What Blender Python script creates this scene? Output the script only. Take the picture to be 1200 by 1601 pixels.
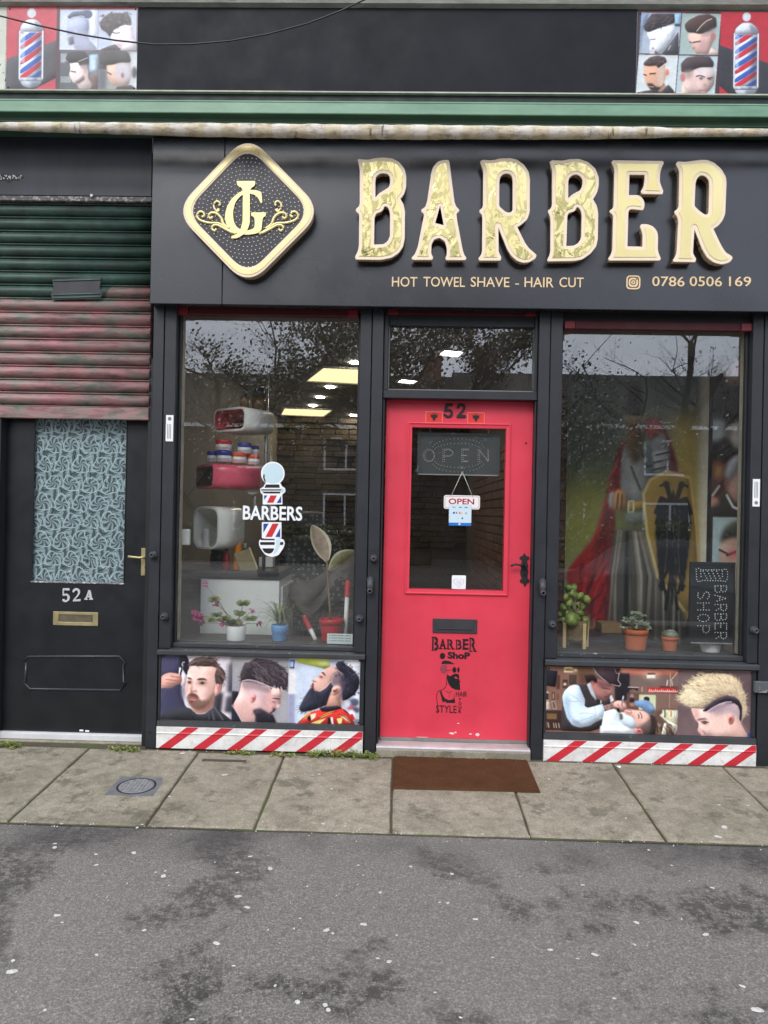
import bpy, bmesh, math, random
import numpy as np
from mathutils import Vector, Matrix
for _o in list(bpy.data.objects): bpy.data.objects.remove(_o)
S = bpy.context.scene
COL = S.collection
R_ = math.radians
rnd = random.Random(7)

# ------------------------------------------------------------------ camera
FPX = 1200.0
CAM = Vector((0.0, -4.5, 1.425))
YAW, PITCH, ROLL = 0.0244, 0.0, 0.020
ROT = Matrix.Rotation(YAW, 3, 'Z') @ Matrix.Rotation(R_(90) + PITCH, 3, 'X') @ Matrix.Rotation(ROLL, 3, 'Z')
cd = bpy.data.cameras.new('camera'); cam = bpy.data.objects.new('camera', cd); COL.objects.link(cam)
cam.matrix_world = Matrix.Translation(CAM) @ ROT.to_4x4()
cd.sensor_fit = 'VERTICAL'; cd.sensor_height = 36.0; cd.lens = 36.0 * FPX / 1601.0
cd.clip_start = 0.05; cd.clip_end = 2000
S.camera = cam

# ------------------------------------------------------------------ sky, sun, exposure
SUN_EL, SUN_AZ = R_(40), R_(196)          # bright overcast, light from above and behind the camera
W = bpy.data.worlds.new('World'); S.world = W; W.use_nodes = True
wn = W.node_tree.nodes; wl = W.node_tree.links; wn.clear()
sky = wn.new('ShaderNodeTexSky'); sky.sky_type = 'NISHITA'; sky.sun_disc = False
sky.sun_elevation = SUN_EL; sky.sun_rotation = SUN_AZ; sky.air_density = 1.0; sky.dust_density = 2.5; sky.ozone_density = 1.0
tc = wn.new('ShaderNodeTexCoord'); mp = wn.new('ShaderNodeMapping'); mp.inputs['Scale'].default_value = (1.0, 1.0, 2.6)
nz = wn.new('ShaderNodeTexNoise'); nz.inputs['Scale'].default_value = 2.2; nz.inputs['Detail'].default_value = 7; nz.inputs['Roughness'].default_value = 0.55
cr = wn.new('ShaderNodeValToRGB'); cr.color_ramp.elements[0].position = 0.30; cr.color_ramp.elements[1].position = 0.72
cr.color_ramp.elements[0].color = (5.5, 6.1, 7.4, 1); cr.color_ramp.elements[1].color = (9.0, 9.35, 10.2, 1)
mx = wn.new('ShaderNodeMixRGB'); mx.inputs['Fac'].default_value = 0.86
bg = wn.new('ShaderNodeBackground'); bg.inputs['Strength'].default_value = 0.125
wo = wn.new('ShaderNodeOutputWorld')
wl.new(tc.outputs['Generated'], mp.inputs['Vector']); wl.new(mp.outputs['Vector'], nz.inputs['Vector'])
wl.new(nz.outputs['Fac'], cr.inputs['Fac']); wl.new(sky.outputs['Color'], mx.inputs['Color1']); wl.new(cr.outputs['Color'], mx.inputs['Color2'])
wl.new(mx.outputs['Color'], bg.inputs['Color']); wl.new(bg.outputs['Background'], wo.inputs['Surface'])
sl = bpy.data.lights.new('sun', 'SUN'); sl.energy = 0.8; sl.angle = R_(22); sl.color = (1.0, 0.965, 0.92)
sun = bpy.data.objects.new('sun', sl); COL.objects.link(sun)
_sd = Vector((math.sin(SUN_AZ) * math.cos(SUN_EL), math.cos(SUN_AZ) * math.cos(SUN_EL), math.sin(SUN_EL)))
sun.rotation_euler = _sd.to_track_quat('Z', 'Y').to_euler(); sun.location = (2, -8, 14)
S.view_settings.view_transform = 'Standard'; S.view_settings.look = 'None'
S.view_settings.exposure = 0.80; S.view_settings.gamma = 1.0; S.view_settings.use_curve_mapping = False
S.render.engine = 'CYCLES'
S.cycles.use_denoising = True
S.cycles.max_bounces = 8; S.cycles.transparent_max_bounces = 16
S.cycles.sample_clamp_indirect = 6.0

# ------------------------------------------------------------------ pixel rays onto real planes
def ray(px, py):
    return (ROT @ Vector(((px - 600.0) / FPX, -(py - 800.5) / FPX, -1.0)))
def P(px, py, Y=0.0):                      # point of the photograph on the upright plane Y
    d = ray(px, py); t = (Y - CAM.y) / d.y
    return (CAM.x + t * d.x, CAM.z + t * d.z)
def PX(px, py, Y=0.0): return P(px, py, Y)[0]
def PZ(px, py, Y=0.0): return P(px, py, Y)[1]
def PH(px, py, Z):                         # ... on the level plane Z
    d = ray(px, py); t = (Z - CAM.z) / d.z
    return Vector((CAM.x + t * d.x, CAM.y + t * d.y, Z))
GS = 0.060                                  # the pavement falls towards the road
def PG(px, py, lift=0.0):                   # ... on the sloping ground
    d = ray(px, py)
    # z = GS*y + lift
    t = (GS * CAM.y + lift - CAM.z) / (d.z - GS * d.y)
    return Vector((CAM.x + t * d.x, CAM.y + t * d.y, CAM.z + t * d.z))
def RECT(x0, y0, x1, y1, Y):               # axis-aligned (X0, Z0, X1, Z1) from edge pixels
    xm, ym = (x0 + x1) / 2, (y0 + y1) / 2
    return (PX(x0, ym, Y), PZ(xm, y1, Y), PX(x1, ym, Y), PZ(xm, y0, Y))

# ------------------------------------------------------------------ objects
def tag(o, label=None, cat=None, group=None, kind=None):
    if label: o['label'] = label
    if cat: o['category'] = cat
    if group: o['group'] = group
    if kind: o['kind'] = kind
    return o
def adopt(o, parent):
    if parent is not None:
        o.parent = parent
        o.matrix_parent_inverse = Matrix.Translation(-parent.location)
    return o
def empty(name, loc=(0, 0, 0)):
    o = bpy.data.objects.new(name, None); o.location = loc; o.empty_display_size = 0.1; COL.objects.link(o); return o
def link(name, me, mats, parent=None):
    for m in (mats if isinstance(mats, (list, tuple)) else [mats]): me.materials.append(m)
    o = bpy.data.objects.new(name, me); COL.objects.link(o); return adopt(o, parent)
class MB:
    """collects boxes, prisms, tubes, lathes into one bmesh"""
    def __init__(s): s.bm = bmesh.new(); s.mi = 0
    def _setm(s, fs):
        for f in fs: f.material_index = s.mi
    def box(s, x0, y0, z0, x1, y1, z1, bev=0.0, m=None, mat=None):
        if m is not None: s.mi = m
        t = bmesh.new()
        c = Matrix.Translation(((x0 + x1) / 2, (y0 + y1) / 2, (z0 + z1) / 2)) @ Matrix.Diagonal((abs(x1 - x0), abs(y1 - y0), abs(z1 - z0), 1))
        bmesh.ops.create_cube(t, size=1, matrix=c)
        if bev > 0:
            bmesh.ops.bevel(t, geom=t.edges[:], offset=min(bev, 0.45 * min(abs(x1 - x0), abs(y1 - y0), abs(z1 - z0))), segments=1, affect='EDGES')
        if mat is not None: bmesh.ops.transform(t, matrix=mat, verts=t.verts)
        s.merge(t); return s
    def merge(s, t):
        for f in t.faces: f.material_index = s.mi
        me = bpy.data.meshes.new('tmp'); t.to_mesh(me); t.free(); s.bm.from_mesh(me); bpy.data.meshes.remove(me)
    def quad(s, a, b, c, d, m=None):
        if m is not None: s.mi = m
        vs = [s.bm.verts.new(v) for v in (a, b, c, d)]; f = s.bm.faces.new(vs); f.material_index = s.mi; return f
    def poly(s, pts, m=None):
        if m is not None: s.mi = m
        f = s.bm.faces.new([s.bm.verts.new(v) for v in pts]); f.material_index = s.mi; return f
    def tube(s, pts, rad, seg=8, m=None, cap=True, flat=None):
        if m is not None: s.mi = m
        pts = [Vector(p) for p in pts]; n = len(pts); rings = []
        rads = rad if isinstance(rad, (list, tuple)) else [rad] * n
        up = Vector((0.13, 0.21, 0.97)).normalized()
        for i, p in enumerate(pts):
            d = (pts[min(i + 1, n - 1)] - pts[max(i - 1, 0)]).normalized()
            if abs(d.dot(up)) > 0.97: up2 = Vector((1, 0.1, 0)).normalized()
            else: up2 = up
            a = d.cross(up2).normalized(); b = a.cross(d).normalized()
            rings.append([s.bm.verts.new(p + (a * math.cos(t) + b * math.sin(t)) * rads[i]) for t in [2 * math.pi * k / seg for k in range(seg)]])
        for i in range(n - 1):
            for k in range(seg):
                f = s.bm.faces.new((rings[i][k], rings[i][(k + 1) % seg], rings[i + 1][(k + 1) % seg], rings[i + 1][k])); f.material_index = s.mi; f.smooth = True
        if cap:
            for r in (rings[0][::-1], rings[-1]):
                f = s.bm.faces.new(r); f.material_index = s.mi
        return s
    def lathe(s, prof, axis_loc, axis='Z', seg=20, m=None, smooth=True):
        """prof: list of (radius, height)"""
        if m is not None: s.mi = m
        L = Vector(axis_loc); rings = []
        for r, h in prof:
            ring = []
            for k in range(seg):
                t = 2 * math.pi * k / seg; c, q = r * math.cos(t), r * math.sin(t)
                v = {'Z': Vector((c, q, h)), 'Y': Vector((c, h, q)), 'X': Vector((h, c, q))}[axis]
                ring.append(s.bm.verts.new(L + v))
            rings.append(ring)
        for i in range(len(rings) - 1):
            for k in range(seg):
                f = s.bm.faces.new((rings[i][k], rings[i][(k + 1) % seg], rings[i + 1][(k + 1) % seg], rings[i + 1][k])); f.material_index = s.mi; f.smooth = smooth
        for r in (rings[0], rings[-1]):
            f = s.bm.faces.new(r); f.material_index = s.mi
        return s
    def prism(s, prof, x0, x1, m=None, smooth=False):
        """prof: closed list of (y, z) run along X"""
        if m is not None: s.mi = m
        a = [s.bm.verts.new((x0, y, z)) for y, z in prof]; b = [s.bm.verts.new((x1, y, z)) for y, z in prof]; n = len(prof)
        for i in range(n):
            f = s.bm.faces.new((a[i], a[(i + 1) % n], b[(i + 1) % n], b[i])); f.material_index = s.mi; f.smooth = smooth
        for r in (a, b):
            f = s.bm.faces.new(r); f.material_index = s.mi
        return s
    def build(s, name, mats, parent=None, smooth=None, fix=True):
        if fix: bmesh.ops.recalc_face_normals(s.bm, faces=s.bm.faces[:])
        me = bpy.data.meshes.new(name); s.bm.to_mesh(me); s.bm.free()
        if smooth: me.shade_smooth()
        return link(name, me, mats, parent)
def bx(name, r, ya, yb, mat, parent=None, bev=0.0025):
    """box from RECT (X0,Z0,X1,Z1) between depths ya..yb"""
    return MB().box(r[0], ya, r[1], r[2], yb, r[3], bev).build(name, mat, parent)
def smooth_pts(pts, r=3.0, n=5):
    """round every corner of a closed outline; a point may carry its own radius"""
    out = []; N = len(pts)
    for i in range(N):
        p = Vector(pts[i][:2]); a = Vector(pts[i - 1][:2]); b = Vector(pts[(i + 1) % N][:2])
        rr = pts[i][2] if len(pts[i]) > 2 else r
        la, lb = (a - p).length, (b - p).length
        if rr <= 0 or la < 1e-9 or lb < 1e-9: out.append(tuple(p)); continue
        u = p + (a - p) * min(rr / la, 0.5); v = p + (b - p) * min(rr / lb, 0.5)
        for k in range(n):
            t = k / (n - 1); q = u * (1 - t) ** 2 + p * 2 * t * (1 - t) + v * t * t
            if not out or (Vector(out[-1]) - q).length > 1e-6: out.append(tuple(q))
    return out
def shape(name, loops, Y, thick, mat, parent=None, offset=0.0, bevel=0.0, kind='CURVE'):
    """flat outline(s) in (X,Z) given a front plane Y and a thickness behind it; inner loops become holes"""
    cu = bpy.data.curves.new('t', 'CURVE'); cu.dimensions = '2D'; cu.fill_mode = 'BOTH'
    cu.extrude = max(thick / 2 - bevel, 0.00005); cu.offset = offset; cu.bevel_depth = bevel; cu.bevel_resolution = 1
    for lp in loops:
        sp = cu.splines.new('POLY'); sp.points.add(len(lp) - 1); sp.use_cyclic_u = True
        for q, p in zip(sp.points, lp): q.co = (p[0], p[1], 0, 1)
    return _curve_to(name, cu, Y, thick, mat, parent)
def _curve_to(name, cu, Y, thick, mat, parent, fit=None):
    ob = bpy.data.objects.new('t', cu); COL.objects.link(ob)
    bpy.context.view_layer.update()
    me = bpy.data.meshes.new_from_object(ob.evaluated_get(bpy.context.evaluated_depsgraph_get()))
    bpy.data.objects.remove(ob); bpy.data.curves.remove(cu)
    n = len(me.vertices); co = np.empty(n * 3); me.vertices.foreach_get('co', co); co = co.reshape(-1, 3)
    x, z, d = co[:, 0].copy(), co[:, 1].copy(), co[:, 2].copy()
    if fit is not None and n:
        X0, Z0, X1, Z1 = fit
        x = X0 + (x - x.min()) / max(np.ptp(x), 1e-9) * (X1 - X0); z = Z0 + (z - z.min()) / max(np.ptp(z), 1e-9) * (Z1 - Z0)
    out = np.stack([x, Y + thick / 2 - d, z], 1)
    me.vertices.foreach_set('co', out.ravel()); me.materials.clear(); me.update(); me.name = name
    return link(name, me, mat, parent)
def inset(loops, d):
    """shrink a filled outline (first loop outside, others holes) by d; points that would cross are dropped"""
    A = [np.array(l) for l in loops]; segs = np.concatenate([np.stack([a, np.roll(a, -1, 0)], 1) for a in A]); p0 = segs[:, 0]; dv = segs[:, 1] - p0; L2 = (dv ** 2).sum(1) + 1e-12; out = []
    for i, a in enumerate(A):
        # resample evenly
        nx = np.roll(a, -1, 0); ln = np.hypot(*(nx - a).T); pts = []
        for q, r, l in zip(a, nx, ln):
            k = max(1, int(l / .004)); pts += [q + (r - q) * j / k for j in range(k)]
        a = np.array(pts); t = np.roll(a, -1, 0) - np.roll(a, 1, 0); t /= np.hypot(*t.T)[:, None] + 1e-12; area = (a[:, 0] * np.roll(a[:, 1], -1) - np.roll(a[:, 0], -1) * a[:, 1]).sum()
        n = np.stack([-t[:, 1], t[:, 0]], 1) * (1 if (area > 0) == (i == 0) else -1); b = a + n * d
        w = b[:, None] - p0[None]; u = np.clip((w * dv[None]).sum(2) / L2[None], 0, 1); dist = np.sqrt(((w - u[..., None] * dv[None]) ** 2).sum(2)).min(1); b = b[dist > d * .985]
        if len(b) > 5: out.append([tuple(q) for q in b])
    return out
def text(name, body, fit, Y, thick, mat, parent=None, bold=0.0, shear=0.0, spacing=1.0):
    cu = bpy.data.curves.new('t', 'FONT'); cu.body = body; cu.size = 1.0; cu.extrude = thick / 2; cu.offset = bold
    cu.shear = shear; cu.space_character = spacing; cu.resolution_u = 3
    return _curve_to(name, cu, Y, thick, mat, parent, fit)
def zoomT(x0, y0, s, Y):
    """outline read off a magnified view -> (X,Z) on plane Y"""
    def f(pts, r=3.0, n=5):
        return [P(x0 + p[0] / s, y0 + p[1] / s, Y) for p in (smooth_pts(pts, r, n) if r is not None else pts)]
    return f
def copy_tree(o, dx, parent=None, names=None):
    c = o.copy(); COL.objects.link(c)
    if parent is None: c.location = c.location + Vector(dx)
    else: c.parent = parent
    for ch in list(o.children): copy_tree(ch, (0, 0, 0), c)
    return c

# ------------------------------------------------------------------ materials
def srgb(r, g, b):
    f = lambda c: (c / 255) / 12.92 if c / 255 <= 0.04045 else ((c / 255 + 0.055) / 1.055) ** 2.4
    return (f(r), f(g), f(b), 1.0)
class N:
    """tiny node-graph helper"""
    def __init__(s, name):
        s.m = bpy.data.materials.new(name); s.m.use_nodes = True; s.t = s.m.node_tree; s.t.nodes.clear()
        s.out = s.n('ShaderNodeOutputMaterial'); s.b = s.n('ShaderNodeBsdfPrincipled'); s.l(s.b.outputs[0], s.out.inputs[0])
        s.tc = s.n('ShaderNodeTexCoord'); s.obj = s.tc.outputs['Object']
        g = s.n('ShaderNodeNewGeometry'); s.pos = g.outputs['Position']
    def n(s, t): return s.t.nodes.new(t)
    def l(s, a, b): s.t.links.new(a, b)
    def noise(s, scale, detail=4, rough=0.5, vec=None, stretch=None, dist=0.0):
        k = s.n('ShaderNodeTexNoise'); k.inputs['Scale'].default_value = scale; k.inputs['Detail'].default_value = detail; k.inputs['Roughness'].default_value = rough
        k.inputs['Distortion'].default_value = dist
        v = vec or s.pos
        if stretch:
            mpn = s.n('ShaderNodeMapping'); mpn.inputs['Scale'].default_value = stretch; s.l(v, mpn.inputs['Vector']); v = mpn.outputs['Vector']
        s.l(v, k.inputs['Vector']); return k.outputs['Fac']
    def vor(s, scale, feat='F1', vec=None, out='Distance', rand=1.0):
        k = s.n('ShaderNodeTexVoronoi'); k.inputs['Scale'].default_value = scale; k.feature = feat
        k.inputs['Randomness'].default_value = rand
        s.l(vec or s.pos, k.inputs['Vector']); return k.outputs[out]
    def ramp(s, fac, stops):
        k = s.n('ShaderNodeValToRGB'); e = k.color_ramp.elements
        while len(e) < len(stops): e.new(0.5)
        for i, (p, c) in enumerate(stops):
            e[i].position = p; e[i].color = c if len(c) == 4 else (*c, 1)
        s.l(fac, k.inputs['Fac']); return k.outputs['Color']
    def val(s, fac, a, b, lo=0.0, hi=1.0):
        k = s.n('ShaderNodeMapRange'); k.inputs['From Min'].default_value = a; k.inputs['From Max'].default_value = b
        k.inputs['To Min'].default_value = lo; k.inputs['To Max'].default_value = hi; s.l(fac, k.inputs['Value']); return k.outputs['Result']
    def mix(s, fac, a, b, mode='MIX'):
        k = s.n('ShaderNodeMixRGB'); k.blend_type = mode
        for i, v in ((0, fac), (1, a), (2, b)):
            if isinstance(v, (int, float)): k.inputs[i].default_value = v
            elif isinstance(v, (tuple, list)): k.inputs[i].default_value = v if len(v) == 4 else (*v, 1)
            else: s.l(v, k.inputs[i])
        return k.outputs[0]
    def math(s, op, a, b=0.0):
        k = s.n('ShaderNodeMath'); k.operation = op
        for i, v in ((0, a), (1, b)):
            if isinstance(v, (int, float)): k.inputs[i].default_value = v
            else: s.l(v, k.inputs[i])
        return k.outputs[0]
    def sep(s, vec=None):
        k = s.n('ShaderNodeSeparateXYZ'); s.l(vec or s.pos, k.inputs[0]); return k.outputs
    def set(s, name, v):
        i = s.b.inputs[name]
        if isinstance(v, (int, float)): i.default_value = v
        elif isinstance(v, (tuple, list)): i.default_value = v if len(v) == 4 else (*v, 1)
        else: s.l(v, i)
        return s
    def bump(s, h, strength=0.3, dist=0.002):
        k = s.n('ShaderNodeBump'); k.inputs['Strength'].default_value = strength; k.inputs['Distance'].default_value = dist
        s.l(h, k.inputs['Height']); s.l(k.outputs[0], s.b.inputs['Normal']); return s
def paint(name, col, rough=0.4, var=0.12, scale=6.0, metal=0.0, bump=0.15, bscale=60, spec=0.5, chips=None, chipcol=(0.5, 0.48, 0.45), coat=0.0):
    k = N(name); c = tuple(col[:3])
    lo = tuple(max(v * (1 - var), 0) for v in c); hi = tuple(min(v * (1 + var), 1) for v in c)
    base = k.ramp(k.noise(scale, 5, 0.6), [(0.3, lo), (0.7, hi)])
    if chips is not None:
        f = k.val(k.noise(38, 8, 0.62), chips, chips + 0.03); base = k.mix(f, base, chipcol)
    k.set('Base Color', base); k.set('Metallic', metal); k.set('Specular IOR Level', spec); k.set('Coat Weight', coat); k.set('Coat Roughness', 0.15)
    k.set('Roughness', k.val(k.noise(scale * 2.3, 4, 0.6), 0.3, 0.7, max(rough - 0.08, 0.02), min(rough + 0.1, 1)))
    if bump: k.bump(k.noise(bscale, 3, 0.6), bump, 0.001)
    return k.m
def glow(name, col, strength):
    k = N(name); k.set('Base Color', (0.8, 0.8, 0.8)); k.set('Emission Color', col); k.set('Emission Strength', strength); return k.m
def glass(name, f0=0.09, tint=(0.96, 0.975, 0.97), dirt=0.014):
    k = N(name); k.t.nodes.remove(k.b)
    tr = k.n('ShaderNodeBsdfTransparent'); tr.inputs[0].default_value = (*tint, 1)
    gl = k.n('ShaderNodeBsdfGlossy'); gl.inputs['Roughness'].default_value = 0.0; gl.inputs['Color'].default_value = (0.97, 0.98, 1, 1)
    lw = k.n('ShaderNodeLayerWeight'); lw.inputs['Blend'].default_value = .5
    sch = k.math('ADD', f0, k.math('MULTIPLY', k.math('POWER', lw.outputs['Facing'], 5.0), 1 - f0))   # Schlick, same from both sides
    # slow ripple of the old float panes
    bp = k.n('ShaderNodeBump'); bp.inputs['Strength'].default_value = 0.03; bp.inputs['Distance'].default_value = 0.01
    k.l(k.noise(2.0, 1, 0.4), bp.inputs['Height']); k.l(bp.outputs[0], gl.inputs['Normal'])
    a = k.n('ShaderNodeMixShader'); k.l(sch, a.inputs[0]); k.l(tr.outputs[0], a.inputs[1]); k.l(gl.outputs[0], a.inputs[2])
    df = k.n('ShaderNodeBsdfDiffuse'); df.inputs[0].default_value = (0.6, 0.6, 0.58, 1)
    b = k.n('ShaderNodeMixShader'); k.l(k.val(k.noise(5, 6, 0.65), 0.45, 0.8, dirt * 0.25, dirt), b.inputs[0]); k.l(a.outputs[0], b.inputs[1]); k.l(df.outputs[0], b.inputs[2])
    k.l(b.outputs[0], k.out.inputs[0]); return k.m

M = {}
M['frame'] = paint('black_paint', srgb(38, 40, 45), 0.48, 0.2, 5, bump=0.25, bscale=45, chips=0.735, chipcol=srgb(150, 148, 142))
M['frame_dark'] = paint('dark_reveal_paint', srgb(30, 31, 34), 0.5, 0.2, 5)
M['sill'] = paint('worn_sill_paint', srgb(58, 60, 62), 0.48, 0.2, 6, bump=0.3, chips=0.66, chipcol=srgb(170, 165, 155))
M['black_door'] = paint('black_gloss_paint', srgb(21, 23, 27), 0.38, 0.2, 3, bump=0.2, bscale=25, chips=0.745, chipcol=srgb(190, 188, 182))
M['red_door'] = paint('red_door_paint', (0.72, 0.048, 0.082), 0.42, 0.09, 3, bump=0.2, bscale=40)
M['red_trim'] = paint('red_blind_metal', (0.085, 0.006, 0.010), 0.5, 0.1)
M['white'] = paint('white_paint', srgb(226, 226, 222), 0.45, 0.05, 4)
M['black'] = paint('black_iron', srgb(34, 34, 36), 0.5, 0.2, 20, bump=0.3)
M['ink'] = paint('black_vinyl', srgb(26, 24, 26), 0.45, 0.1, bump=0)
M['gold_flat'] = paint('cream_gold_vinyl', srgb(236, 206, 160), 0.4, 0.04, bump=0)
M['steel'] = paint('brushed_steel', srgb(205, 205, 205), 0.33, 0.1, 8, metal=0.85, bump=0.1)
M['brass'] = paint('worn_brass', srgb(196, 182, 138), 0.36, 0.15, 14, metal=0.75, bump=0.2)
M['alum'] = paint('dull_aluminium', srgb(206, 204, 202), 0.45, 0.15, 10, metal=0.35, bump=0.2)
M['plastic_white'] = paint('white_plastic', srgb(236, 236, 232), 0.35, 0.03, bump=0)
M['glass'] = glass('window_glass', .10)
M['glass_door'] = glass('door_glass', .04, (.96, .96, .95))
M['thin_glass'] = glass('bottle_glass', .04, (0.9, 0.88, 0.8), 0.0)
# ================================================================== the ground
def m_asphalt():
    k = N('asphalt')
    fine = k.noise(105, 5, 0.85); mid = k.noise(34, 6, 0.8); big = k.noise(1.7, 6, 0.66); wide = k.noise(0.5, 3, 0.5)
    c = k.ramp(fine, [(0.31, srgb(68, 65, 61)), (0.5, srgb(118, 113, 107)), (0.69, srgb(182, 176, 167))])
    c = k.mix(k.val(mid, 0.42, 0.66, 0.0, 0.5), c, srgb(88, 84, 81))
    st = k.math('MULTIPLY', k.val(big, 0.515, 0.575), k.val(k.noise(26, 7, 0.85), 0.44, 0.53))
    c = k.mix(k.math('MULTIPLY', st, 0.9), c, srgb(54, 51, 48))
    c = k.mix(k.val(wide, 0.35, 0.7, 0.0, 0.25), c, srgb(150, 144, 137))
    sp = k.vor(95); c = k.mix(k.math('MULTIPLY', k.val(sp, 0.13, 0.08), 0.5), c, srgb(196, 190, 182))
    # damp, darker run where the asphalt meets the slabs
    y = k.sep()[1]
    edge = k.math('MULTIPLY', k.val(k.math('ADD', y, k.val(k.noise(3.2, 5, 0.6), 0.3, 0.7, -0.1, 0.1)), -1.26, -1.03), k.val(k.noise(1.6, 3, 0.5), 0.36, 0.6))
    c = k.mix(k.math('MULTIPLY', edge, 0.75), c, srgb(70, 68, 67))
    k.set('Base Color', c); k.set('Roughness', k.val(fine, 0.3, 0.7, 0.78, 0.95)); k.set('Specular IOR Level', 0.3)
    h = k.math('ADD', k.math('MULTIPLY', fine, 0.6), k.math('MULTIPLY', k.vor(130), 0.9)); k.bump(h, 0.75, 0.004); return k.m
def m_slab():
    k = N('concrete_slab')
    oi = k.n('ShaderNodeObjectInfo')
    fine = k.noise(110, 5, 0.85); mid = k.noise(16, 7, 0.75); big = k.noise(2.4, 5, 0.6)
    c = k.ramp(fine, [(0.25, srgb(110, 104, 88)), (0.5, srgb(162, 154, 135)), (0.75, srgb(210, 201, 180))])
    c = k.mix(k.val(mid, 0.42, 0.66, 0, 0.7), c, srgb(112, 105, 90))
    c = k.mix(k.val(big, 0.50, 0.68, 0, 0.6), c, srgb(106, 101, 84))
    c = k.mix(k.val(oi.outputs['Random'], 0, 1, 0, 0.22), c, srgb(126, 120, 104))
    c = k.mix(k.math('MULTIPLY', k.val(k.vor(70), 0.12, 0.07), 0.6), c, srgb(214, 208, 196))
    c = k.mix(k.math('MULTIPLY', k.val(k.noise(5.5, 6, 0.7), 0.56, 0.63), 0.6), c, srgb(88, 83, 70))
    k.set('Base Color', c); k.set('Roughness', 0.88); k.set('Specular IOR Level', 0.25)
    k.bump(k.math('ADD', fine, k.math('MULTIPLY', mid, 0.8)), 0.5, 0.003); return k.m
M['asphalt'] = m_asphalt(); M['slab'] = m_slab()
def m_soil():
    k = N('joint_grit'); c = k.ramp(k.noise(140, 5, 0.7), [(0.3, srgb(58, 52, 42)), (0.55, srgb(84, 76, 60)), (0.75, srgb(128, 118, 98))])
    c = k.mix(k.val(k.noise(4, 4, 0.6), 0.5, 0.62, 0, 0.8), c, srgb(84, 92, 46)); k.set('Base Color', c); k.set('Roughness', 0.95); k.bump(k.noise(160, 4, 0.7), 0.8, 0.004); return k.m
M['soil'] = m_soil()
EDGE_Y = PG(612, 1303).y
def gz(y):                                  # ground height profile
    if y > -5.6: return GS * y
    return GS * -5.6 - 0.01 * min(max(-5.6 - y, 0), 4)
und = lambda X, Y: 0.004 * np.sin(X * 2.1 + 1.3 * np.sin(Y * 1.7)) * np.sin(Y * 2.3 + 0.7)     # slow waves of the old surface
# one sheet to the horizon: finely cut near the shop
def build_road():
    xs = [-400, -120, -40, -15, -6] + list(np.linspace(-3.4, 3.4, 120)) + [6, 15, 40, 120, 400]
    ys = [-400, -160, -70, -30, -16, -11, -8.5, -7] + list(np.linspace(-6.0, 0.4, 110))
    X, Y = np.meshgrid(xs, ys)
    rs = np.random.RandomState(3)
    Z = np.vectorize(gz)(Y) - 0.006
    near = (np.abs(X) < 3.5) & (Y > -6)
    Z = Z + np.where(near & (Y < EDGE_Y - 0.03), und(X, Y), 0)
    h, w = X.shape; v = np.stack([X.ravel(), Y.ravel(), Z.ravel()], 1)
    i = (np.arange(h - 1)[:, None] * w + np.arange(w - 1)[None]).ravel()
    me = bpy.data.meshes.new('road'); me.from_pydata(v.tolist(), [], np.stack([i, i + 1, i + w + 1, i + w], 1).tolist()); me.shade_smooth()
    o = link('road', me, M['asphalt']); tag(o, 'grey worn asphalt spotted with pale gum marks', kind='structure'); return o
road = build_road()
# gum: small pale blobs trodden flat into the asphalt and slabs (photo positions)
GUM = [(85, 1322, 7), (150, 1333, 5), (209, 1331, 8), (85, 1316, 5), (150, 1350, 6), (255, 1368, 9), (258, 1360, 4), (391, 1338, 6), (422, 1357, 9), (371, 1363, 5), (372, 1400, 9), (386, 1417, 8),
       (243, 1362, 4), (89, 1429, 8), (97, 1440, 4), (18, 1516, 12), (20, 1499, 6), (338, 1472, 10), (365, 1507, 5), (151, 1490, 5), (225, 1452, 6), (469, 1434, 4), (568, 1443, 9), (510, 1452, 9), (520, 1457, 5),
       (465, 1564, 9), (508, 1569, 8), (513, 1577, 8), (430, 1538, 5), (594, 1394, 6), (642, 1354, 6), (706, 1365, 6), (743, 1435, 7), (700, 1410, 5), (687, 1409, 4), (911, 1381, 5), (995, 1440, 8), (1113, 1385, 6),
       (860, 1483, 7), (930, 1491, 9), (903, 1497, 4), (992, 1475, 5), (1103, 1459, 9), (1184, 1577, 14), (608, 1501, 8), (770, 1495, 4), (680, 1550, 4), (754, 1306, 4), (1014, 1326, 5), (986, 1317, 4), (590, 1496, 5),
       (351, 1213, 8), (228, 1253, 7), (265, 1247, 5), (499, 1212, 5), (518, 1235, 5), (505, 1290, 6), (32, 1212, 6), (858, 1220, 4), (1132, 1295, 10), (1122, 1310, 9), (1124, 1260, 4), (978, 1281, 4), (1169, 1261, 5), (96, 1290, 4), (214, 1296, 5), (222, 1291, 4),
       (1160, 1540, 7), (960, 1560, 5), (300, 1590, 6), (70, 1575, 5), (720, 1590, 5), (560, 1352, 4), (480, 1385, 4), (620, 1460, 4), (1050, 1350, 4)]
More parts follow.
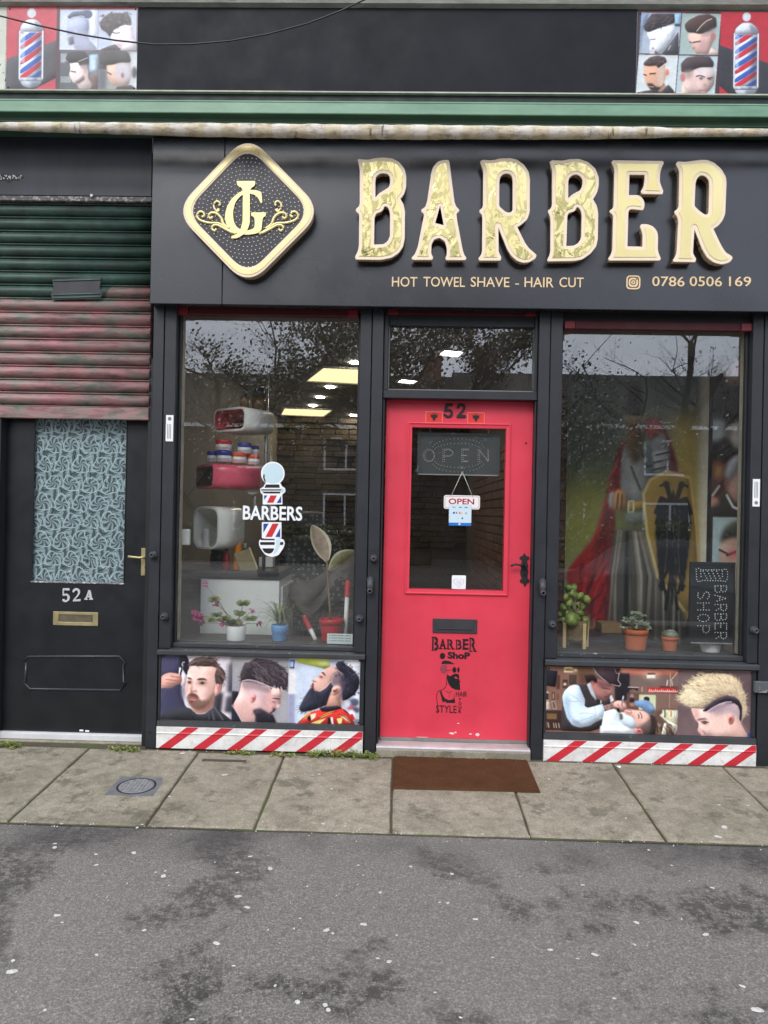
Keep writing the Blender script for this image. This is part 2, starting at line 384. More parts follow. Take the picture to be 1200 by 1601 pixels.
def build_gum():
    m = MB(); r2 = random.Random(5)
    for px, py, w in GUM:
        onslab = py < 1298 + 0.02 * px
        c = PG(px, py); z0 = 0.0062 if onslab else -0.0046
        sc = (CAM - c).length / FPX * w * 0.48
        n = 11; ph = r2.uniform(0, 6); pts = []
        for i in range(n):
            t = 2 * math.pi * i / n; rr = sc * (1 + 0.22 * math.sin(2 * t + ph) + r2.uniform(-0.14, 0.14))
            x, y = c.x + rr * math.cos(t), c.y + 0.85 * rr * math.sin(t); pts.append((x, y, gz(y) + z0 + (0 if onslab else und(x, y))))
        top = m.bm.verts.new((c.x, c.y, gz(c.y) + z0 + 0.0006 + (0 if onslab else und(c.x, c.y)))); ring = [m.bm.verts.new(p) for p in pts]
        for i in range(n): m.bm.faces.new((ring[i], ring[(i + 1) % n], top))
    # litter-sized grit along the kerb line
    for i in range(500):
        x = r2.uniform(-2.9, 2.9); y = r2.choice([r2.gauss(-0.05, 0.03), EDGE_Y + r2.gauss(-0.01, 0.03), r2.uniform(-3.2, -0.1)]); y = min(y, -0.03)
        q = r2.uniform(0.0012, 0.004); z = gz(y) + 0.003
        m.bm.faces.new([m.bm.verts.new(v) for v in ((x - q, y - q, z), (x + q, y - q * .4, z), (x + q * .2, y + q, z + q))])
    k = N('trodden_gum'); k.set('Base Color', k.ramp(k.noise(70, 4, .7), [(0.3, srgb(176, 172, 164)), (0.7, srgb(226, 222, 214))])); k.set('Roughness', 0.85)
    o = m.build('gum_and_grit', k.m); tag(o, 'pale flattened gum marks and grit scattered over the ground', kind='stuff')
build_gum()
# slabs
JOINTS = [((-45, 1180), (-200, 1280)), ((128, 1183), (8, 1287)), ((300, 1186), (228, 1296)), ((442, 1182), (400, 1296)), ((613, 1182), (613, 1303)), ((788, 1188), (829, 1308)), ((963, 1202), (1040, 1315)), ((1140, 1206), (1250, 1320)), ((1330, 1210), (1470, 1330))]
JX = [(PG(*a).x, PG(*b).x) for a, b in JOINTS]
def build_pavement():
    m = MB(); x0, x1 = JX[0][1] - 1.5, JX[-1][1] + 1.5
    m.poly([(x0, EDGE_Y - 0.012, gz(EDGE_Y - 0.012) - 0.003), (x1, EDGE_Y - 0.012, gz(EDGE_Y - 0.012) - 0.003), (x1, 0.12, 0.004), (x0, 0.12, 0.004)])
    pv = m.build('pavement', M['soil']); tag(pv, 'row of worn concrete paving slabs in front of the shop', kind='structure')
    r2 = random.Random(11)
    xs = [(a + b) / 2 for a, b in JX]; xs = [xs[0] - 0.7] + xs + [xs[-1] + 0.7]
    for i in range(len(xs) - 1):
        g = 0.006; a, b = xs[i] + g, xs[i + 1] - g; ya, yb = EDGE_Y + r2.uniform(-0.006, 0.006), -0.045 + r2.uniform(-0.012, 0.01)
        sk = [(-0.02 + r2.uniform(-.006, .006)) for _ in range(4)]
        t = MB(); n = 14; top = []
        # outline with nibbled edges
        def side(p, q, cnt):
            out = []
            for j in range(cnt):
                f = j / cnt; out.append((p[0] + (q[0] - p[0]) * f + r2.uniform(-.0025, .0025), p[1] + (q[1] - p[1]) * f + r2.uniform(-.0025, .0025)))
            return out
        o = side((a, ya), (b, ya), 9) + side((b, ya), (b, yb), 11) + side((b, yb), (a, yb), 9) + side((a, yb), (a, ya), 11)
        dz = r2.uniform(0, 0.003); tx = r2.uniform(-.003, .003)
        zt = lambda x, y: gz(y) + 0.003 + dz + tx * (x - a)
        ctr = ((a + b) / 2, (ya + yb) / 2)
        vi = [t.bm.verts.new((ctr[0] + (x - ctr[0]) * 0.985, ctr[1] + (y - ctr[1]) * 0.988, zt(x, y))) for x, y in o]
        vo = [t.bm.verts.new((x, y, zt(x, y) - 0.006)) for x, y in o]; vb = [t.bm.verts.new((x, y, zt(x, y) - 0.05)) for x, y in o]
        t.bm.faces.new(vi); L = len(o)
        for j in range(L):
            t.bm.faces.new((vo[j], vo[(j + 1) % L], vi[(j + 1) % L], vi[j])); t.bm.faces.new((vb[j], vb[(j + 1) % L], vo[(j + 1) % L], vo[j]))
        t.build('paving_slab', M['slab'], pv)
    return pv
pavement = build_pavement()
# drain cover let into a slab
def build_drain():
    c = PG(213, 1231); y0, y1 = PG(213, 1246).y, PG(213, 1216).y; xl, xr = PG(176, 1231).x, PG(252, 1231).x
    root = empty('drain_cover', (c.x, c.y, gz(c.y))); tag(root, 'round gridded metal drain cover in a square frame on the slabs', 'drain cover')
    tilt = Matrix.Translation(c) @ Matrix.Rotation(math.atan(GS), 4, 'X')
    hx, hy = (xr - xl) / 2, (y1 - y0) / 2
    m = MB(); seg = 40; rr = min(hx, hy) * 0.86
    out = []
    for k in range(seg):
        t = 2 * math.pi * k / seg; cx, cy = math.cos(t), math.sin(t); s_ = 1 / max(abs(cx), abs(cy)); out.append((cx * s_ * hx, cy * s_ * hy))
    vo = [m.bm.verts.new((x, y, 0.007)) for x, y in out]; vi = [m.bm.verts.new((rr * math.cos(2 * math.pi * k / seg), rr * math.sin(2 * math.pi * k / seg), 0.007)) for k in range(seg)]
    vd = [m.bm.verts.new((v.co.x, v.co.y, 0.002)) for v in vi]; vb = [m.bm.verts.new((v.co.x, v.co.y, -0.02)) for v in vo]
    for k in range(seg):
        j = (k + 1) % seg
        m.bm.faces.new((vo[k], vo[j], vi[j], vi[k])); m.bm.faces.new((vi[k], vi[j], vd[j], vd[k])); m.bm.faces.new((vb[k], vb[j], vo[j], vo[k]))
    m.bm.transform(tilt); m.build('frame', paint('drain_frame', srgb(112, 112, 114), 0.7, 0.2, 20), root)
    m = MB(); m.lathe([(rr * 1.0, 0.0066), (rr * 1.0, 0.0082), (rr * .9, 0.0082), (rr * .9, 0.0066)], (0, 0, 0), seg=40); m.bm.transform(tilt); m.build('seat_ring', paint('drain_ring', srgb(40, 40, 42), .7, .2, 30), root)
    m = MB(); m.lathe([(rr * 0.89, 0.001), (rr * 0.89, 0.0086), (rr * 0.84, 0.0088)], (0, 0, 0), seg=40)
    n = 9
    for i in range(n):
        for j in range(n):
            x, y = (i - (n - 1) / 2) * rr * 0.19, (j - (n - 1) / 2) * rr * 0.19
            if x * x + y * y < (rr * 0.8) ** 2: m.box(x - rr * .075, y - rr * .075, 0.003, x + rr * .075, y + rr * .075, 0.0115, 0.001)
    m.bm.transform(tilt); m.build('cover', paint('drain_iron', srgb(136, 136, 136), 0.6, 0.25, 40, metal=0.1), root)
build_drain()
# thin strip of metal lying in the slab by the wall
_a, _b = PG(316, 1190), PG(384, 1193)
_o = MB().box(_a.x, _a.y - 0.012, _a.z + 0.001, _b.x, _a.y + 0.012, _a.z + 0.010, 0.002).build('vent_strip', paint('dark_strip', srgb(70, 66, 58), 0.7, 0.2, 30)); tag(_o, 'narrow dark metal strip lying on the slab below the striped board', 'metal strip')
# door mat
def build_mat():
    cs = [PG(613, 1183), PG(823, 1189), PG(846, 1243), PG(615, 1236)]
    x0 = (cs[0].x + cs[3].x) / 2; x1 = (cs[1].x + cs[2].x) / 2; y1 = -0.05; y0 = (cs[2].y + cs[3].y) / 2
    k = N('coir_mat'); f = k.noise(420, 3, 0.8); c = k.ramp(f, [(0.3, srgb(52, 34, 22)), (0.5, srgb(98, 66, 44)), (0.72, srgb(142, 102, 72))])
    c = k.mix(k.val(k.noise(9, 5, .6), .4, .7, 0, .45), c, srgb(74, 48, 32)); k.set('Base Color', c); k.set('Roughness', 0.97); k.set('Specular IOR Level', 0.1); k.bump(f, 1.0, 0.006)
    nx, ny = 90, 34; r2 = np.random.RandomState(2); v = []; fc = []
    for j in range(ny + 1):
        for i in range(nx + 1):
            x = x0 + (x1 - x0) * i / nx; y = y0 + (y1 - y0) * j / ny + (0.012 * i / nx if j == 0 else 0); ed = i in (0, nx) or j in (0, ny)
            v.append((x, y, gz(y) + (0.004 if ed else 0.018 + 0.003 * r2.rand() + 0.003 * math.sin(i * .11) * math.sin(j * .2))))
    for j in range(ny):
        for i in range(nx): q = j * (nx + 1) + i; fc.append((q, q + 1, q + nx + 2, q + nx + 1))
    me = bpy.data.meshes.new('doormat'); me.from_pydata(v, [], fc)
    o = link('doormat', me, k.m); tag(o, 'brown coir doormat on the slabs before the red door', 'doormat')
build_mat()
# ================================================================== the shop building
bld = empty('shop_building', (0, 0, 0)); tag(bld, 'black painted barber shopfront with red door and two display windows', 'building')
ZF0 = PZ(640, 480, -0.09); ZF1 = PZ(700, 217, -0.09)     # fascia bottom / top
ZT = PZ(640, 482, 0.0)                                   # where posts vanish under the fascia
XL, XR = -3.3, 3.3
# pilasters: plain boards from the ground to the fascia
def pil(xa, xb, z0, z1=ZF1 - 0.02, d0=0.0, d1=0.20):
    r = (PX(xa, 800, d0), z0, PX(xb, 800, d0), z1)
    m = MB().box(r[0] + .0015, d0, r[1], r[2] - .0015, d1, r[3], 0.003)
    return m.build('pilaster', M['frame'], bld)
pil(233.4, 250.6, -0.0); pil(576, 594.3, -0.0); pil(837, 855, -0.02); pil(1190, 1232, -0.03)
# window stiles beside them stand on the sills
ZS1 = PZ(405, 1017.5, 0.0); ZS2 = PZ(1015, 1033.5, 0.0)
lmat = paint('bare_timber', srgb(196, 186, 160), 0.7, 0.2, 12)
def window(xa, xb, xi0, xi1, zs, ytop, ybot, gy, flip):
    """display window: stiles xa..xi0 / xi1..xb, pane between"""
    w = None; GY = 0.10
    A, B = PX(xa, 800), PX(xb, 800); a, b = PX(xi0, 800), PX(xi1, 800)
    w = MB().box(A + .001, 0.004, zs, a, 0.16, ZF1 - .03, 0.003).build('window', M['frame'], bld)
    MB().box(b, 0.004, zs, B - .001, 0.16, ZF1 - .03, 0.003).build('stile', M['frame'], w)
    zt = PZ((xi0 + xi1) / 2, ytop, GY - 0.02); zb = PZ((xi0 + xi1) / 2, ybot, GY - 0.025)
    # head board and inner beads in shadow
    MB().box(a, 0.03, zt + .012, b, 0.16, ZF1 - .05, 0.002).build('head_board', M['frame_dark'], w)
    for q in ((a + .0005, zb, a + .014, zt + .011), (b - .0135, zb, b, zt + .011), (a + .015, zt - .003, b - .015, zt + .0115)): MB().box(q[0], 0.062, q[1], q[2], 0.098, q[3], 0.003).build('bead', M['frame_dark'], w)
    m = MB(); m.box(a + .0005, 0.045, zs + .001, b - .0005, 0.099, zb, 0.004); m.build('bottom_bead', M['sill'], w)
    # inner timber liner, pale and unpainted, seen at the slant
    for q in ((a + .001, a + .014), (b - .006, b - .001)): MB().box(q[0], 0.1045, zb + .001, q[1], 0.16, zt, 0.002).build('liner', lmat, w)
    m = MB(); m.box(a + .002, GY, zb - .004, b - .002, GY + .004, zt + .004); m.build('pane', M['glass'], w)
    # sill: projecting nosing
    m = MB(); zs_b = zs - (0.034 if flip == 0 else 0.036)
    m.prism([(-0.022, zs_b), (-0.026, zs_b + .005), (-0.026, zs - .010), (-0.021, zs - .005), (0.044, zs), (0.09, zs), (0.09, zs_b)], A + .002, B - .002)
    m.build('sill', M['sill'], w)
    return w, (a, b, zb, zt), (A, B, zs_b)
w1, g1, s1 = window(251, 575.5, 269.5, 557.3, ZS1, 494, 1007, 0, 0)
w2, g2, s2 = window(855.4, 1189.5, 874.5, 1172.5, ZS2, 515, 1022, 0, 1)
# stall risers: backing boards, rails and striped plinths
def riser(A, B, ztop, yr0, yr1, ys0, ys1, xm, xs0, xs1, n, lab):
    z1, z0 = PZ(xm, yr0, 0.0), PZ(xm, yr1, 0.0); k1, k0 = PZ(xm, ys0, -.01), PZ(xm, ys1, -.01)
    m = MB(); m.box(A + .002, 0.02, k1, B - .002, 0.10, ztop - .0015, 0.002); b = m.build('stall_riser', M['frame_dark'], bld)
    m = MB(); m.prism([(-0.004, z0), (-0.008, z0 + .006), (-0.004, z1 - .006), (0.019, z1), (0.019, z0)], A + .003, B - .003); m.build('rail', M['sill'], b)
    # vertical side stops of the poster recess
    for q in ((A + .0025, A + .017), (B - .030, B - .0045)): MB().box(q[0], 0.006, z1 + .001, q[1], 0.0195, ztop - .002, 0.002).build('stop', M['frame'], b)
    # white plinth with its raised line, red tape stripes following the profile
    zr = k0 + (k1 - k0) * 0.70
    prof = [(-0.012, k0), (-0.012, zr - .006), (-0.017, zr), (-0.012, zr + .006), (-0.012, k1)]
    m = MB(); m.prism(prof + [(0.05, k1), (0.05, k0)], A + .004, B - .006)
    pl = m.build('plinth_board', wornwhite, b)
    W_ = B - A - .01; h = k1 - k0; pitch = W_ / n
    for i in range(n):
        x = A + .006 + pitch * (i + 0.06) + xs0; lean = xs1; wd = pitch * 0.36
        m = MB(); rows = []
        for (y, z) in prof:
            f = (z - k0) / h; xa = x + lean * f; xb = xa + wd; xa = max(xa, A + .005); xb = min(xb, B - .0075)
            if i == 0 and False: pass
            rows.append((m.bm.verts.new((xa, y - .0013, z)), m.bm.verts.new((xb, y - .0013, z))))
        for j in range(len(rows) - 1): m.bm.faces.new((rows[j][0], rows[j][1], rows[j + 1][1], rows[j + 1][0]))
        m.build('red_stripe', M['tape'], pl)
    return b
def _ww():
    k = N('worn_white_board'); c = k.ramp(k.noise(7, 6, .65, stretch=(1, 1, 2)), [(0.3, srgb(212, 210, 205)), (0.6, srgb(240, 238, 234))])
    c = k.mix(k.math('MULTIPLY', k.val(k.noise(26, 7, .7), .52, .75), .55), c, srgb(150, 145, 135)); k.set('Base Color', c); k.set('Roughness', .5); k.bump(k.noise(50, 4, .6), .2, .001); return k.m
wornwhite = _ww()
M['tape'] = paint('red_tape', (0.60, 0.028, 0.045), 0.35, 0.1, 12, bump=0.1, chips=0.78, chipcol=srgb(225, 200, 198))
riser(s1[0], s1[1], s1[2], 1129.5, 1140, 1140, 1173.5, 408, 0.0, 0.165, 6, 0)
riser(s2[0], s2[1], s2[2], 1149, 1161, 1161, 1193.5, 1016, 0.0, 0.165, 6, 1)
# red roller-blind strips under the fascia, with brighter end blocks
def blind(x0, x1, y0, y1, Y=0.024):
    r = RECT(x0, y0, x1, y1, Y); h = r[3] - r[1]
    m = MB(); m.box(r[0] + .064, Y + .004, r[1], r[2] - .064, Y + .05, r[3], 0.002); b = m.build('blind_strip', M['red_trim'], bld)
    for q in ((r[0], r[0] + .063), (r[2] - .063, r[2])): MB().box(q[0], Y - .004, r[1] - .002, q[1], Y + .05, r[3] - .002, 0.003).build('end_block', paint('red_block', (0.2, 0.012, 0.02), 0.4, 0.1), b)
blind(277, 560.5, 482, 492.5); blind(882, 1176, 503, 515); blind(606, 838, 484, 492)
# door bay: transom and red door
DY = 0.10
def door_bay():
    a, b = PX(594.3, 800), PX(837, 800)
    zt0, zt1 = PZ(718, 624, .02), PZ(718, 611, .02)
    m = MB(); m.box(a + .001, .018, zt0, b - .001, .16, zt1, .003)
    m.box(a + .001, .03, zt1 + .0005, a + .026, .12, ZF1 - .05, .003); m.box(b - .018, .03, zt1 + .0005, b - .001, .12, ZF1 - .05, .003)
    m.box(a + .001, .03, -.02, a + .012, .19, zt0 - .001, .002); m.box(b - .010, .03, -.02, b - .001, .19, zt0 - .001, .002)
    zg = PZ(718, 511, .06); m.box(a + .0265, .05, zg, b - .0185, .12, ZF1 - .055, .002)
    t = m.build('transom_window', M['frame'], bld)
    MB().box(a + .024, .075, zt1 - .002, b - .016, .079, zg + .01).build('pane', M['glass'], t)
    m = MB(); m.box(a + .0262, .058, zt1 + .0005, b - .0182, .074, zt1 + .011, .002); m.box(a + .0262, .058, zt1 + .0115, a + .034, .074, zg - .0005, .002); m.build('bead', paint('pale_bead', srgb(120, 120, 114), .6), t)
    # --- red door
    r = RECT(599, 625.5, 831.5, 1155, DY); gl = RECT(641.5, 669, 788.5, 922, DY)
    m = MB(); y0, y1 = DY, DY + .044
    m.box(r[0], y0, r[1], gl[0], y1, r[3]); m.box(gl[2], y0, r[1], r[2], y1, r[3]); m.box(gl[0], y0, r[1], gl[2], y1, gl[1]); m.box(gl[0], y0, gl[3], gl[2], y1, r[3])
    d = m.build('door', M['red_door'], bld); d['label'] = 'red painted shop door with a glazed upper half'
    # mitred glazing bead, two steps
    m = MB(); o = RECT(635, 661.5, 796, 930, DY)
    def ring(ra, rb, ya, yb):
        ca = [(ra[0], ra[1]), (ra[2], ra[1]), (ra[2], ra[3]), (ra[0], ra[3])]; cb = [(rb[0], rb[1]), (rb[2], rb[1]), (rb[2], rb[3]), (rb[0], rb[3])]
        for i in range(4):
            j = (i + 1) % 4; m.quad((ca[i][0], ya, ca[i][1]), (ca[j][0], ya, ca[j][1]), (cb[j][0], yb, cb[j][1]), (cb[i][0], yb, cb[i][1]))
    def ins(q, e): return (q[0] + e, q[1] + e, q[2] - e, q[3] - e)
    seq = [(o, DY), (o, DY - .009), (ins(o, .006), DY - .012), (ins(o, .012), DY - .006), (gl, DY - .004), (gl, DY + .021), (ins(gl, .001), DY + .022)]
    for (ra, ya), (rb, yb) in zip(seq, seq[1:]): ring(ra, rb, ya, yb)
    m.build('glazing_bead', M['red_door'], d)
    MB().box(gl[0] - .004, DY + .022, gl[1] - .004, gl[2] + .004, DY + .026, gl[3] + .004).build('pane', M['glass_door'], d)
    # letter plate
    q = RECT(676, 967.5, 745.5, 990, DY); m = MB(); m.box(q[0], DY - .008, q[1], q[2], DY - .0005, q[3], .003)
    i = ins(q, .022); i = (i[0], q[1] + .024, i[2], q[3] - .020)
    m.box(i[0], DY - .0105, i[1], i[2], DY - .0082, i[3], .001)
    m.box(i[0] - .004, DY - .0095, i[3] + .0005, i[2] + .004, DY - .0082, i[3] + .004, .0005); m.box(i[0], DY - .014, i[1], i[2], DY - .0107, i[1] + .006, .001)
    m.build('letter_plate', paint('letter_plate_grey', srgb(58, 58, 62), .42, .1), d)
    # iron lever on a fleur-ended plate
    T = zoomT(640, 830, 5.714, DY - .004)
    pts = [(1025, 198), (1040, 225), (1065, 232), (1070, 250), (1048, 262), (1050, 285), (1058, 310), (1050, 340), (1060, 360), (1055, 395), (1052, 425), (1068, 440), (1068, 458), (1048, 465), (1030, 500), (1014, 468), (988, 460), (986, 440), (1004, 428), (992, 395), (990, 360), (1000, 340), (992, 310), (1002, 285), (1006, 262), (982, 250), (985, 232), (1010, 225)]
    h = shape('handle', [T(pts, 8)], DY - .005, .005, M['black'], d, bevel=.001)
    c = P(640 + 1027 / 5.714, 830 + 302 / 5.714, DY - .03); e = [P(640 + x / 5.714, 830 + y / 5.714, DY - .045) for x, y in ((1027, 302), (985, 305), (950, 298), (925, 303), (905, 315))]
    m = MB(); m.lathe([(.012, -.045), (.013, -.02), (.010, -.005)], (c[0], DY, c[1]), 'Y', 14)
    m.tube([(x, DY - .046, z) for x, z in e], [.009, .007, .006, .007, .008], 10); m.build('lever', M['black'], h)
    kx, kz = P(640 + 1027 / 5.714, 830 + 395 / 5.714, DY); MB().lathe([(.006, -.0075), (.006, -.0055)], (kx, DY, kz), 'Y', 12).build('keyhole', paint('hole', (0.004,) * 3), h)
    kx, kz = P(822, 693, DY); MB().lathe([(.006, -.002), (.006, .001)], (kx, DY, kz), 'Y', 12).build('latch_hole', paint('hole2', (0.02, .01, .01), .5), d)
    # bottom weather strip, sill and step
    q = RECT(594, 1153, 826, 1160, DY); m = MB(); m.box(r[0] + .002, DY - .006, q[1], r[2] - .002, DY + .04, r[1] - .0005, .002); m.build('weather_strip', paint('grey_strip', srgb(128, 122, 118), .6, .2, 14), d)
    zt_, zb_ = q[1], PZ(710, 1174.5, -.01)
    m = MB(); h_ = zt_ - zb_
    m.prism([(-.012, zb_), (-.014, zb_ + h_ * .45), (-.006, zb_ + h_ * .5), (-.004, zb_ + h_ * .78), (.004, zb_ + h_ * .84), (.012, zt_ - .001), (.17, zt_ - .001), (.17, zb_)], a + .004, b - .004); m.build('threshold', M['alum'], bld)
    MB().box(a + .004, -.018, -.02, b - .004, .2, zb_ - .0005, .003).build('door_step', M['slab'], bld)
    # paint knocks at the foot of the door
    fl = MB(); r3 = random.Random(4)
    for (px, py, w, hh) in ((706, 1146.5, 9, 3), (746, 1148.5, 7, 5), (735, 1147.5, 5, 2), (716, 1131, 4, 1.5), (712, 1145, 4, 2), (660, 1152.5, 22, 1.2)):
        x, z = P(px, py, DY); s_ = 4.5 / FPX; pt = []
        for k in range(9):
            t = 2 * math.pi * k / 9; pt.append((x + w * s_ * .5 * math.cos(t) * r3.uniform(.7, 1.2), DY - .0008, z + hh * s_ * .5 * math.sin(t) * r3.uniform(.7, 1.2)))
        fl.poly(pt)
    fl.build('paint_chip', paint('bare_primer', srgb(226, 208, 200), .7), d)['kind'] = 'stuff'
    return d, r, gl
door, dr, dg = door_bay()
# house number 52, moulded plastic digits
T = zoomT(570, 480, 4.0, DY - .001)
five = [(505, 605), (549, 605), (549, 620), (518, 620), (514, 642), (530, 638), (546, 648), (551, 668), (544, 686), (524, 693), (503, 688), (491, 672), (503, 668), (512, 679), (526, 681), (537, 670), (536, 657), (524, 650), (512, 655), (497, 655)]
two = [(575, 632), (580, 613), (598, 605), (618, 607), (629, 620), (628, 638), (615, 656), (597, 675), (630, 677), (630, 692), (574, 692), (576, 680), (600, 655), (614, 638), (616, 624), (604, 617), (592, 621), (588, 636)]
for q in (five, two): shape('house_number', [T(q, 5)], DY - .007, .0065, M['ink'], door, bevel=.0012)
# flag stickers on the door
def flag(x0, y0, x1, y1, lab):
    r = RECT(x0, y0, x1, y1, DY); e = empty('flag_sticker', ((r[0] + r[2]) / 2, DY, r[1])); tag(e, lab, 'sticker', 'flag stickers on the red door')
    MB().box(r[0], DY - .0016, r[1], r[2], DY - .0004, r[3]).build('border', paint('sticker_border', srgb(236, 150, 142), .5, 0, bump=0), e)
    MB().box(r[0] + .003, DY - .0024, r[1] + .003, r[2] - .003, DY - .0018, r[3] - .003).build('red_field', paint('flag_red', srgb(226, 52, 44), .45, .03, bump=0), e)
    cx, cz = (r[0] + r[2]) / 2, (r[1] + r[3]) / 2; s_ = (r[3] - r[1]) * .36
    eagle = [(0, .55), (-.12, .75), (-.12, .95), (-.3, 1.0), (-.45, .85), (-.32, .82), (-.28, .62), (-.5, .6), (-.8, .75), (-.95, .55), (-.75, .5), (-.95, .25), (-.75, .25), (-.9, 0), (-.68, .02), (-.78, -.25), (-.55, -.15), (-.35, -.3), (-.5, -.6), (-.25, -.55), (-.2, -.85), (0, -1.05)]
    pts = eagle + [(-x, y) for x, y in eagle[::-1][1:-1]]
    shape('eagle', [[(cx + x * s_, cz + y * s_) for x, y in pts]], DY - .0032, .0006, M['ink'], e)
flag(665, 643.5, 691.5, 661, 'small red flag sticker with a black eagle, left of the number 52')
flag(730.5, 645, 757, 662, 'small red flag sticker with a black eagle, right of the number 52')
# lettering and figure printed on the lower door panel
def door_decal():
    z0 = P(712, 1115, DY); e = empty('door_decal', (z0[0], DY, z0[1])); tag(e, 'black vinyl barber shop lettering and bearded man on the red door', 'decal')
    Yd = DY - .0016; th = .001
    def Z(x, y): return P(640 + x / 8.571, 960 + y / 8.571, DY)
    def fitr(x0, y0, x1, y1): a, b = Z(x0, y1), Z(x1, y0); return (a[0], a[1], b[0], b[1])
    def T2(p, r=3): return [Z(x, y) for x, y in smooth_pts(p, r)]
    # slab-serif BARBER: outlined caps, big first and last letters
    for ch, q, bo in (('B', (300, 305, 392, 490), .035), ('A', (398, 335, 492, 470), .03), ('R', (505, 340, 600, 473), .03), ('B', (622, 345, 700, 475), .03), ('E', (712, 335, 792, 478), .03), ('R', (803, 318, 896, 505), .035)):
        text('letter', ch, fitr(*q), Yd, th, M['ink'], e, bold=bo)
        x0, y0, x1, y1 = q
        for (sx0, sx1) in (((x0 - 5, x0 + 42), (x1 - 38, x1 + 4)) if ch in 'AR' else ((x0 - 5, x0 + 42),)):
            m = MB(); f = fitr(sx0, y1 - 14, sx1, y1); m.box(f[0], Yd - .0002, f[1], f[2], Yd + th, f[3]); m.build('serif', M['ink'], e)
        if ch != 'A': f = fitr(x0 - 5, y0, x0 + 40, y0 + 13); MB().box(f[0], Yd - .0002, f[1], f[2], Yd + th, f[3]).build('serif', M['ink'], e)
    pinkin = paint('print_pink', (0.62, 0.06, 0.09), .45, .03, bump=0)
    for q in ((322, 320, 334, 480), (818, 335, 830, 495), (524, 352, 533, 462), (637, 355, 646, 465)):
        f = fitr(*q); MB().box(f[0], Yd - .0008, f[1], f[2], Yd - .0003, f[3]).build('inline', pinkin, e)
    text('word', 'ShoP', fitr(508, 512, 812, 598), Yd, th, M['ink'], e, bold=.045)
    shape('hair_bun', [T2([(440, 515), (475, 535), (480, 570), (460, 600), (435, 606), (408, 590), (402, 555), (415, 530)], 20)], Yd, th, M['ink'], e)
    shape('hair_top', [T2([(440, 630), (480, 622), (540, 632), (605, 672), (520, 668), (425, 670)], 8)], Yd, th, M['ink'], e)
    shape('temple', [T2([(425, 690), (498, 675), (500, 745), (470, 800), (430, 785), (405, 740)], 12)], Yd, th, paint('print_grey', srgb(150, 62, 78), .45, .05, bump=0), e)
    for c in ((600, 748, 27, 38), (654, 748, 15, 36)):
        shape('lens', [[Z(c[0] + c[2] * math.cos(t), c[1] + c[3] * math.sin(t)) for t in np.linspace(0, 2 * math.pi, 20)[:-1]]], Yd, th, M['ink'], e)
    shape('beard', [T2([(497, 755), (505, 815), (545, 835), (575, 815), (605, 800), (650, 800), (666, 830), (662, 868), (640, 858), (622, 835), (605, 838), (600, 860), (668, 872), (668, 895), (688, 902), (670, 910), (680, 1018), (610, 1012), (560, 985), (520, 930), (500, 860)], 6)], Yd, th, M['ink'], e)
    def stroke(pts, w):
        m = MB(); vs = [Z(x, y) for x, y in pts]
        m.tube([(x, Yd, z) for x, z in vs], w, 4); m.build('line', M['ink'], e)
    stroke([(500, 755), (560, 748)], .0011); stroke([(495, 850), (495, 940), (480, 985), (440, 1012), (390, 1030), (365, 1065), (362, 1130), (375, 1215)], .0016)
    stroke([(480, 1030), (515, 1042), (540, 1050), (570, 1030)], .0009); stroke([(590, 1060), (600, 1100), (590, 1130)], .001); stroke([(530, 1050), (535, 1110)], .0008)
    shape('vest', [T2([(405, 1035), (425, 1030), (445, 1090), (480, 1135), (530, 1155), (585, 1140), (600, 1120), (612, 1190), (490, 1190), (475, 1165), (455, 1185), (435, 1160)], 6)], Yd, th, M['ink'], e)
    text('word', 'HAIR', fitr(620, 1040, 772, 1105), Yd, th, M['ink'], e, bold=.006)
    for i, ch in enumerate('YOUR'): text('letter', ch, fitr(655, 1125 + i * 52, 694, 1165 + i * 54), Yd, th, M['ink'], e, bold=.02)
    text('word', 'STYLE', fitr(355, 1228, 632, 1320), Yd, th, M['ink'], e, bold=.006)
    f = fitr(370, 1212, 378, 1332); MB().box(f[0], Yd, f[1], f[2], Yd + th, f[3]).build('line', M['ink'], e)
door_decal()
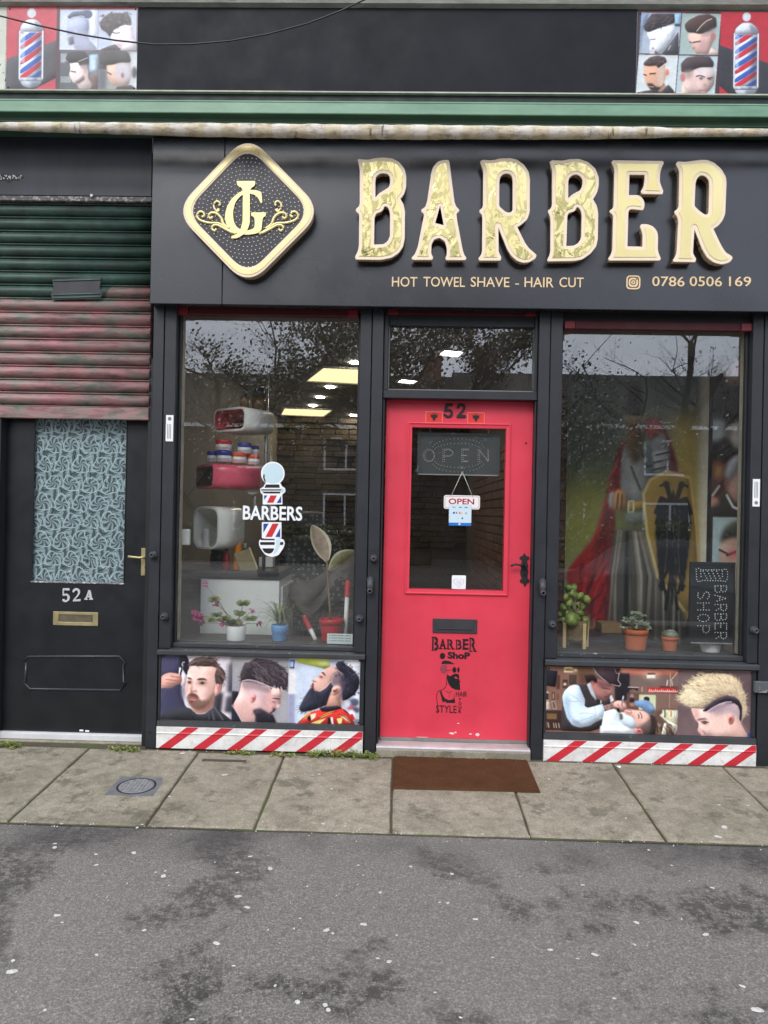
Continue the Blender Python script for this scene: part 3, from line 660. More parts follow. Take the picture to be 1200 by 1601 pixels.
# ------------------------------------------------------------------ side door 52A, its shutter and the boards above
SY = 0.11
def side_bay():
    xl, xr = PX(6.5, 900, SY), PX(231, 900, SY); b = PX(233.4, 800)
    z0 = PZ(115, 1146, SY); z1 = PZ(115, 640, SY)
    gl = RECT(50.5, 640, 197, 912, SY)
    m = MB(); y0, y1 = SY, SY + .045
    m.box(xl, y0, z0, gl[0], y1, z1); m.box(gl[2], y0, z0, xr, y1, z1); m.box(gl[0], y0, z0, gl[2], y1, gl[1]); 
    d = m.build('door', M['black_door'], bld); d['label'] = 'black side door with patterned net behind its glass'
    # jambs
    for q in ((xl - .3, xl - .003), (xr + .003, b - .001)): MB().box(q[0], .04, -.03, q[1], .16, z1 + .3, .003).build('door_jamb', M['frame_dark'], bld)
    for q in ((gl[0], gl[1] - .0, gl[0] + .007, gl[3]), (gl[2] - .007, gl[1], gl[2], gl[3])): MB().box(q[0], SY - .004, q[1], q[2], SY + .01, q[3], .002).build('glazing_bead', M['black_door'], d)
    m = MB(); m.box(gl[0], SY - .006, gl[1] - .001, gl[2], SY + .012, gl[1] + .008, .002); m.build('bottom_bead', paint('chipped_bead', srgb(120, 120, 122), .45, .3, 30, chips=.55, chipcol=srgb(205, 205, 203)), d)
    MB().box(gl[0] - .005, SY + .014, gl[1] - .005, gl[2] + .005, SY + .018, gl[3]).build('pane', glass('side_glass', .03, (.95, .96, .96), .02), d)
    # lace-patterned film: swirling petals in rows
    k = N('lace_film'); pos = k.n('ShaderNodeMapping'); pos.inputs['Scale'].default_value = (8.6, 1, 8.6); pos.inputs['Location'].default_value = (.35, 0, .1); k.l(k.pos, pos.inputs['Vector'])
    sx = k.sep(pos.outputs[0]); X, Zc = k.math('ADD', sx[0], k.val(k.noise(5, 3, .6), .3, .7, -.16, .16)), k.math('ADD', sx[2], k.val(k.noise(4, 3, .6, dist=1.0), .3, .7, -.2, .2))
    # brick-offset cells with a spiral in each
    row = k.math('FLOOR', Zc); off = k.math('MULTIPLY', k.math('MODULO', row, 2.0), 0.5)
    u = k.math('SUBTRACT', k.math('FRACT', k.math('ADD', X, off)), 0.5); v = k.math('SUBTRACT', k.math('FRACT', Zc), 0.5)
    rad = k.math('SQRT', k.math('ADD', k.math('MULTIPLY', u, u), k.math('MULTIPLY', v, v))); ang = k.math('ARCTAN2', v, u)
    sp = k.math('SINE', k.math('ADD', k.math('MULTIPLY', ang, 7.0), k.math('MULTIPLY', rad, 15.0)))
    lines = k.math('SINE', k.math('ADD', k.math('MULTIPLY', ang, 28.0), k.math('MULTIPLY', rad, 60.0)))
    pet = k.math('ADD', k.val(sp, -1, 1, 0, .55), k.val(lines, .2, 1, 0, .28))
    rim = k.math('ABSOLUTE', k.math('SUBTRACT', k.math('ADD', rad, k.math('MULTIPLY', k.math('SINE', k.math('MULTIPLY', ang, 3.0)), .05)), .40))
    rimv = k.val(rim, .0, .05, .95, 0)
    u2 = k.math('SUBTRACT', k.math('FRACT', k.math('ADD', k.math('ADD', X, off), .5)), .5); ell = k.math('ABSOLUTE', k.math('SUBTRACT', k.math('SQRT', k.math('ADD', k.math('MULTIPLY', k.math('MULTIPLY', u2, u2), 14.0), k.math('MULTIPLY', k.math('MULTIPLY', v, v), 5.0))), .55))
    lf = k.val(ell, 0, .12, .8, 0)
    amt = k.math('MINIMUM', k.math('MAXIMUM', k.math('MAXIMUM', pet, rimv), lf), 1.0)
    k.set('Base Color', k.ramp(amt, [(0.0, srgb(26, 32, 36)), (.35, srgb(104, 122, 126)), (.7, srgb(168, 192, 194)), (1, srgb(220, 236, 236))])); k.set('Roughness', .6)
    MB().box(gl[0] - .004, SY + .022, gl[1] - .004, gl[2] + .004, SY + .024, gl[3]).build('net_film', k.m, d)
    # 52A
    Yn = SY - .001; T = zoomT(80, 900, 13.333, Yn)
    five = [(245, 265), (375, 265), (385, 300), (370, 310), (268, 300), (262, 385), (320, 375), (372, 410), (388, 455), (372, 510), (325, 548), (275, 548), (235, 520), (240, 490), (270, 485), (290, 518), (320, 515), (342, 480), (340, 435), (315, 410), (262, 420), (240, 415)]
    two = [(445, 330), (460, 290), (500, 262), (555, 268), (598, 305), (600, 360), (575, 410), (500, 490), (505, 500), (590, 495), (612, 485), (608, 530), (455, 535), (458, 510), (540, 410), (562, 365), (560, 320), (525, 300), (490, 318), (480, 345), (460, 350)]
    A = [(775, 305), (812, 305), (825, 330), (850, 470), (870, 485), (868, 502), (790, 500), (792, 485), (810, 478), (806, 450), (755, 448), (742, 480), (760, 488), (756, 500), (690, 498), (692, 482), (715, 472), (765, 345)]
    Ah = [(788, 370), (802, 425), (764, 424)]
    al = paint('cast_aluminium', srgb(206, 205, 208), .4, .2, 60, metal=.3, bump=.4)
    shape('house_number', [T(five, 10)], SY - .006, .0055, al, d, bevel=.001); shape('house_number', [T(two, 10)], SY - .006, .0055, al, d, bevel=.001); shape('house_number', [T(A, 6), T(Ah, 2)], SY - .006, .0055, al, d, bevel=.001)
    # brass letter plate
    q = RECT(83, 956.5, 153.5, 978, SY); i = (q[0] + .033, q[1] + .021, q[2] - .033, q[3] - .017)
    m = MB(); m.box(q[0], SY - .008, q[1], i[0], SY - .0005, q[3], .003); m.box(i[2], SY - .008, q[1], q[2], SY - .0005, q[3], .003); m.box(i[0] - .003, SY - .0078, q[1] + .0002, i[2] + .003, SY - .0005, i[1], .002); m.box(i[0] - .003, SY - .0078, i[3], i[2] + .003, SY - .0005, q[3] - .0002, .002)
    lp = m.build('letter_plate', M['brass'], d); MB().box(i[0] - .002, SY - .003, i[1] - .002, i[2] + .002, SY - .0006, i[3] + .002).build('flap', paint('tarnished_flap', srgb(112, 104, 84), .5, .2, 30, metal=.5), lp)
    # raised panel moulding with stepped corners
    pm = [(40, 1036), (37, 1034), (44, 1026), (186, 1026), (196, 1036), (193, 1040), (193, 1066), (197, 1068), (187, 1079), (47, 1077), (37, 1067), (40, 1064)]
    m = MB(); pts = [P(x, y, SY) for x, y in pm]; pts.append(pts[0])
    m.tube([(x, SY - .001, z) for x, z in pts], .0075, 8); m.build('panel_moulding', paint('moulding_paint', srgb(46, 48, 54), .3, .2, 10, chips=.68, chipcol=srgb(150, 150, 150)), d)
    # handle
    q = RECT(220.5, 857, 232, 900, SY); m = MB(); m.box(q[0], SY - .006, q[1], q[2], SY - .0005, q[3], .003); h = m.build('handle', M['brass'], d)
    c = P(227, 871, SY); m = MB(); m.lathe([(.011, -.008), (.009, -.03), (.009, -.04)], (c[0], SY, c[1]), 'Y', 14); e = [P(x, y, SY - .045) for x, y in ((229, 871), (218, 872), (208, 871), (200, 870))]
    m.tube([(x, SY - .045, z) for x, z in e], [.009, .0075, .007, .008], 10); m.build('lever', M['brass'], h)
    c = P(227, 887, SY); m = MB(); m.lathe([(.004, -.0075), (.004, -.0055)], (c[0], SY, c[1] + .004), 'Y', 10); m.box(c[0] - .0018, SY - .0075, c[1] - .008, c[0] + .0018, SY - .0055, c[1] + .002); m.build('keyhole', paint('hole3', (.005,) * 3), h)
    # aluminium drip bar and concrete step
    q = RECT(0, 1145, 224, 1155, SY); m = MB(); m.prism([(SY - .03, q[1]), (SY - .034, q[1] + .004), (SY - .034, q[3] - .006), (SY - .02, q[3]), (SY + .04, q[3]), (SY + .04, q[1])], xl - .05, xr + .002); m.build('drip_bar', paint('white_alum', srgb(228, 228, 228), .4, .08, 8, metal=.2), bld)
    for px in (127, 136): 
        x, z = P(px, 1142 + (px - 127) * .1, SY); MB().box(x - .012, SY - .0012, z - .005, x + .012, SY - .0002, z + .005, .0004).build('paint_chip', M['plastic_white'], d)
    MB().box(xl - .4, SY - .05, -.03, xr + .002, SY + .1, q[1] - .0005, .006).build('door_step', M['slab'], bld)
    return xl, xr, b
sxl, sxr, sb = side_bay()
# roller shutter, half closed: curved slats
def shutter():
    HY = 0.045
    x0, x1 = XL, PX(237.5, 480, HY) - .002
    ztop = PZ(118, 322, HY); zbot = PZ(118, 637.5, HY); n = 15; p = (ztop - zbot) / n
    root = empty('roller_shutter', (-1.9, HY, zbot)); tag(root, 'half lowered roller shutter of green slats with faded pink lower half', 'roller shutter')
    k = N('shutter_paint'); z = k.sep()[2]
    xs = k.sep()[0]
    edge = k.math('ADD', z, k.math('ADD', k.val(k.noise(3, 3, .6), .3, .7, -.02, .02), k.val(xs, -1.80, -1.76, 0.0, -.072)))
    zc = PZ(118, 468, HY)
    f = k.val(edge, zc + .006, zc - .006)
    green = k.ramp(k.noise(7, 6, .65), [(.3, srgb(34, 56, 48)), (.7, srgb(64, 94, 82))])
    pink = k.ramp(k.noise(5.5, 6, .6, stretch=(1, 1, 2.5)), [(.32, srgb(104, 118, 104)), (.44, srgb(140, 124, 116)), (.56, srgb(162, 118, 116)), (.78, srgb(176, 116, 120))])
    c = k.mix(f, green, pink); c = k.mix(k.val(k.noise(60, 6, .7), .68, .75, 0, .8), c, srgb(196, 190, 182)); c = k.mix(k.val(k.noise(12, 6, .75, stretch=(.5, 1, 3)), .46, .68, 0, .7), c, srgb(56, 50, 47))
    k.set('Base Color', c); k.set('Roughness', .5); k.bump(k.vor(180), .25, .001)
    prof = []
    for j in range(9):
        t = j / 8; prof.append((-.026 * math.sin(math.pi * (t * .92 + .04)) ** .75, p * (.22 + .76 * t)))
    lip = [(-.004, p * .0), (-.014, p * .04), (-.014, p * .10), (-.006, p * .115), (.022, p * .12), (.022, p * .21)]
    full = lip + prof + [(.024, p * .98), (.024, p * .0)]
    me0 = None
    for i in range(n):
        zb = zbot + p * i
        if me0 is None:
            m = MB(); m.prism([(y, zz) for y, zz in full], x0, x1, smooth=False); o = m.build('slat', k.m, root); me0 = o.data
            for poly in me0.polygons: poly.use_smooth = abs(poly.normal.x) < .5
            o.location = (0, HY, zb); adopt(o, root)
        else:
            o = bpy.data.objects.new('slat', me0); COL.objects.link(o); o.location = (0, HY, zb); adopt(o, root)
    MB().box(x0, HY - .018, PZ(118, 655.5, HY), x1, HY + .012, zbot + .001, .004).build('bottom_bar', k.m, root)
    # bent patch plate over the damaged slats
    T = zoomT(0, 200, 3.203, HY - .03); a = [(262, 760), (508, 748), (498, 800), (512, 830), (505, 855), (262, 862), (255, 835), (268, 800)]
    pp = shape('patch_plate', [T(a, 4)], HY - .034, .004, paint('patch_black', srgb(48, 46, 50), .45, .3, 8), root)
    for yy in (766, 836, 852):
        m = MB(); e = [P(x / 3.203, 200 + (yy - (x - 262) * .03) / 3.203, HY - .036) for x in (264, 330, 430, 503)]; m.tube([(x, HY - .036, zz) for x, zz in e], .0045, 6); m.build('fold', paint('patch_green_%d' % yy, srgb(70, 100, 88), .45, .2), pp)
    MB().box(x0, HY + .026, zbot - .05, x1, HY + .036, ztop + .25).build('shutter_curtain_back', M['frame_dark'], root)
    return ztop, x1
sh_top, sh_x1 = shutter()
MB().box(XL, .03, sh_top + .0, sh_x1, .2, sh_top + .10, .002).build('shutter_slot', M['frame_dark'], bld)
# board over the shutter, with chipped lower edge
def board():
    Y = .0; r = RECT(-20, 214, 237, 306, Y); z_e = PZ(118, 313.5, Y)
    k = N('board_paint'); c = k.ramp(k.noise(4, 5, .6, stretch=(1.5, 1, .6)), [(.3, srgb(36, 38, 46)), (.6, srgb(52, 54, 64)), (.8, srgb(72, 74, 84))]); k.set('Base Color', c); k.set('Roughness', .38); k.bump(k.noise(22, 4, .6), .15, .002)
    b = MB().box(XL, Y, r[1], sh_x1, .19, r[3] + .3, .003).build('shutter_board', k.m, bld)
    MB().box(XL, Y + .004, z_e, sh_x1, .18, r[1] - .0005, .002).build('board_edge', paint('chipped_edge', srgb(100, 98, 96), .6, .3, 30, chips=.52, chipcol=srgb(176, 172, 164)), b)
    # torn hole with its ragged pale edge
    T = zoomT(0, 200, 3.203, Y - .001)
    shape('torn_hole', [T([(-5, 238), (20, 225), (40, 240), (95, 232), (122, 247), (95, 262), (60, 262), (38, 278), (20, 262), (-5, 268)], 4)], Y - .0015, .001, M['ink'], b)
    m = MB(); r3 = random.Random(2)
    for i in range(34):
        x, y = r3.uniform(-4, 108), 247 + r3.uniform(-11, 11) * (1 - .3 * r3.random()); q = P(x / 3.203, 200 + y / 3.203, Y); s_ = r3.uniform(.002, .0055)
        m.poly([(q[0] - s_, Y - .003, q[1]), (q[0], Y - .003, q[1] - s_ * 1.2), (q[0] + s_, Y - .003, q[1] + s_ * .5), (q[0], Y - .003, q[1] + s_ * 1.2)])
    m.build('torn_flake', M['plastic_white'], b)
    c = P(143.5, 306.5, Y); MB().lathe([(.008, -.012), (.010, -.006), (.009, .0)], (c[0], Y, c[1]), 'Y', 12).build('bolt_head', M['alum'], b)
board()
# shutter pin bolts on the posts
def bolt(px, py, kind=0, Y=0.0):
    x, z = P(px, py, Y)
    m = MB()
    if kind == 0: m.lathe([(.024, .0), (.024, -.012), (.017, -.018), (.017, -.040), (.012, -.044), (.006, -.044), (.006, -.03)], (x, Y, z), 'Y', 18)
    else:
        m.lathe([(.022, .0), (.022, -.014), (.017, -.02)], (x, Y, z + .03), 'Y', 18); m.tube([(x, Y - .012, z + .045), (x, Y - .02, z), (x, Y - .022, z - .03)], .019, 12); m.lathe([(.017, -.03), (.017, -.05), (.011, -.052), (.008, -.052), (.008, -.03)], (x, Y, z - .03), 'Y', 18)
    m.build('shutter_bolt', paint('bolt_paint_%d' % px, srgb(62, 64, 68), .45, .2, 30, chips=.66, chipcol=srgb(128, 126, 122)), bld)
for q in ((240, 867.5), (257.5, 963.5), (584, 873), (561.5, 967), (862, 975.5), (1177.5, 985)): bolt(*q)
bolt(578.5, 915, 1); bolt(847, 918, 1)
# post end plugs (small dark screw holes)
for i, (px, py) in enumerate(((234, 1145), (578, 1152), (839.5, 1164.5), (1190.5, 1164.5))):
    x, z = P(px, py, 0); MB().lathe([(.006, -.0012), (.006, .0)], (x, 0, z), 'Y', 12).build('screw_hole', paint('hole_p%d' % i, (.01,) * 3), bld)
# bracket on the far right post
x, z = P(1183, 1073, -.01); MB().box(x - .02, -.03, z - .035, x + .15, -.001, z + .03, .004).build('pipe_bracket', paint('bracket', srgb(84, 88, 90), .5, .2, chips=.6, chipcol=srgb(170, 168, 165)), bld)
# maker's stickers on the posts
def sticker(x0, y0, x1, y1, lab, flip):
    r = RECT(x0, y0, x1, y1, .0); e = empty('post_sticker', ((r[0] + r[2]) / 2, 0, r[1])); tag(e, lab, 'sticker')
    MB().box(r[0], -.0016, r[1], r[2], -.0004 + .004 * (x0 > 255 or x0 > 1000), r[3], .0003).build('label_paper', paint('sticker_paper', srgb(238, 240, 238), .4, .03, bump=0), e)
    m = MB(); h = r[3] - r[1]; w = r[2] - r[0]
    for i in range(3): m.box(r[0] + w * (.22 + .2 * i), -.0026, r[1] + h * (.1 if not flip else .32), r[0] + w * (.30 + .2 * i), -.0019, r[1] + h * (.66 if not flip else .9))
    cz = r[3] - h * .14 if not flip else r[1] + h * .14; m.lathe([(w * .26, -.0026), (w * .26, -.0019)], ((r[0] + r[2]) / 2, 0, cz), 'Y', 14); m.build('print', paint('sticker_print', srgb(120, 124, 126), .5, 0, bump=0), e)
sticker(259, 649, 270.5, 690, 'narrow white printed sticker on the post left of the left window', 0)
sticker(1176.5, 749, 1187.5, 792, 'narrow white printed sticker on the post right of the right window', 1)
# ================================================================== signs, awning, cable
FY = -0.09
M['fascia'] = paint('satin_black_panel', srgb(25, 27, 34), 0.24, 0.05, 1.0, bump=0, spec=0.8)
def fascia():
    x0 = PX(236.3, 340, FY); xs = PX(349, 345, FY); x1 = 3.3
    root = empty('shop_sign', (x0, FY, ZF0)); tag(root, 'long satin black fascia sign with raised gold BARBER letters', 'sign')
    MB().box(x0, FY, ZF0, xs - .0008, -.004, ZF1, .003).build('sign_panel', M['fascia'], root)
    MB().box(xs + .0008, FY - .0006, ZF0, x1, -.004, ZF1, .003).build('sign_panel', M['fascia'], root)
    return root
sgn = fascia()
# ---- raised letters
def m_gold(name, calm):
    k = N(name)
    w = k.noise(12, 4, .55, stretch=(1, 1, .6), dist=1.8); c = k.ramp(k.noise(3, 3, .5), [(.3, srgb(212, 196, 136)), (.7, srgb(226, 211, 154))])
    if not calm: c = k.mix(k.math('MULTIPLY', k.val(k.noise(15, 6, .6, stretch=(1, 1, .6), dist=2.5), .49, .54), k.val(k.noise(2.2, 2, .5), .35, .6, .35, 1)), c, srgb(158, 150, 96))      # olive patches: dark tree reflections painted into the gold colour
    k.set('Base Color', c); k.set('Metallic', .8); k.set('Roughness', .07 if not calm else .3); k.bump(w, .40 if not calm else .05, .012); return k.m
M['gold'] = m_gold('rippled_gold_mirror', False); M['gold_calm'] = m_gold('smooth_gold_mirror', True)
M['emblem_gold'] = paint('cream_gold_lacquer', srgb(236, 219, 158), .3, .05, 6, metal=.35, bump=0)
M['rim'] = paint('cream_acrylic_rim', srgb(244, 224, 196), .35, .03, bump=0)
def m_trim():
    k = N('led_strip_side'); p = k.sep(); a = k.math('ADD', k.math('ADD', p[0], p[2]), 0.0)
    f = k.val(k.math('SINE', k.math('MULTIPLY', k.math('ADD', p[0], k.math('MULTIPLY', p[2], 1.0)), 330)), .2, .7)
    c = k.mix(k.math('MULTIPLY', f, k.val(k.noise(140, 3, .6), .35, .6)), srgb(206, 184, 150), srgb(92, 66, 44)); k.set('Base Color', c); k.set('Roughness', .5); return k.m
M['trim'] = m_trim()
LY = FY - .066
def letter(nm, outer, holes, x0, y0, s, mat, r=26):
    T = zoomT(x0, y0, s, LY)
    lo = [T(outer, r)] + [T(h, r) for h in holes]; li = inset(lo, .0165)
    g = shape('letter', lo, LY, .010, M['rim'], sgn, offset=.0005, bevel=.003)
    g['label'] = 'raised gold letter %s of the shop sign' % nm
    shape('letter_side', inset(lo, .006), LY + .012, .052, M['trim'], g)
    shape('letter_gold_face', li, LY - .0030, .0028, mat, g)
    return g
s5 = 5.4545; s8 = 8.0083
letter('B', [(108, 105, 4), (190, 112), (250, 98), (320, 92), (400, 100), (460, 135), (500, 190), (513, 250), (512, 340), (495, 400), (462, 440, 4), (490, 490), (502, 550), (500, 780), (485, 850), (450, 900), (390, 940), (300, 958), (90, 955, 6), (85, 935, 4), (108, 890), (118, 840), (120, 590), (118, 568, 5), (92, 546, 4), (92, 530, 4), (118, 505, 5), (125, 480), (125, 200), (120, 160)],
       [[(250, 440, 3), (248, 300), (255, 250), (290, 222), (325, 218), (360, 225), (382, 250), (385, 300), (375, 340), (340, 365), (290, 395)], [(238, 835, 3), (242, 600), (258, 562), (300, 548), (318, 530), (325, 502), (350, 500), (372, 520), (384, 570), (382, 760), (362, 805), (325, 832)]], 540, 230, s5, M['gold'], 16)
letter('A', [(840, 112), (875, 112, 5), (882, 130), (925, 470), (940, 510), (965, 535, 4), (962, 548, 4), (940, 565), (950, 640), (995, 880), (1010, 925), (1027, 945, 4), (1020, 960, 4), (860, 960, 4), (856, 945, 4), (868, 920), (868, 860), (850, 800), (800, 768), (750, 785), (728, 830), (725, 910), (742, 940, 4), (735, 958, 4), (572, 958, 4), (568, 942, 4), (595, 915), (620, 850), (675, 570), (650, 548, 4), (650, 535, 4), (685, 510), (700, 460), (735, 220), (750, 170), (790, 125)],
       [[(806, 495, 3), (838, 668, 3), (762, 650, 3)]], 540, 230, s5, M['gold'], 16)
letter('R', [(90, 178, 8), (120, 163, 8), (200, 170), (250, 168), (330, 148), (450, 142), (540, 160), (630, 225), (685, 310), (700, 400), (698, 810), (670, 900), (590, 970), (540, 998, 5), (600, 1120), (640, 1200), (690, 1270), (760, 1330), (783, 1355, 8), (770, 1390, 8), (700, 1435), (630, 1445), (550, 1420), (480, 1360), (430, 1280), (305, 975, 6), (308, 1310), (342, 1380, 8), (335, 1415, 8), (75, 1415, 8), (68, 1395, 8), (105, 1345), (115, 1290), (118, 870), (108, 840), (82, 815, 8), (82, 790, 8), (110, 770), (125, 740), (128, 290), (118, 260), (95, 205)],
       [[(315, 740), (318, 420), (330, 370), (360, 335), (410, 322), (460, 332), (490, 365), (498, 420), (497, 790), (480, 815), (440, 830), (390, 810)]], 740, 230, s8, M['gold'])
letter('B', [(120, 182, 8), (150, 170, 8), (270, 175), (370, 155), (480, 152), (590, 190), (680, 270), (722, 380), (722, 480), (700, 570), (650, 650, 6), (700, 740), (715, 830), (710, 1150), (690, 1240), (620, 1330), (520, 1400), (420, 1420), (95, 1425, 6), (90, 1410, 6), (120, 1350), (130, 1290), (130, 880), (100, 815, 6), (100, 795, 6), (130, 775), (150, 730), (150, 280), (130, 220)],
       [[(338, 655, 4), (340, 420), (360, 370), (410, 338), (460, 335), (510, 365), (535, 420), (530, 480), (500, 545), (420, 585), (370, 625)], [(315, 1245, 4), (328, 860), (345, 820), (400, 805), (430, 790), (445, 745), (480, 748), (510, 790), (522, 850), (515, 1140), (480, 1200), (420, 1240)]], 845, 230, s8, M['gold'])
letter('E', [(172, 188, 8), (190, 170, 8), (800, 178, 8), (818, 190, 8), (790, 250), (770, 320), (765, 430), (790, 500), (810, 550, 8), (800, 585, 8), (555, 580, 8), (540, 555, 8), (575, 500), (590, 400), (588, 340, 4), (385, 338, 4), (378, 606, 4), (500, 605), (550, 640), (578, 700), (570, 760), (555, 785, 8), (420, 770), (385, 780), (372, 810), (360, 1248, 4), (560, 1252, 4), (565, 1100), (545, 1030), (530, 995, 8), (545, 970, 8), (620, 970), (690, 1000), (735, 1060), (745, 1130), (740, 1280), (755, 1340), (778, 1390, 8), (770, 1415, 8), (140, 1415, 8), (132, 1395, 8), (165, 1350), (185, 1290), (195, 870), (185, 840), (152, 815, 6), (152, 795, 6), (190, 770), (200, 740), (210, 300), (200, 250)], [], 935, 230, s8, M['gold_calm'])
letter('R', [(178, 207, 8), (200, 185, 8), (290, 190), (370, 180), (470, 165), (560, 165), (650, 200), (740, 280), (795, 380), (800, 450), (785, 830), (755, 910), (700, 980), (635, 1020, 6), (690, 1140), (740, 1240), (790, 1320), (870, 1370, 8), (875, 1395, 8), (840, 1440), (750, 1465), (650, 1440), (570, 1380), (510, 1280), (400, 995, 6), (380, 1330), (420, 1400, 8), (410, 1435, 8), (150, 1430, 8), (142, 1415, 8), (175, 1370), (190, 1310), (210, 920), (195, 870), (162, 825, 6), (162, 805, 6), (195, 780), (215, 750), (222, 320), (215, 280), (190, 235)],
       [[(400, 740), (412, 450), (430, 390), (470, 350), (510, 345), (560, 370), (595, 420), (598, 480), (590, 820), (570, 850), (530, 850), (460, 800)]], 1035, 230, s8, M['gold_calm'])
# ---- flat cut lettering below
def fitF(x0, y0, x1, y1, Y=FY): return RECT(x0, y0, x1, y1, Y)
def sloped_text(words, y_at, h, nm='sign_word', bold=.004):
    for w, x0, x1 in words:
        r = RECT(x0, y_at(x0, x1) - h / 2, x1, y_at(x0, x1) + h / 2, FY)
        text(nm, w, r, FY - .0045, .004, M['gold_flat'], sgn, bold=bold)
yl = lambda a, b: 441.3 + (a + b) / 2 * 0.0034 - 760 * .0034
sloped_text([('HOT', 612.5, 652), ('TOWEL', 661.5, 726.5), ('SHAVE', 735.5, 796), ('HAIR', 819.5, 865), ('CUT', 874, 912)], yl, 15.5)
q = RECT(805, 443.6, 811, 445.2, FY); MB().box(q[0], FY - .0045, q[1], q[2], FY - .0007, q[3]).build('sign_dash', M['gold_flat'], sgn)
sloped_text([('0786', 1019, 1069.5), ('0506', 1077.5, 1128), ('169', 1139, 1173.5)], lambda a, b: 440.3, 15.3, 'phone_number')
def insta():
    r = RECT(978.5, 430.5, 1000.5, 453, FY); cx, cz = (r[0] + r[2]) / 2, (r[1] + r[3]) / 2; h = (r[2] - r[0]) / 2
    def rr(a, rad): return smooth_pts([(cx - a, cz - a), (cx + a, cz - a), (cx + a, cz + a), (cx - a, cz + a)], rad, 6)
    def circ(a): return [(cx + a * math.cos(t), cz + a * math.sin(t)) for t in np.linspace(0, 2 * math.pi, 25)[:-1]]
    b = shape('camera_icon', [rr(h, h * .6), rr(h * .80, h * .45)], FY - .0045, .004, M['gold_flat'], sgn)
    shape('icon_ring', [rr(h * .66, h * .5), circ(h * .44)], FY - .0046, .004, M['gold_flat'], b)
    shape('icon_lens', [circ(h * .30), circ(h * .12)], FY - .0047, .004, M['gold_flat'], b)
    dx = h * .42; shape('icon_flash', [[(cx + dx + h * .1 * math.cos(t), cz + dx + h * .1 * math.sin(t)) for t in np.linspace(0, 6.28, 10)[:-1]]], FY - .0050, .004, M['fascia'], b)
insta()
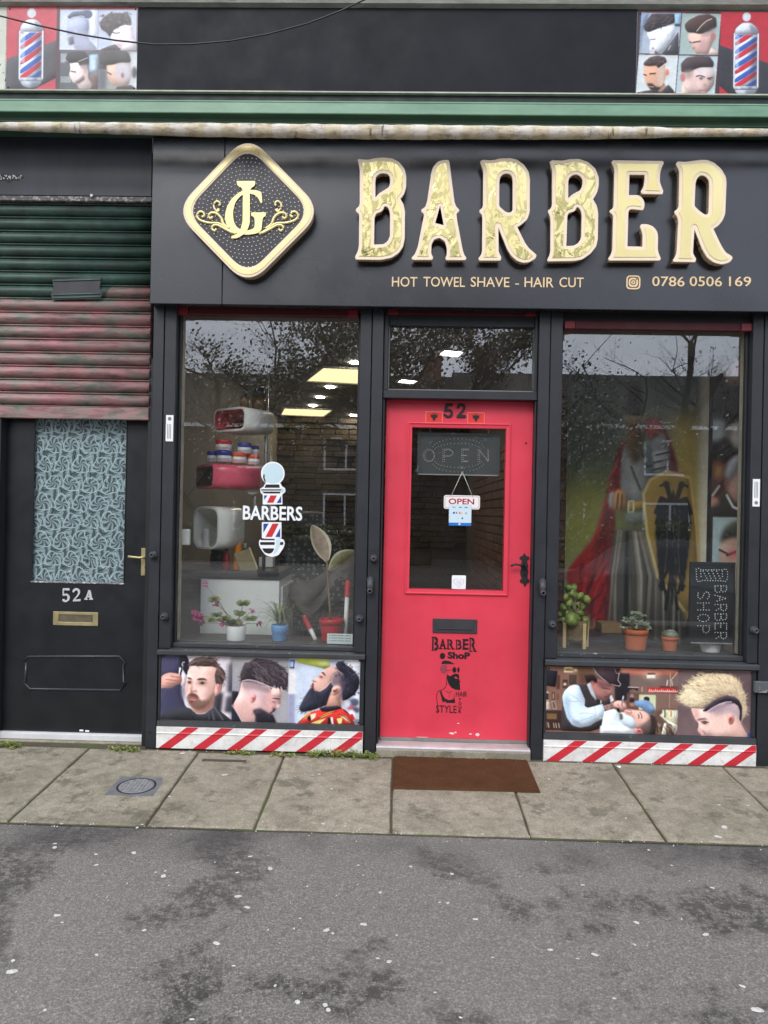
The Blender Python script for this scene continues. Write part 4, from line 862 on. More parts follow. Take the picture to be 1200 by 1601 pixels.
# ---- diamond emblem
def emblem():
    EY = FY - .075
    T = zoomT(270, 210, 5.0, EY); ctr = P(270 + 584 / 5, 210 + 594 / 5, EY)
    root = empty('emblem_sign', (ctr[0], FY, P(386, 440, EY)[1])); tag(root, 'gold rimmed diamond emblem with JG monogram left of the BARBER letters', 'sign')
    def dia(k): return [(584 + (x - 584) * k, 594 + (y - 594) * k, 200 * k) for x, y in ((584, 0), (1168, 601), (584, 1187), (14, 601))]
    out = T(dia(1.0), 200, 10); inn = T(dia(.86), 160, 10); 
    shape('emblem_rim', [out, inn], EY, .012, M['rim'], root, bevel=.003)
    shape('gold_band', [T(dia(.965), 190, 10), T(dia(.885), 170, 10)], EY - .003, .0028, M['emblem_gold'], root, bevel=.0008)
    shape('emblem_side', [T(dia(.985), 196, 10)], EY + .0135, .061, M['trim'], root)
    shape('emblem_face', [T(dia(.872), 165, 10)], EY + .006, .006, paint('emblem_black', srgb(44, 44, 50), .4, .1), root)
    # LED points: concentric rows
    m = MB(); yk = EY + .0045; s_ = 1 / 5.0
    sc = (CAM.y - EY) * -1 / FPX
    for ring in range(1, 17):
        rr = ring * 31.5; cnt = max(6, int(2 * math.pi * rr / 33))
        for j in range(cnt):
            t = 2 * math.pi * j / cnt + ring * .37; u, v = 578 + rr * math.cos(t), 592 + rr * math.sin(t)
            if abs(u - 584) / 486 + abs(v - 597) / 486 < .985 and abs(u - 584) < 450 and abs(v - 597) < 450:
                x, z = P(270 + u * s_, 210 + v * s_, EY); m.lathe([(.0034, .0), (.0024, -.0026)], (x, yk, z), 'Y', 6)
    o = m.build('led_points', paint('led_white', srgb(240, 238, 228), .4, 0, bump=0), root); o['kind'] = 'stuff'
    Y2 = EY - .004; T2 = zoomT(270, 210, 5.0, Y2)
    J = [(498, 365, 3), (642, 365, 3), (640, 400), (608, 420), (600, 445), (600, 690), (585, 740), (555, 780), (500, 812), (455, 812, 4), (460, 795, 4), (500, 780), (530, 740), (545, 680), (548, 445), (540, 418), (505, 400)]
    G = [(690, 452, 4), (697, 530, 3), (685, 535, 3), (670, 500), (640, 470), (590, 458), (530, 475), (485, 530), (468, 600), (470, 670), (495, 725), (540, 750), (600, 750), (640, 730), (640, 650), (612, 635, 4), (612, 610, 4), (725, 610, 4), (725, 635, 4), (700, 650), (690, 755), (650, 775), (580, 785), (510, 775), (450, 750), (415, 700), (405, 640), (420, 570), (460, 500), (520, 450), (590, 432), (660, 437)]
    shape('letter_j', [T2(J, 14)], Y2, .006, M['emblem_gold'], root, bevel=.0012); shape('letter_g', [T2(G, 26)], Y2 + .0012, .006, M['emblem_gold'], root, bevel=.0012)
    def scroll(pts, w0, w1, mir):
        ps = [((1164 - x) if mir else x, y) for x, y in pts]; m = MB()
        # Catmull-Rom
        Q = []
        for i in range(len(ps) - 1):
            p0, p1, p2, p3 = ps[max(i - 1, 0)], ps[i], ps[i + 1], ps[min(i + 2, len(ps) - 1)]
            for t in (0, .25, .5, .75):
                Q.append(tuple(.5 * (2 * p1[k] + (p2[k] - p0[k]) * t + (2 * p0[k] - 5 * p1[k] + 4 * p2[k] - p3[k]) * t * t + (3 * p1[k] - p0[k] - 3 * p2[k] + p3[k]) * t ** 3) for k in (0, 1)))
        Q.append(ps[-1]); n = len(Q); xz = [P(270 + x / 5, 210 + y / 5, Y2) for x, y in Q]
        m.tube([(x, Y2 + .006, z) for x, z in xz], [w0 + (w1 - w0) * i / (n - 1) for i in range(n)], 8); m.build('scroll', M['emblem_gold'], root)
    for mir in (0, 1):
        scroll([(492, 778), (430, 742), (360, 695), (280, 690), (210, 668), (186, 632), (208, 602), (238, 610), (244, 636), (224, 642)], .0075, .0075, mir)
        scroll([(440, 735), (395, 700), (375, 650), (335, 615), (296, 612), (276, 636), (294, 656), (310, 640)], .009, .007, mir)
        scroll([(350, 610), (322, 575), (320, 540), (345, 520), (368, 538), (358, 556)], .006, .0075, mir)
        scroll([(470, 772), (400, 735), (350, 708), (316, 710), (302, 732), (322, 752), (340, 738)], .008, .007, mir)
        x, z = P(270 + ((1164 - 352) if mir else 352) / 5, 210 + 590 / 5, Y2); MB().lathe([(.0105, 0), (.008, -.006)], (x, Y2 + .006, z), 'Y', 12).build('bead_dot', M['emblem_gold'], root)
emblem()
# ---- green awning cassette with its rolled cloth
def awning():
    xm = 600
    z = lambda y, Y: PZ(xm, y, Y)
    root = empty('awning', (0, -.12, z(205, -.2))); tag(root, 'rolled up awning in a green metal cassette above the sign', 'awning')
    k = N('green_enamel'); c = k.ramp(k.noise(3.5, 6, .6, stretch=(1, 1, 3)), [(.3, srgb(84, 122, 97)), (.7, srgb(112, 150, 122))]); c = k.mix(k.val(k.noise(30, 6, .7), .66, .74, 0, .5), c, srgb(70, 100, 84)); k.set('Base Color', c); k.set('Roughness', .42); k.bump(k.noise(14, 3, .5, stretch=(.1, 1, 20)), .2, .001)
    k2 = paint('green_enamel_shaded', srgb(60, 92, 74), .45, .15, 5)  # same enamel, with the underside's shade put into a darker green
    yA = -.27
    zt, zb = z(158.5, yA), z(178.5, yA - .012)
    m = MB(); m.prism([(-.035, zt + .012), (yA + .03, zt + .006), (yA, zt), (yA - .003, zt - .008), (yA - .001, zt - .012), (yA - .012, zb + .004), (yA - .010, zb), (-.035, zb)], XL, 3.3); m.build('cassette', k.m, root)
    z1 = z(185, -.25); z2 = z(191.5, -.24)
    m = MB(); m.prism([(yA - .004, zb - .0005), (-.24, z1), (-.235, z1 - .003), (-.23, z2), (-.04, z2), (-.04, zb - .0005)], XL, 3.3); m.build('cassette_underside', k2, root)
    m = MB(); m.box(XL, -.234, z2 - .004, 3.3, -.215, z2 - .0003, .001); m.build('lip', k.m, root)
    # cloth roll, sagging and uneven, old stripes
    kc = N('awning_cloth'); p = kc.sep(); f = kc.math('FRACT', kc.math('MULTIPLY', p[0], 5.3)); st = kc.val(f, .48, .52)
    base = kc.mix(st, srgb(214, 207, 194), srgb(206, 193, 166)); base = kc.mix(kc.val(kc.noise(14, 7, .7, stretch=(1, 1, 3)), .46, .68, 0, .75), base, srgb(118, 98, 66)); base = kc.mix(kc.val(kc.noise(9, 4, .6, stretch=(4, 1, 1)), .62, .7, 0, .8), base, srgb(84, 72, 48))
    kc.set('Base Color', base); kc.set('Roughness', .85); kc.bump(kc.noise(24, 5, .6, stretch=(.5, 1, 3)), .6, .006)
    n = 160; pts = []; rad = []; r3 = random.Random(3)
    for i in range(n):
        x = XL + (6.6) * i / (n - 1); px = 629 + x * 283
        yc = np.interp(px, [-200, 0, 300, 600, 900, 1010, 1030, 1200, 1400], [197, 197.5, 203, 206.5, 207.5, 207, 207, 207, 208]); hr = np.interp(px, [-200, 0, 60, 300, 600, 900, 1010, 1030, 1200], [7, 7, 8.5, 11, 12, 10.5, 9, 7.5, 6])
        pts.append((x, -.285, PZ(px, yc, -.285))); rad.append(hr * 3.75 / FPX * (1 + r3.uniform(-.05, .05)))
    MB().tube(pts, rad, 18).build('cloth_roll', kc.m, root)
    x, z_ = P(1010, 150, -.3); 
awning()
# ---- long blank board above and the wall round it
TY = -.045
def top_board():
    r = RECT(213, 14.5, 1000, 145, TY)
    rr = (PX(214.5, 75, TY), PZ(600, 143.5, TY), PX(994.5, 80, TY), PZ(600, 12.5, TY))
    k = N('matt_black_board'); c = k.ramp(k.noise(3, 6, .65), [(.3, srgb(22, 24, 29)), (.7, srgb(31, 33, 39))]); k.set('Base Color', c); k.set('Specular IOR Level', .16); k.set('Roughness', k.val(k.noise(5, 5, .6), .3, .7, .45, .6)); k.bump(k.noise(3, 3, .5), .1, .01)
    o = MB().box(rr[0], TY, rr[1], rr[2], -.001, rr[3], .002).build('blank_sign_board', k.m); tag(o, 'blank matt black board between the two portrait signs above the awning', 'sign board')
    m = MB()
    # screws
    return rr
tb = top_board()
wall = MB().box(-6, .0, -.05, XL - .001, .5, 4.4).build('wall', paint('dark_brick_return', srgb(70, 70, 72), .8, .2), bld)
MB().box(3.301, .0, -.05, 6, .5, 4.4).build('wall', paint('dark_brick_return2', srgb(52, 54, 58), .8, .2), bld)
def upper_wall():
    kw = N('weathered_render'); c = kw.ramp(kw.noise(9, 6, .65), [(.3, srgb(168, 170, 160)), (.7, srgb(214, 214, 206))]); c = kw.mix(kw.val(kw.noise(16, 6, .7), .58, .7, 0, .8), c, srgb(96, 100, 86)); kw.set('Base Color', c); kw.set('Roughness', .85); kw.bump(kw.noise(30, 5, .6), .4, .004)
    MB().box(XL, .001, ZF1 - .05, 3.3, .5, 5.2).build('upper_wall', kw.m, bld)
    zl = PZ(600, 9, -.06)
    kl = N('ledge_stone'); c = kl.ramp(kl.noise(12, 6, .65, stretch=(.4, 1, 2)), [(.3, srgb(124, 122, 114)), (.7, srgb(176, 174, 166))]); c = kl.mix(kl.val(kl.noise(7, 6, .7, stretch=(.5, 1, 3)), .6, .68, 0, .85), c, srgb(66, 60, 50)); kl.set('Base Color', c); kl.set('Roughness', .85); kl.bump(kl.noise(40, 5, .7), .5, .005)
    m = MB(); m.prism([(-.03, zl - .006), (-.075, zl + .006), (-.085, zl + .03), (-.085, zl + .12), (0, zl + .12), (0, zl - .006)], XL, 3.3); m.build('ledge', kl.m, bld)
    MB().box(XL, -.052, tb[1] - .010, 3.3, -.002, tb[1] - .001, .001).build('sign_trim', paint('pale_trim', srgb(176, 174, 160), .6, .2, 12), bld)
    MB().box(XL, -.030, tb[1] - .055, 3.3, -.002, tb[1] - .0105, .001).build('awning_back_board', paint('dark_green_back', srgb(24, 34, 30), .6, .2), bld)
    MB().box(XL, -.026, tb[3] + .0005, 3.3, -.004, zl - .001, .002).build('sign_batten', paint('ochre_batten', srgb(190, 182, 140), .7, .3, 10), bld)
    # ivory left end of the wall beside the sign
    x1 = PX(9.5, 75, TY); MB().box(XL, -.042, tb[1], x1 - .001, -.003, tb[3] + .002, .004).build('flaking_post', paint('flaking_white', srgb(208, 210, 196), .7, .12, 14, chips=.64, chipcol=srgb(96, 112, 96)), bld)
    MB().box(PX(238, 340, 0.0), -.003, ZF0 + .02, 3.3, .004, tb[1] - .056).build('back_board', M['frame_dark'], bld)
upper_wall()
def cable():
    Y = -.52; pts = [(-60, 5), (0, 25), (60, 40), (120, 53), (180, 63), (240, 69.5), (300, 69), (360, 64), (420, 53), (480, 37), (530, 18), (575, -3), (640, -40)]
    m = MB(); m.tube([(P(x, y, Y)[0], Y, P(x, y, Y)[1]) for x, y in pts], .0042, 8); o = m.build('cable', M['ink']); tag(o, 'thin black cable sagging in front of the upper signs', 'cable')
cable()
# ================================================================== printed pictures: painted cell by cell onto fine sheets
class Pic:
    def __init__(s, x0, y0, x1, y1, res=1.0, T=(0, 0, 1)):
        s.b = (x0, y0, x1, y1); s.w = max(int((x1 - x0) * res), 4); s.h = max(int((y1 - y0) * res), 4); s.res = res; s.T = T
        s.SS = 2
        s.img = np.zeros((s.h * s.SS, s.w * s.SS, 3)); s.rs = np.random.RandomState(int(x0 * 7 + y0) % 9999)
    def at(s, T): s.T = T; return s
    def c(s, pts):
        k = s.res * s.SS; a, b, z = s.T
        return np.array([((a + p[0] / z - s.b[0]) * k, (b + p[1] / z - s.b[1]) * k) for p in pts])
    def fill(s, col): s.img[:] = col; return s
    def grad(s, top, bot, axis=0):
        n = s.img.shape[axis]; t = np.linspace(0, 1, n); t = t[:, None, None] if axis == 0 else t[None, :, None]
        s.img[:] = np.array(top) * (1 - t) + np.array(bot) * t; return s
    def _mask(s, q, blur):
        H, W_ = s.img.shape[:2]; pad = int(blur * 3) + 2
        x0 = max(int(q[:, 0].min()) - pad, 0); x1 = min(int(q[:, 0].max()) + pad + 1, W_); y0 = max(int(q[:, 1].min()) - pad, 0); y1 = min(int(q[:, 1].max()) + pad + 1, H)
        if x1 <= x0 or y1 <= y0: return None
        return x0, y0, x1, y1
    def _blur(s, m, sg):
        if sg < .3: return m
        r = int(sg * 2.5) + 1; k = np.exp(-.5 * (np.arange(-r, r + 1) / sg) ** 2); k /= k.sum()
        mp_ = np.pad(m, r, mode='edge'); o = np.zeros((mp_.shape[0], m.shape[1]))
        for i, w in enumerate(k): o += w * mp_[:, i:i + m.shape[1]]
        o2 = np.zeros_like(m)
        for i, w in enumerate(k): o2 += w * o[i:i + m.shape[0]]
        return o2
    def pmask(s, pts, r=None, blur=0):
        z = s.T[2]
        q = s.c(smooth_pts(pts, r, 4) if r else pts); bl = blur * s.res * s.SS / z
        bb = s._mask(q, bl)
        if bb is None: return None, None
        x0, y0, x1, y1 = bb; X, Y = np.meshgrid(np.arange(x0, x1) + .5, np.arange(y0, y1) + .5)
        ins = np.zeros(X.shape, bool); n = len(q)
        for i in range(n):
            ax, ay = q[i]; bx_, by = q[(i + 1) % n]
            if ay == by: continue
            cond = (ay > Y) != (by > Y); ins ^= cond & (X < (bx_ - ax) * (Y - ay) / (by - ay) + ax)
        return s._blur(ins.astype(float), bl), bb
    def _lay(s, m, bb, col, alpha):
        x0, y0, x1, y1 = bb; a = (m * alpha)[..., None]; s.img[y0:y1, x0:x1] = s.img[y0:y1, x0:x1] * (1 - a) + np.array(col) * a
    def poly(s, pts, col, r=30, blur=0, alpha=1.0):
        m, bb = s.pmask(pts, r, blur)
        if m is None: return s
        ar = m.sum()
        if r and alpha > .95 and ar > 260 * s.SS and s.vol:       # model the shape as a soft rounded volume lit from the upper left
            sg = min(max(.20 * math.sqrt(ar), 2.0), 15.0); pd = int(sg * 2.5) + 2; h = s._blur(np.pad(m, pd), sg); gy, gx = np.gradient(h); sh = 1 + s.vol * (sg * (gx * .75 + gy * 1.0) * 1.15 - .42 * (1 - h) + .14); sh = np.clip(sh, .5, 1.35)[pd:-pd, pd:-pd]
            x0, y0, x1, y1 = bb; a = (m * alpha)[..., None]; s.img[y0:y1, x0:x1] = s.img[y0:y1, x0:x1] * (1 - a) + np.array(col) * sh[..., None] * a; return s
        s._lay(m, bb, col, alpha); return s
    vol = .62
    def ell(s, cx, cy, rx, ry, col, blur=0, alpha=1.0, rot=0):
        t = np.linspace(0, 2 * np.pi, 24)[:-1]; cr_, sr = math.cos(rot), math.sin(rot)
        return s.poly([(cx + rx * math.cos(a) * cr_ - ry * math.sin(a) * sr, cy + rx * math.cos(a) * sr + ry * math.sin(a) * cr_) for a in t], col, None, blur, alpha)
    def rect(s, x0, y0, x1, y1, col, blur=0, alpha=1.0): return s.poly([(x0, y0), (x1, y0), (x1, y1), (x0, y1)], col, None, blur, alpha)
    def line(s, pts, w, col, blur=0, alpha=1.0):
        q = s.c(pts); k = s.res * s.SS / s.T[2]; hw = max(w * k / 2, .35); bl = blur * k
        bb = s._mask(q, hw + bl)
        if bb is None: return s
        x0, y0, x1, y1 = bb; X, Y = np.meshgrid(np.arange(x0, x1) + .5, np.arange(y0, y1) + .5); d = np.full(X.shape, 1e9)
        for (ax, ay), (bx_, by) in zip(q[:-1], q[1:]):
            L = (bx_ - ax) ** 2 + (by - ay) ** 2 + 1e-9; t = np.clip(((X - ax) * (bx_ - ax) + (Y - ay) * (by - ay)) / L, 0, 1); d = np.minimum(d, np.hypot(X - ax - t * (bx_ - ax), Y - ay - t * (by - ay)))
        m = np.clip((hw - d) / max(1.0, bl) + .5, 0, 1); s._lay(m, bb, col, alpha); return s
    def hair(s, pts, n, ang, ln, w, cols, r=30, alpha=.7, bend=.3, wob=.35):
        """short strokes inside an outline; ang is an angle or f(x,y)->angle in zoom units (y down)"""
        m, bb = s.pmask(pts, r, 0)
        if m is None: return s
        ys, xs = np.nonzero(m > .5)
        if len(ys) == 0: return s
        k = s.res * s.SS / s.T[2]
        for i in range(n):
            j = s.rs.randint(len(ys)); px, py = xs[j] + bb[0], ys[j] + bb[1]; zx, zy = px / k, py / k
            ox = (s.b[0] - s.T[0]) * s.T[2]; oy = (s.b[1] - s.T[1]) * s.T[2]
            a = (ang(zx + ox, zy + oy) if callable(ang) else ang) + s.rs.randn() * wob; L = ln * s.rs.uniform(.5, 1.2); b2 = bend * s.rs.randn()
            P0 = (zx + ox, zy + oy); P1 = (P0[0] + L * .5 * math.cos(a), P0[1] + L * .5 * math.sin(a)); P2 = (P1[0] + L * .5 * math.cos(a + b2), P1[1] + L * .5 * math.sin(a + b2))
            s.line([P0, P1, P2], w * s.rs.uniform(.6, 1.3), cols[s.rs.randint(len(cols))], 0, alpha)
        return s
    def grain(s, a=3.0): s.img += s.rs.randn(*s.img.shape[:2], 1) * a; return s
    def wash(s, col, alpha): s.img = s.img * (1 - alpha) + np.array(col) * alpha; return s
    def finish(s):
        """camera-like softness: slight blur, soft modelling from the upper left, tonal mottling"""
        I = np.stack([s._blur(s.img[..., i], .8) for i in range(3)], -1); lum = I.mean(2); k = s.res * s.SS
        for sg, am in ((1.2, .55), (3.0, .40)):
            b = s._blur(lum, sg * k); d = max(int(sg * k * .8), 1); I += (am * (b - np.roll(np.roll(b, d, 0), d // 2, 1)))[..., None] * -1.0 * .5
        n1 = s._blur(s.rs.randn(*lum.shape), 1.1); n2 = s._blur(s.rs.randn(*lum.shape), 3.5 * k); n2 /= n2.std() + 1e-9; n1 /= n1.std() + 1e-9
        I *= 1 + (.018 * n1 + .014 * n2)[..., None]; m = I.mean(2, keepdims=True); s.img = 128 + (m + (I - m) * .97 - 128) * 1.08; return s
    def cells(s):
        k = s.SS; a = s.img.reshape(s.h, k, s.w, k, 3).mean((1, 3)); a = np.clip(a, 0, 255) / 255
        return np.where(a <= .04045, a / 12.92, ((a + .055) / 1.055) ** 2.4)
M_print = {}
def print_mat(rough=.35, gain=1.0):
    key = (rough, gain)
    if key in M_print: return M_print[key]
    k = N('printed_sheet'); at = k.n('ShaderNodeAttribute'); at.attribute_name = 'ink'
    k.set('Base Color', k.mix(1.0, at.outputs['Color'], (gain, gain, gain), 'MULTIPLY')); k.set('Roughness', k.val(k.noise(4, 5, .6), .3, .7, rough - .05, rough + .12)); k.set('Specular IOR Level', .4)
    k.bump(k.noise(6, 3, .5), .04, .01); M_print[key] = k.m; return k.m
def sheet(name, pic, fit, Y, mat, parent=None, quad=None):
    """lay the painted cells on a flat sheet; fit=(X0,Z0,X1,Z1)"""
    c = pic.cells(); h, w = c.shape[:2]
    X = np.linspace(fit[0], fit[2], w); Z = np.linspace(fit[3], fit[1], h); XX, ZZ = np.meshgrid(X, Z)
    v = np.stack([XX, np.full_like(XX, Y), ZZ], -1).reshape(-1, 3)
    i = (np.arange(h - 1)[:, None] * w + np.arange(w - 1)[None]).ravel(); f = np.stack([i + w, i + w + 1, i + 1, i], 1)
    me = bpy.data.meshes.new(name); me.vertices.add(len(v)); me.vertices.foreach_set('co', v.ravel()); nf = len(f)
    me.loops.add(nf * 4); me.loops.foreach_set('vertex_index', f.ravel().astype(np.int32)); me.polygons.add(nf); me.polygons.foreach_set('loop_start', np.arange(nf, dtype=np.int32) * 4)
    me.update(calc_edges=True)
    ca = me.color_attributes.new('ink', 'FLOAT_COLOR', 'POINT'); col = np.ones((h * w, 4)); col[:, :3] = c.reshape(-1, 3); ca.data.foreach_set('color', col.ravel())
    return link(name, me, mat, parent)

SK = (226, 186, 172); SKL = (240, 208, 196); SKD = (186, 138, 122)
def portrait_1(p):            # combed quiff, short beard, dark cape
    p.at((245, 1020, 10)).rect(0, 0, 1200, 1200, (226, 217, 224))
    p.poly([(1110, 200), (1200, 150), (1200, 640), (1100, 640)], (70, 68, 78), 20, 30).poly([(900, 640), (1040, 640), (1010, 960), (860, 960)], (64, 60, 66), 20, 22).poly([(1090, 700), (1200, 680), (1200, 950), (1060, 940)], (72, 68, 76), 20, 22)
    p.poly([(-10, 30), (430, 30), (495, 150), (505, 330), (450, 400), (410, 300), (345, 255), (340, 400), (400, 560), (400, 700), (450, 860), (560, 960), (560, 1100), (-10, 1100)], (66, 65, 88), 20, 3)
    p.poly([(60, 90), (320, 120), (320, 330), (90, 360)], (84, 84, 112), 40, 40, .7).poly([(345, 80), (470, 100), (500, 330), (440, 390), (400, 290), (350, 250)], (44, 44, 54), 20, 6)
    p.poly([(345, 262), (400, 300), (470, 400), (440, 560), (380, 560), (345, 360)], (232, 230, 238), 10, 4).poly([(380, 560), (440, 560), (430, 800), (390, 700)], (150, 148, 168), 10, 18)
    p.line([(425, 185), (400, 190), (388, 225), (400, 260)], 14, (222, 222, 226)).line([(400, 255), (372, 350), (365, 420)], 26, (26, 26, 32)).line([(408, 230), (392, 300)], 8, (200, 200, 205))
    hand = [(50, 430), (120, 375), (200, 352), (330, 365), (385, 400), (392, 470), (375, 520), (310, 545), (240, 590), (170, 600), (100, 590), (50, 620)]
    p.poly(hand, (216, 160, 146), 30).poly([(60, 430), (200, 358), (330, 372), (380, 395), (200, 400)], (240, 194, 182), 20, 8)
    p.line([(215, 405), (300, 420), (380, 415)], 14, (150, 92, 80), 5, .8).line([(140, 460), (250, 470), (375, 480)], 14, (160, 100, 88), 5, .8).line([(150, 515), (240, 525), (330, 530)], 12, (160, 100, 88), 5, .7).ell(380, 470, 16, 60, (186, 92, 84), 8, .6)
    # cape, neck
    p.poly([(300, 900), (520, 890), (640, 990), (760, 980), (880, 880), (1000, 930), (1200, 1080), (1200, 1200), (40, 1200), (40, 1040)], (56, 56, 62), 30).line([(905, 870), (1000, 1000), (1040, 1060)], 26, (96, 96, 104), 16).line([(870, 930), (905, 1060)], 26, (92, 92, 100), 14).line([(820, 960), (830, 1060)], 16, (80, 80, 88), 10)
    p.poly([(500, 700), (560, 940), (660, 985), (780, 960), (880, 870), (910, 700), (900, 560)], (228, 184, 172), 40).poly([(540, 900), (700, 930), (850, 800), (880, 870), (760, 965), (650, 980)], (206, 156, 146), 30, 14, .6)
    p.poly([(890, 560), (930, 500), (1000, 495), (1028, 540), (1010, 620), (960, 680), (905, 710)], (232, 172, 164), 30).poly([(940, 560), (985, 530), (1000, 570), (960, 640)], (196, 116, 110), 20, 8)
    face = [(480, 300), (560, 235), (760, 225), (920, 250), (930, 400), (915, 560), (880, 700), (820, 820), (700, 915), (600, 910), (520, 850), (470, 720), (440, 620), (450, 520), (470, 420)]
    p.poly(face, (236, 200, 188), 50).poly([(480, 300), (700, 250), (720, 420), (560, 420)], (246, 216, 206), 40, 25, .8).poly([(760, 300), (915, 300), (915, 560), (860, 700), (780, 620)], (222, 176, 164), 40, 40, .8)
    p.poly([(560, 480), (620, 500), (660, 700), (600, 740), (520, 640)], (246, 220, 212), 30, 18, .8)
    beard = [(480, 700), (540, 650), (640, 690), (680, 780), (800, 760), (905, 620), (895, 700), (830, 840), (710, 920), (600, 915), (520, 850), (475, 760)]
    p.poly(beard, (132, 98, 86), 30, 16, .88).poly([(560, 850), (700, 860), (820, 760), (830, 830), (700, 910), (600, 905)], (104, 78, 68), 20, 20, .7).hair(beard, 160, 1.3, 40, 6, [(96, 70, 60), (150, 116, 100)], alpha=.45)
    p.poly([(490, 700), (540, 655), (620, 680), (670, 740), (600, 725), (540, 715)], (112, 76, 68), 10, 6).poly([(500, 730), (560, 722), (640, 740), (620, 775), (550, 780), (510, 755)], (206, 130, 126), 14, 4).line([(500, 735), (570, 740), (645, 748)], 9, (120, 62, 60), 2).ell(550, 800, 30, 18, (92, 64, 58), 8, .8)
    p.line([(525, 590), (545, 630), (590, 640), (610, 620)], 12, (176, 118, 108), 6, .9).ell(548, 640, 22, 10, (120, 66, 60), 6)
    p.poly([(620, 455), (660, 430), (740, 428), (785, 460), (740, 452), (670, 458)], (88, 62, 56), 10, 4).poly([(470, 420), (520, 425), (550, 450), (500, 445)], (92, 66, 60), 8, 4)
    p.poly([(650, 495), (720, 475), (785, 500), (730, 525), (670, 520)], (150, 106, 98), 10, 8).ell(712, 503, 24, 17, (62, 48, 46), 3).ell(718, 498, 7, 5, (220, 214, 214)).poly([(475, 485), (530, 475), (550, 500), (520, 520), (480, 510)], (140, 98, 92), 8, 7).ell(512, 495, 16, 15, (66, 50, 48), 3)
    hairp = [(470, 210), (530, 165), (600, 110), (720, 105), (830, 110), (920, 150), (970, 230), (1030, 270), (1070, 350), (1060, 430), (1025, 515), (950, 500), (925, 520), (905, 440), (900, 350), (930, 270), (860, 240), (700, 245), (600, 240), (530, 235), (480, 260)]
    p.poly(hairp, (92, 72, 70), 30).hair(hairp, 260, lambda x, y: (-.35 if x < 900 else 1.2), 90, 9, [(64, 48, 48), (120, 98, 94), (150, 126, 120), (78, 60, 58)], alpha=.55)
    p.line([(880, 250), (930, 262), (905, 340)], 10, (220, 180, 166), 3, .8)
    p.rect(1155, 40, 1200, 1080, (60, 60, 66), 20, .5)
    p.ell(705, 492, 95, 46, (170, 118, 106), 26, .6).ell(512, 486, 52, 44, (160, 110, 100), 20, .6).ell(712, 503, 26, 16, (54, 40, 40), 5).ell(512, 496, 18, 15, (58, 44, 42), 5).poly([(620, 452), (665, 428), (745, 428), (790, 462), (735, 452), (670, 458)], (74, 52, 48), 10, 6).poly([(468, 420), (520, 424), (552, 452), (500, 446)], (78, 56, 52), 8, 6)
    p.poly([(552, 500), (572, 600), (545, 650), (515, 640), (530, 560)], (196, 142, 130), 14, 14, .75).ell(606, 634, 34, 22, (182, 126, 114), 12, .7).ell(800, 640, 62, 120, (204, 152, 140), 40, .55).ell(735, 590, 50, 40, (248, 220, 210), 26, .7).ell(590, 330, 90, 60, (250, 226, 216), 34, .6).ell(470, 590, 24, 90, (196, 146, 136), 18, .6)
    p.poly([(560, 915), (700, 930), (835, 820), (885, 690), (892, 850), (770, 955), (620, 955)], (146, 100, 92), 16, 20, .65)
    for l, c in (([(500, 225), (600, 160), (740, 130), (860, 150)], (160, 134, 126)), ([(540, 230), (660, 190), (800, 180), (930, 230)], (58, 44, 44)), ([(600, 130), (700, 118), (820, 130)], (140, 116, 110)), ([(950, 280), (1020, 330), (1030, 420)], (146, 122, 116)), ([(920, 330), (950, 400), (940, 490)], (52, 40, 40))): p.line(l, 20, c, 16, .5)
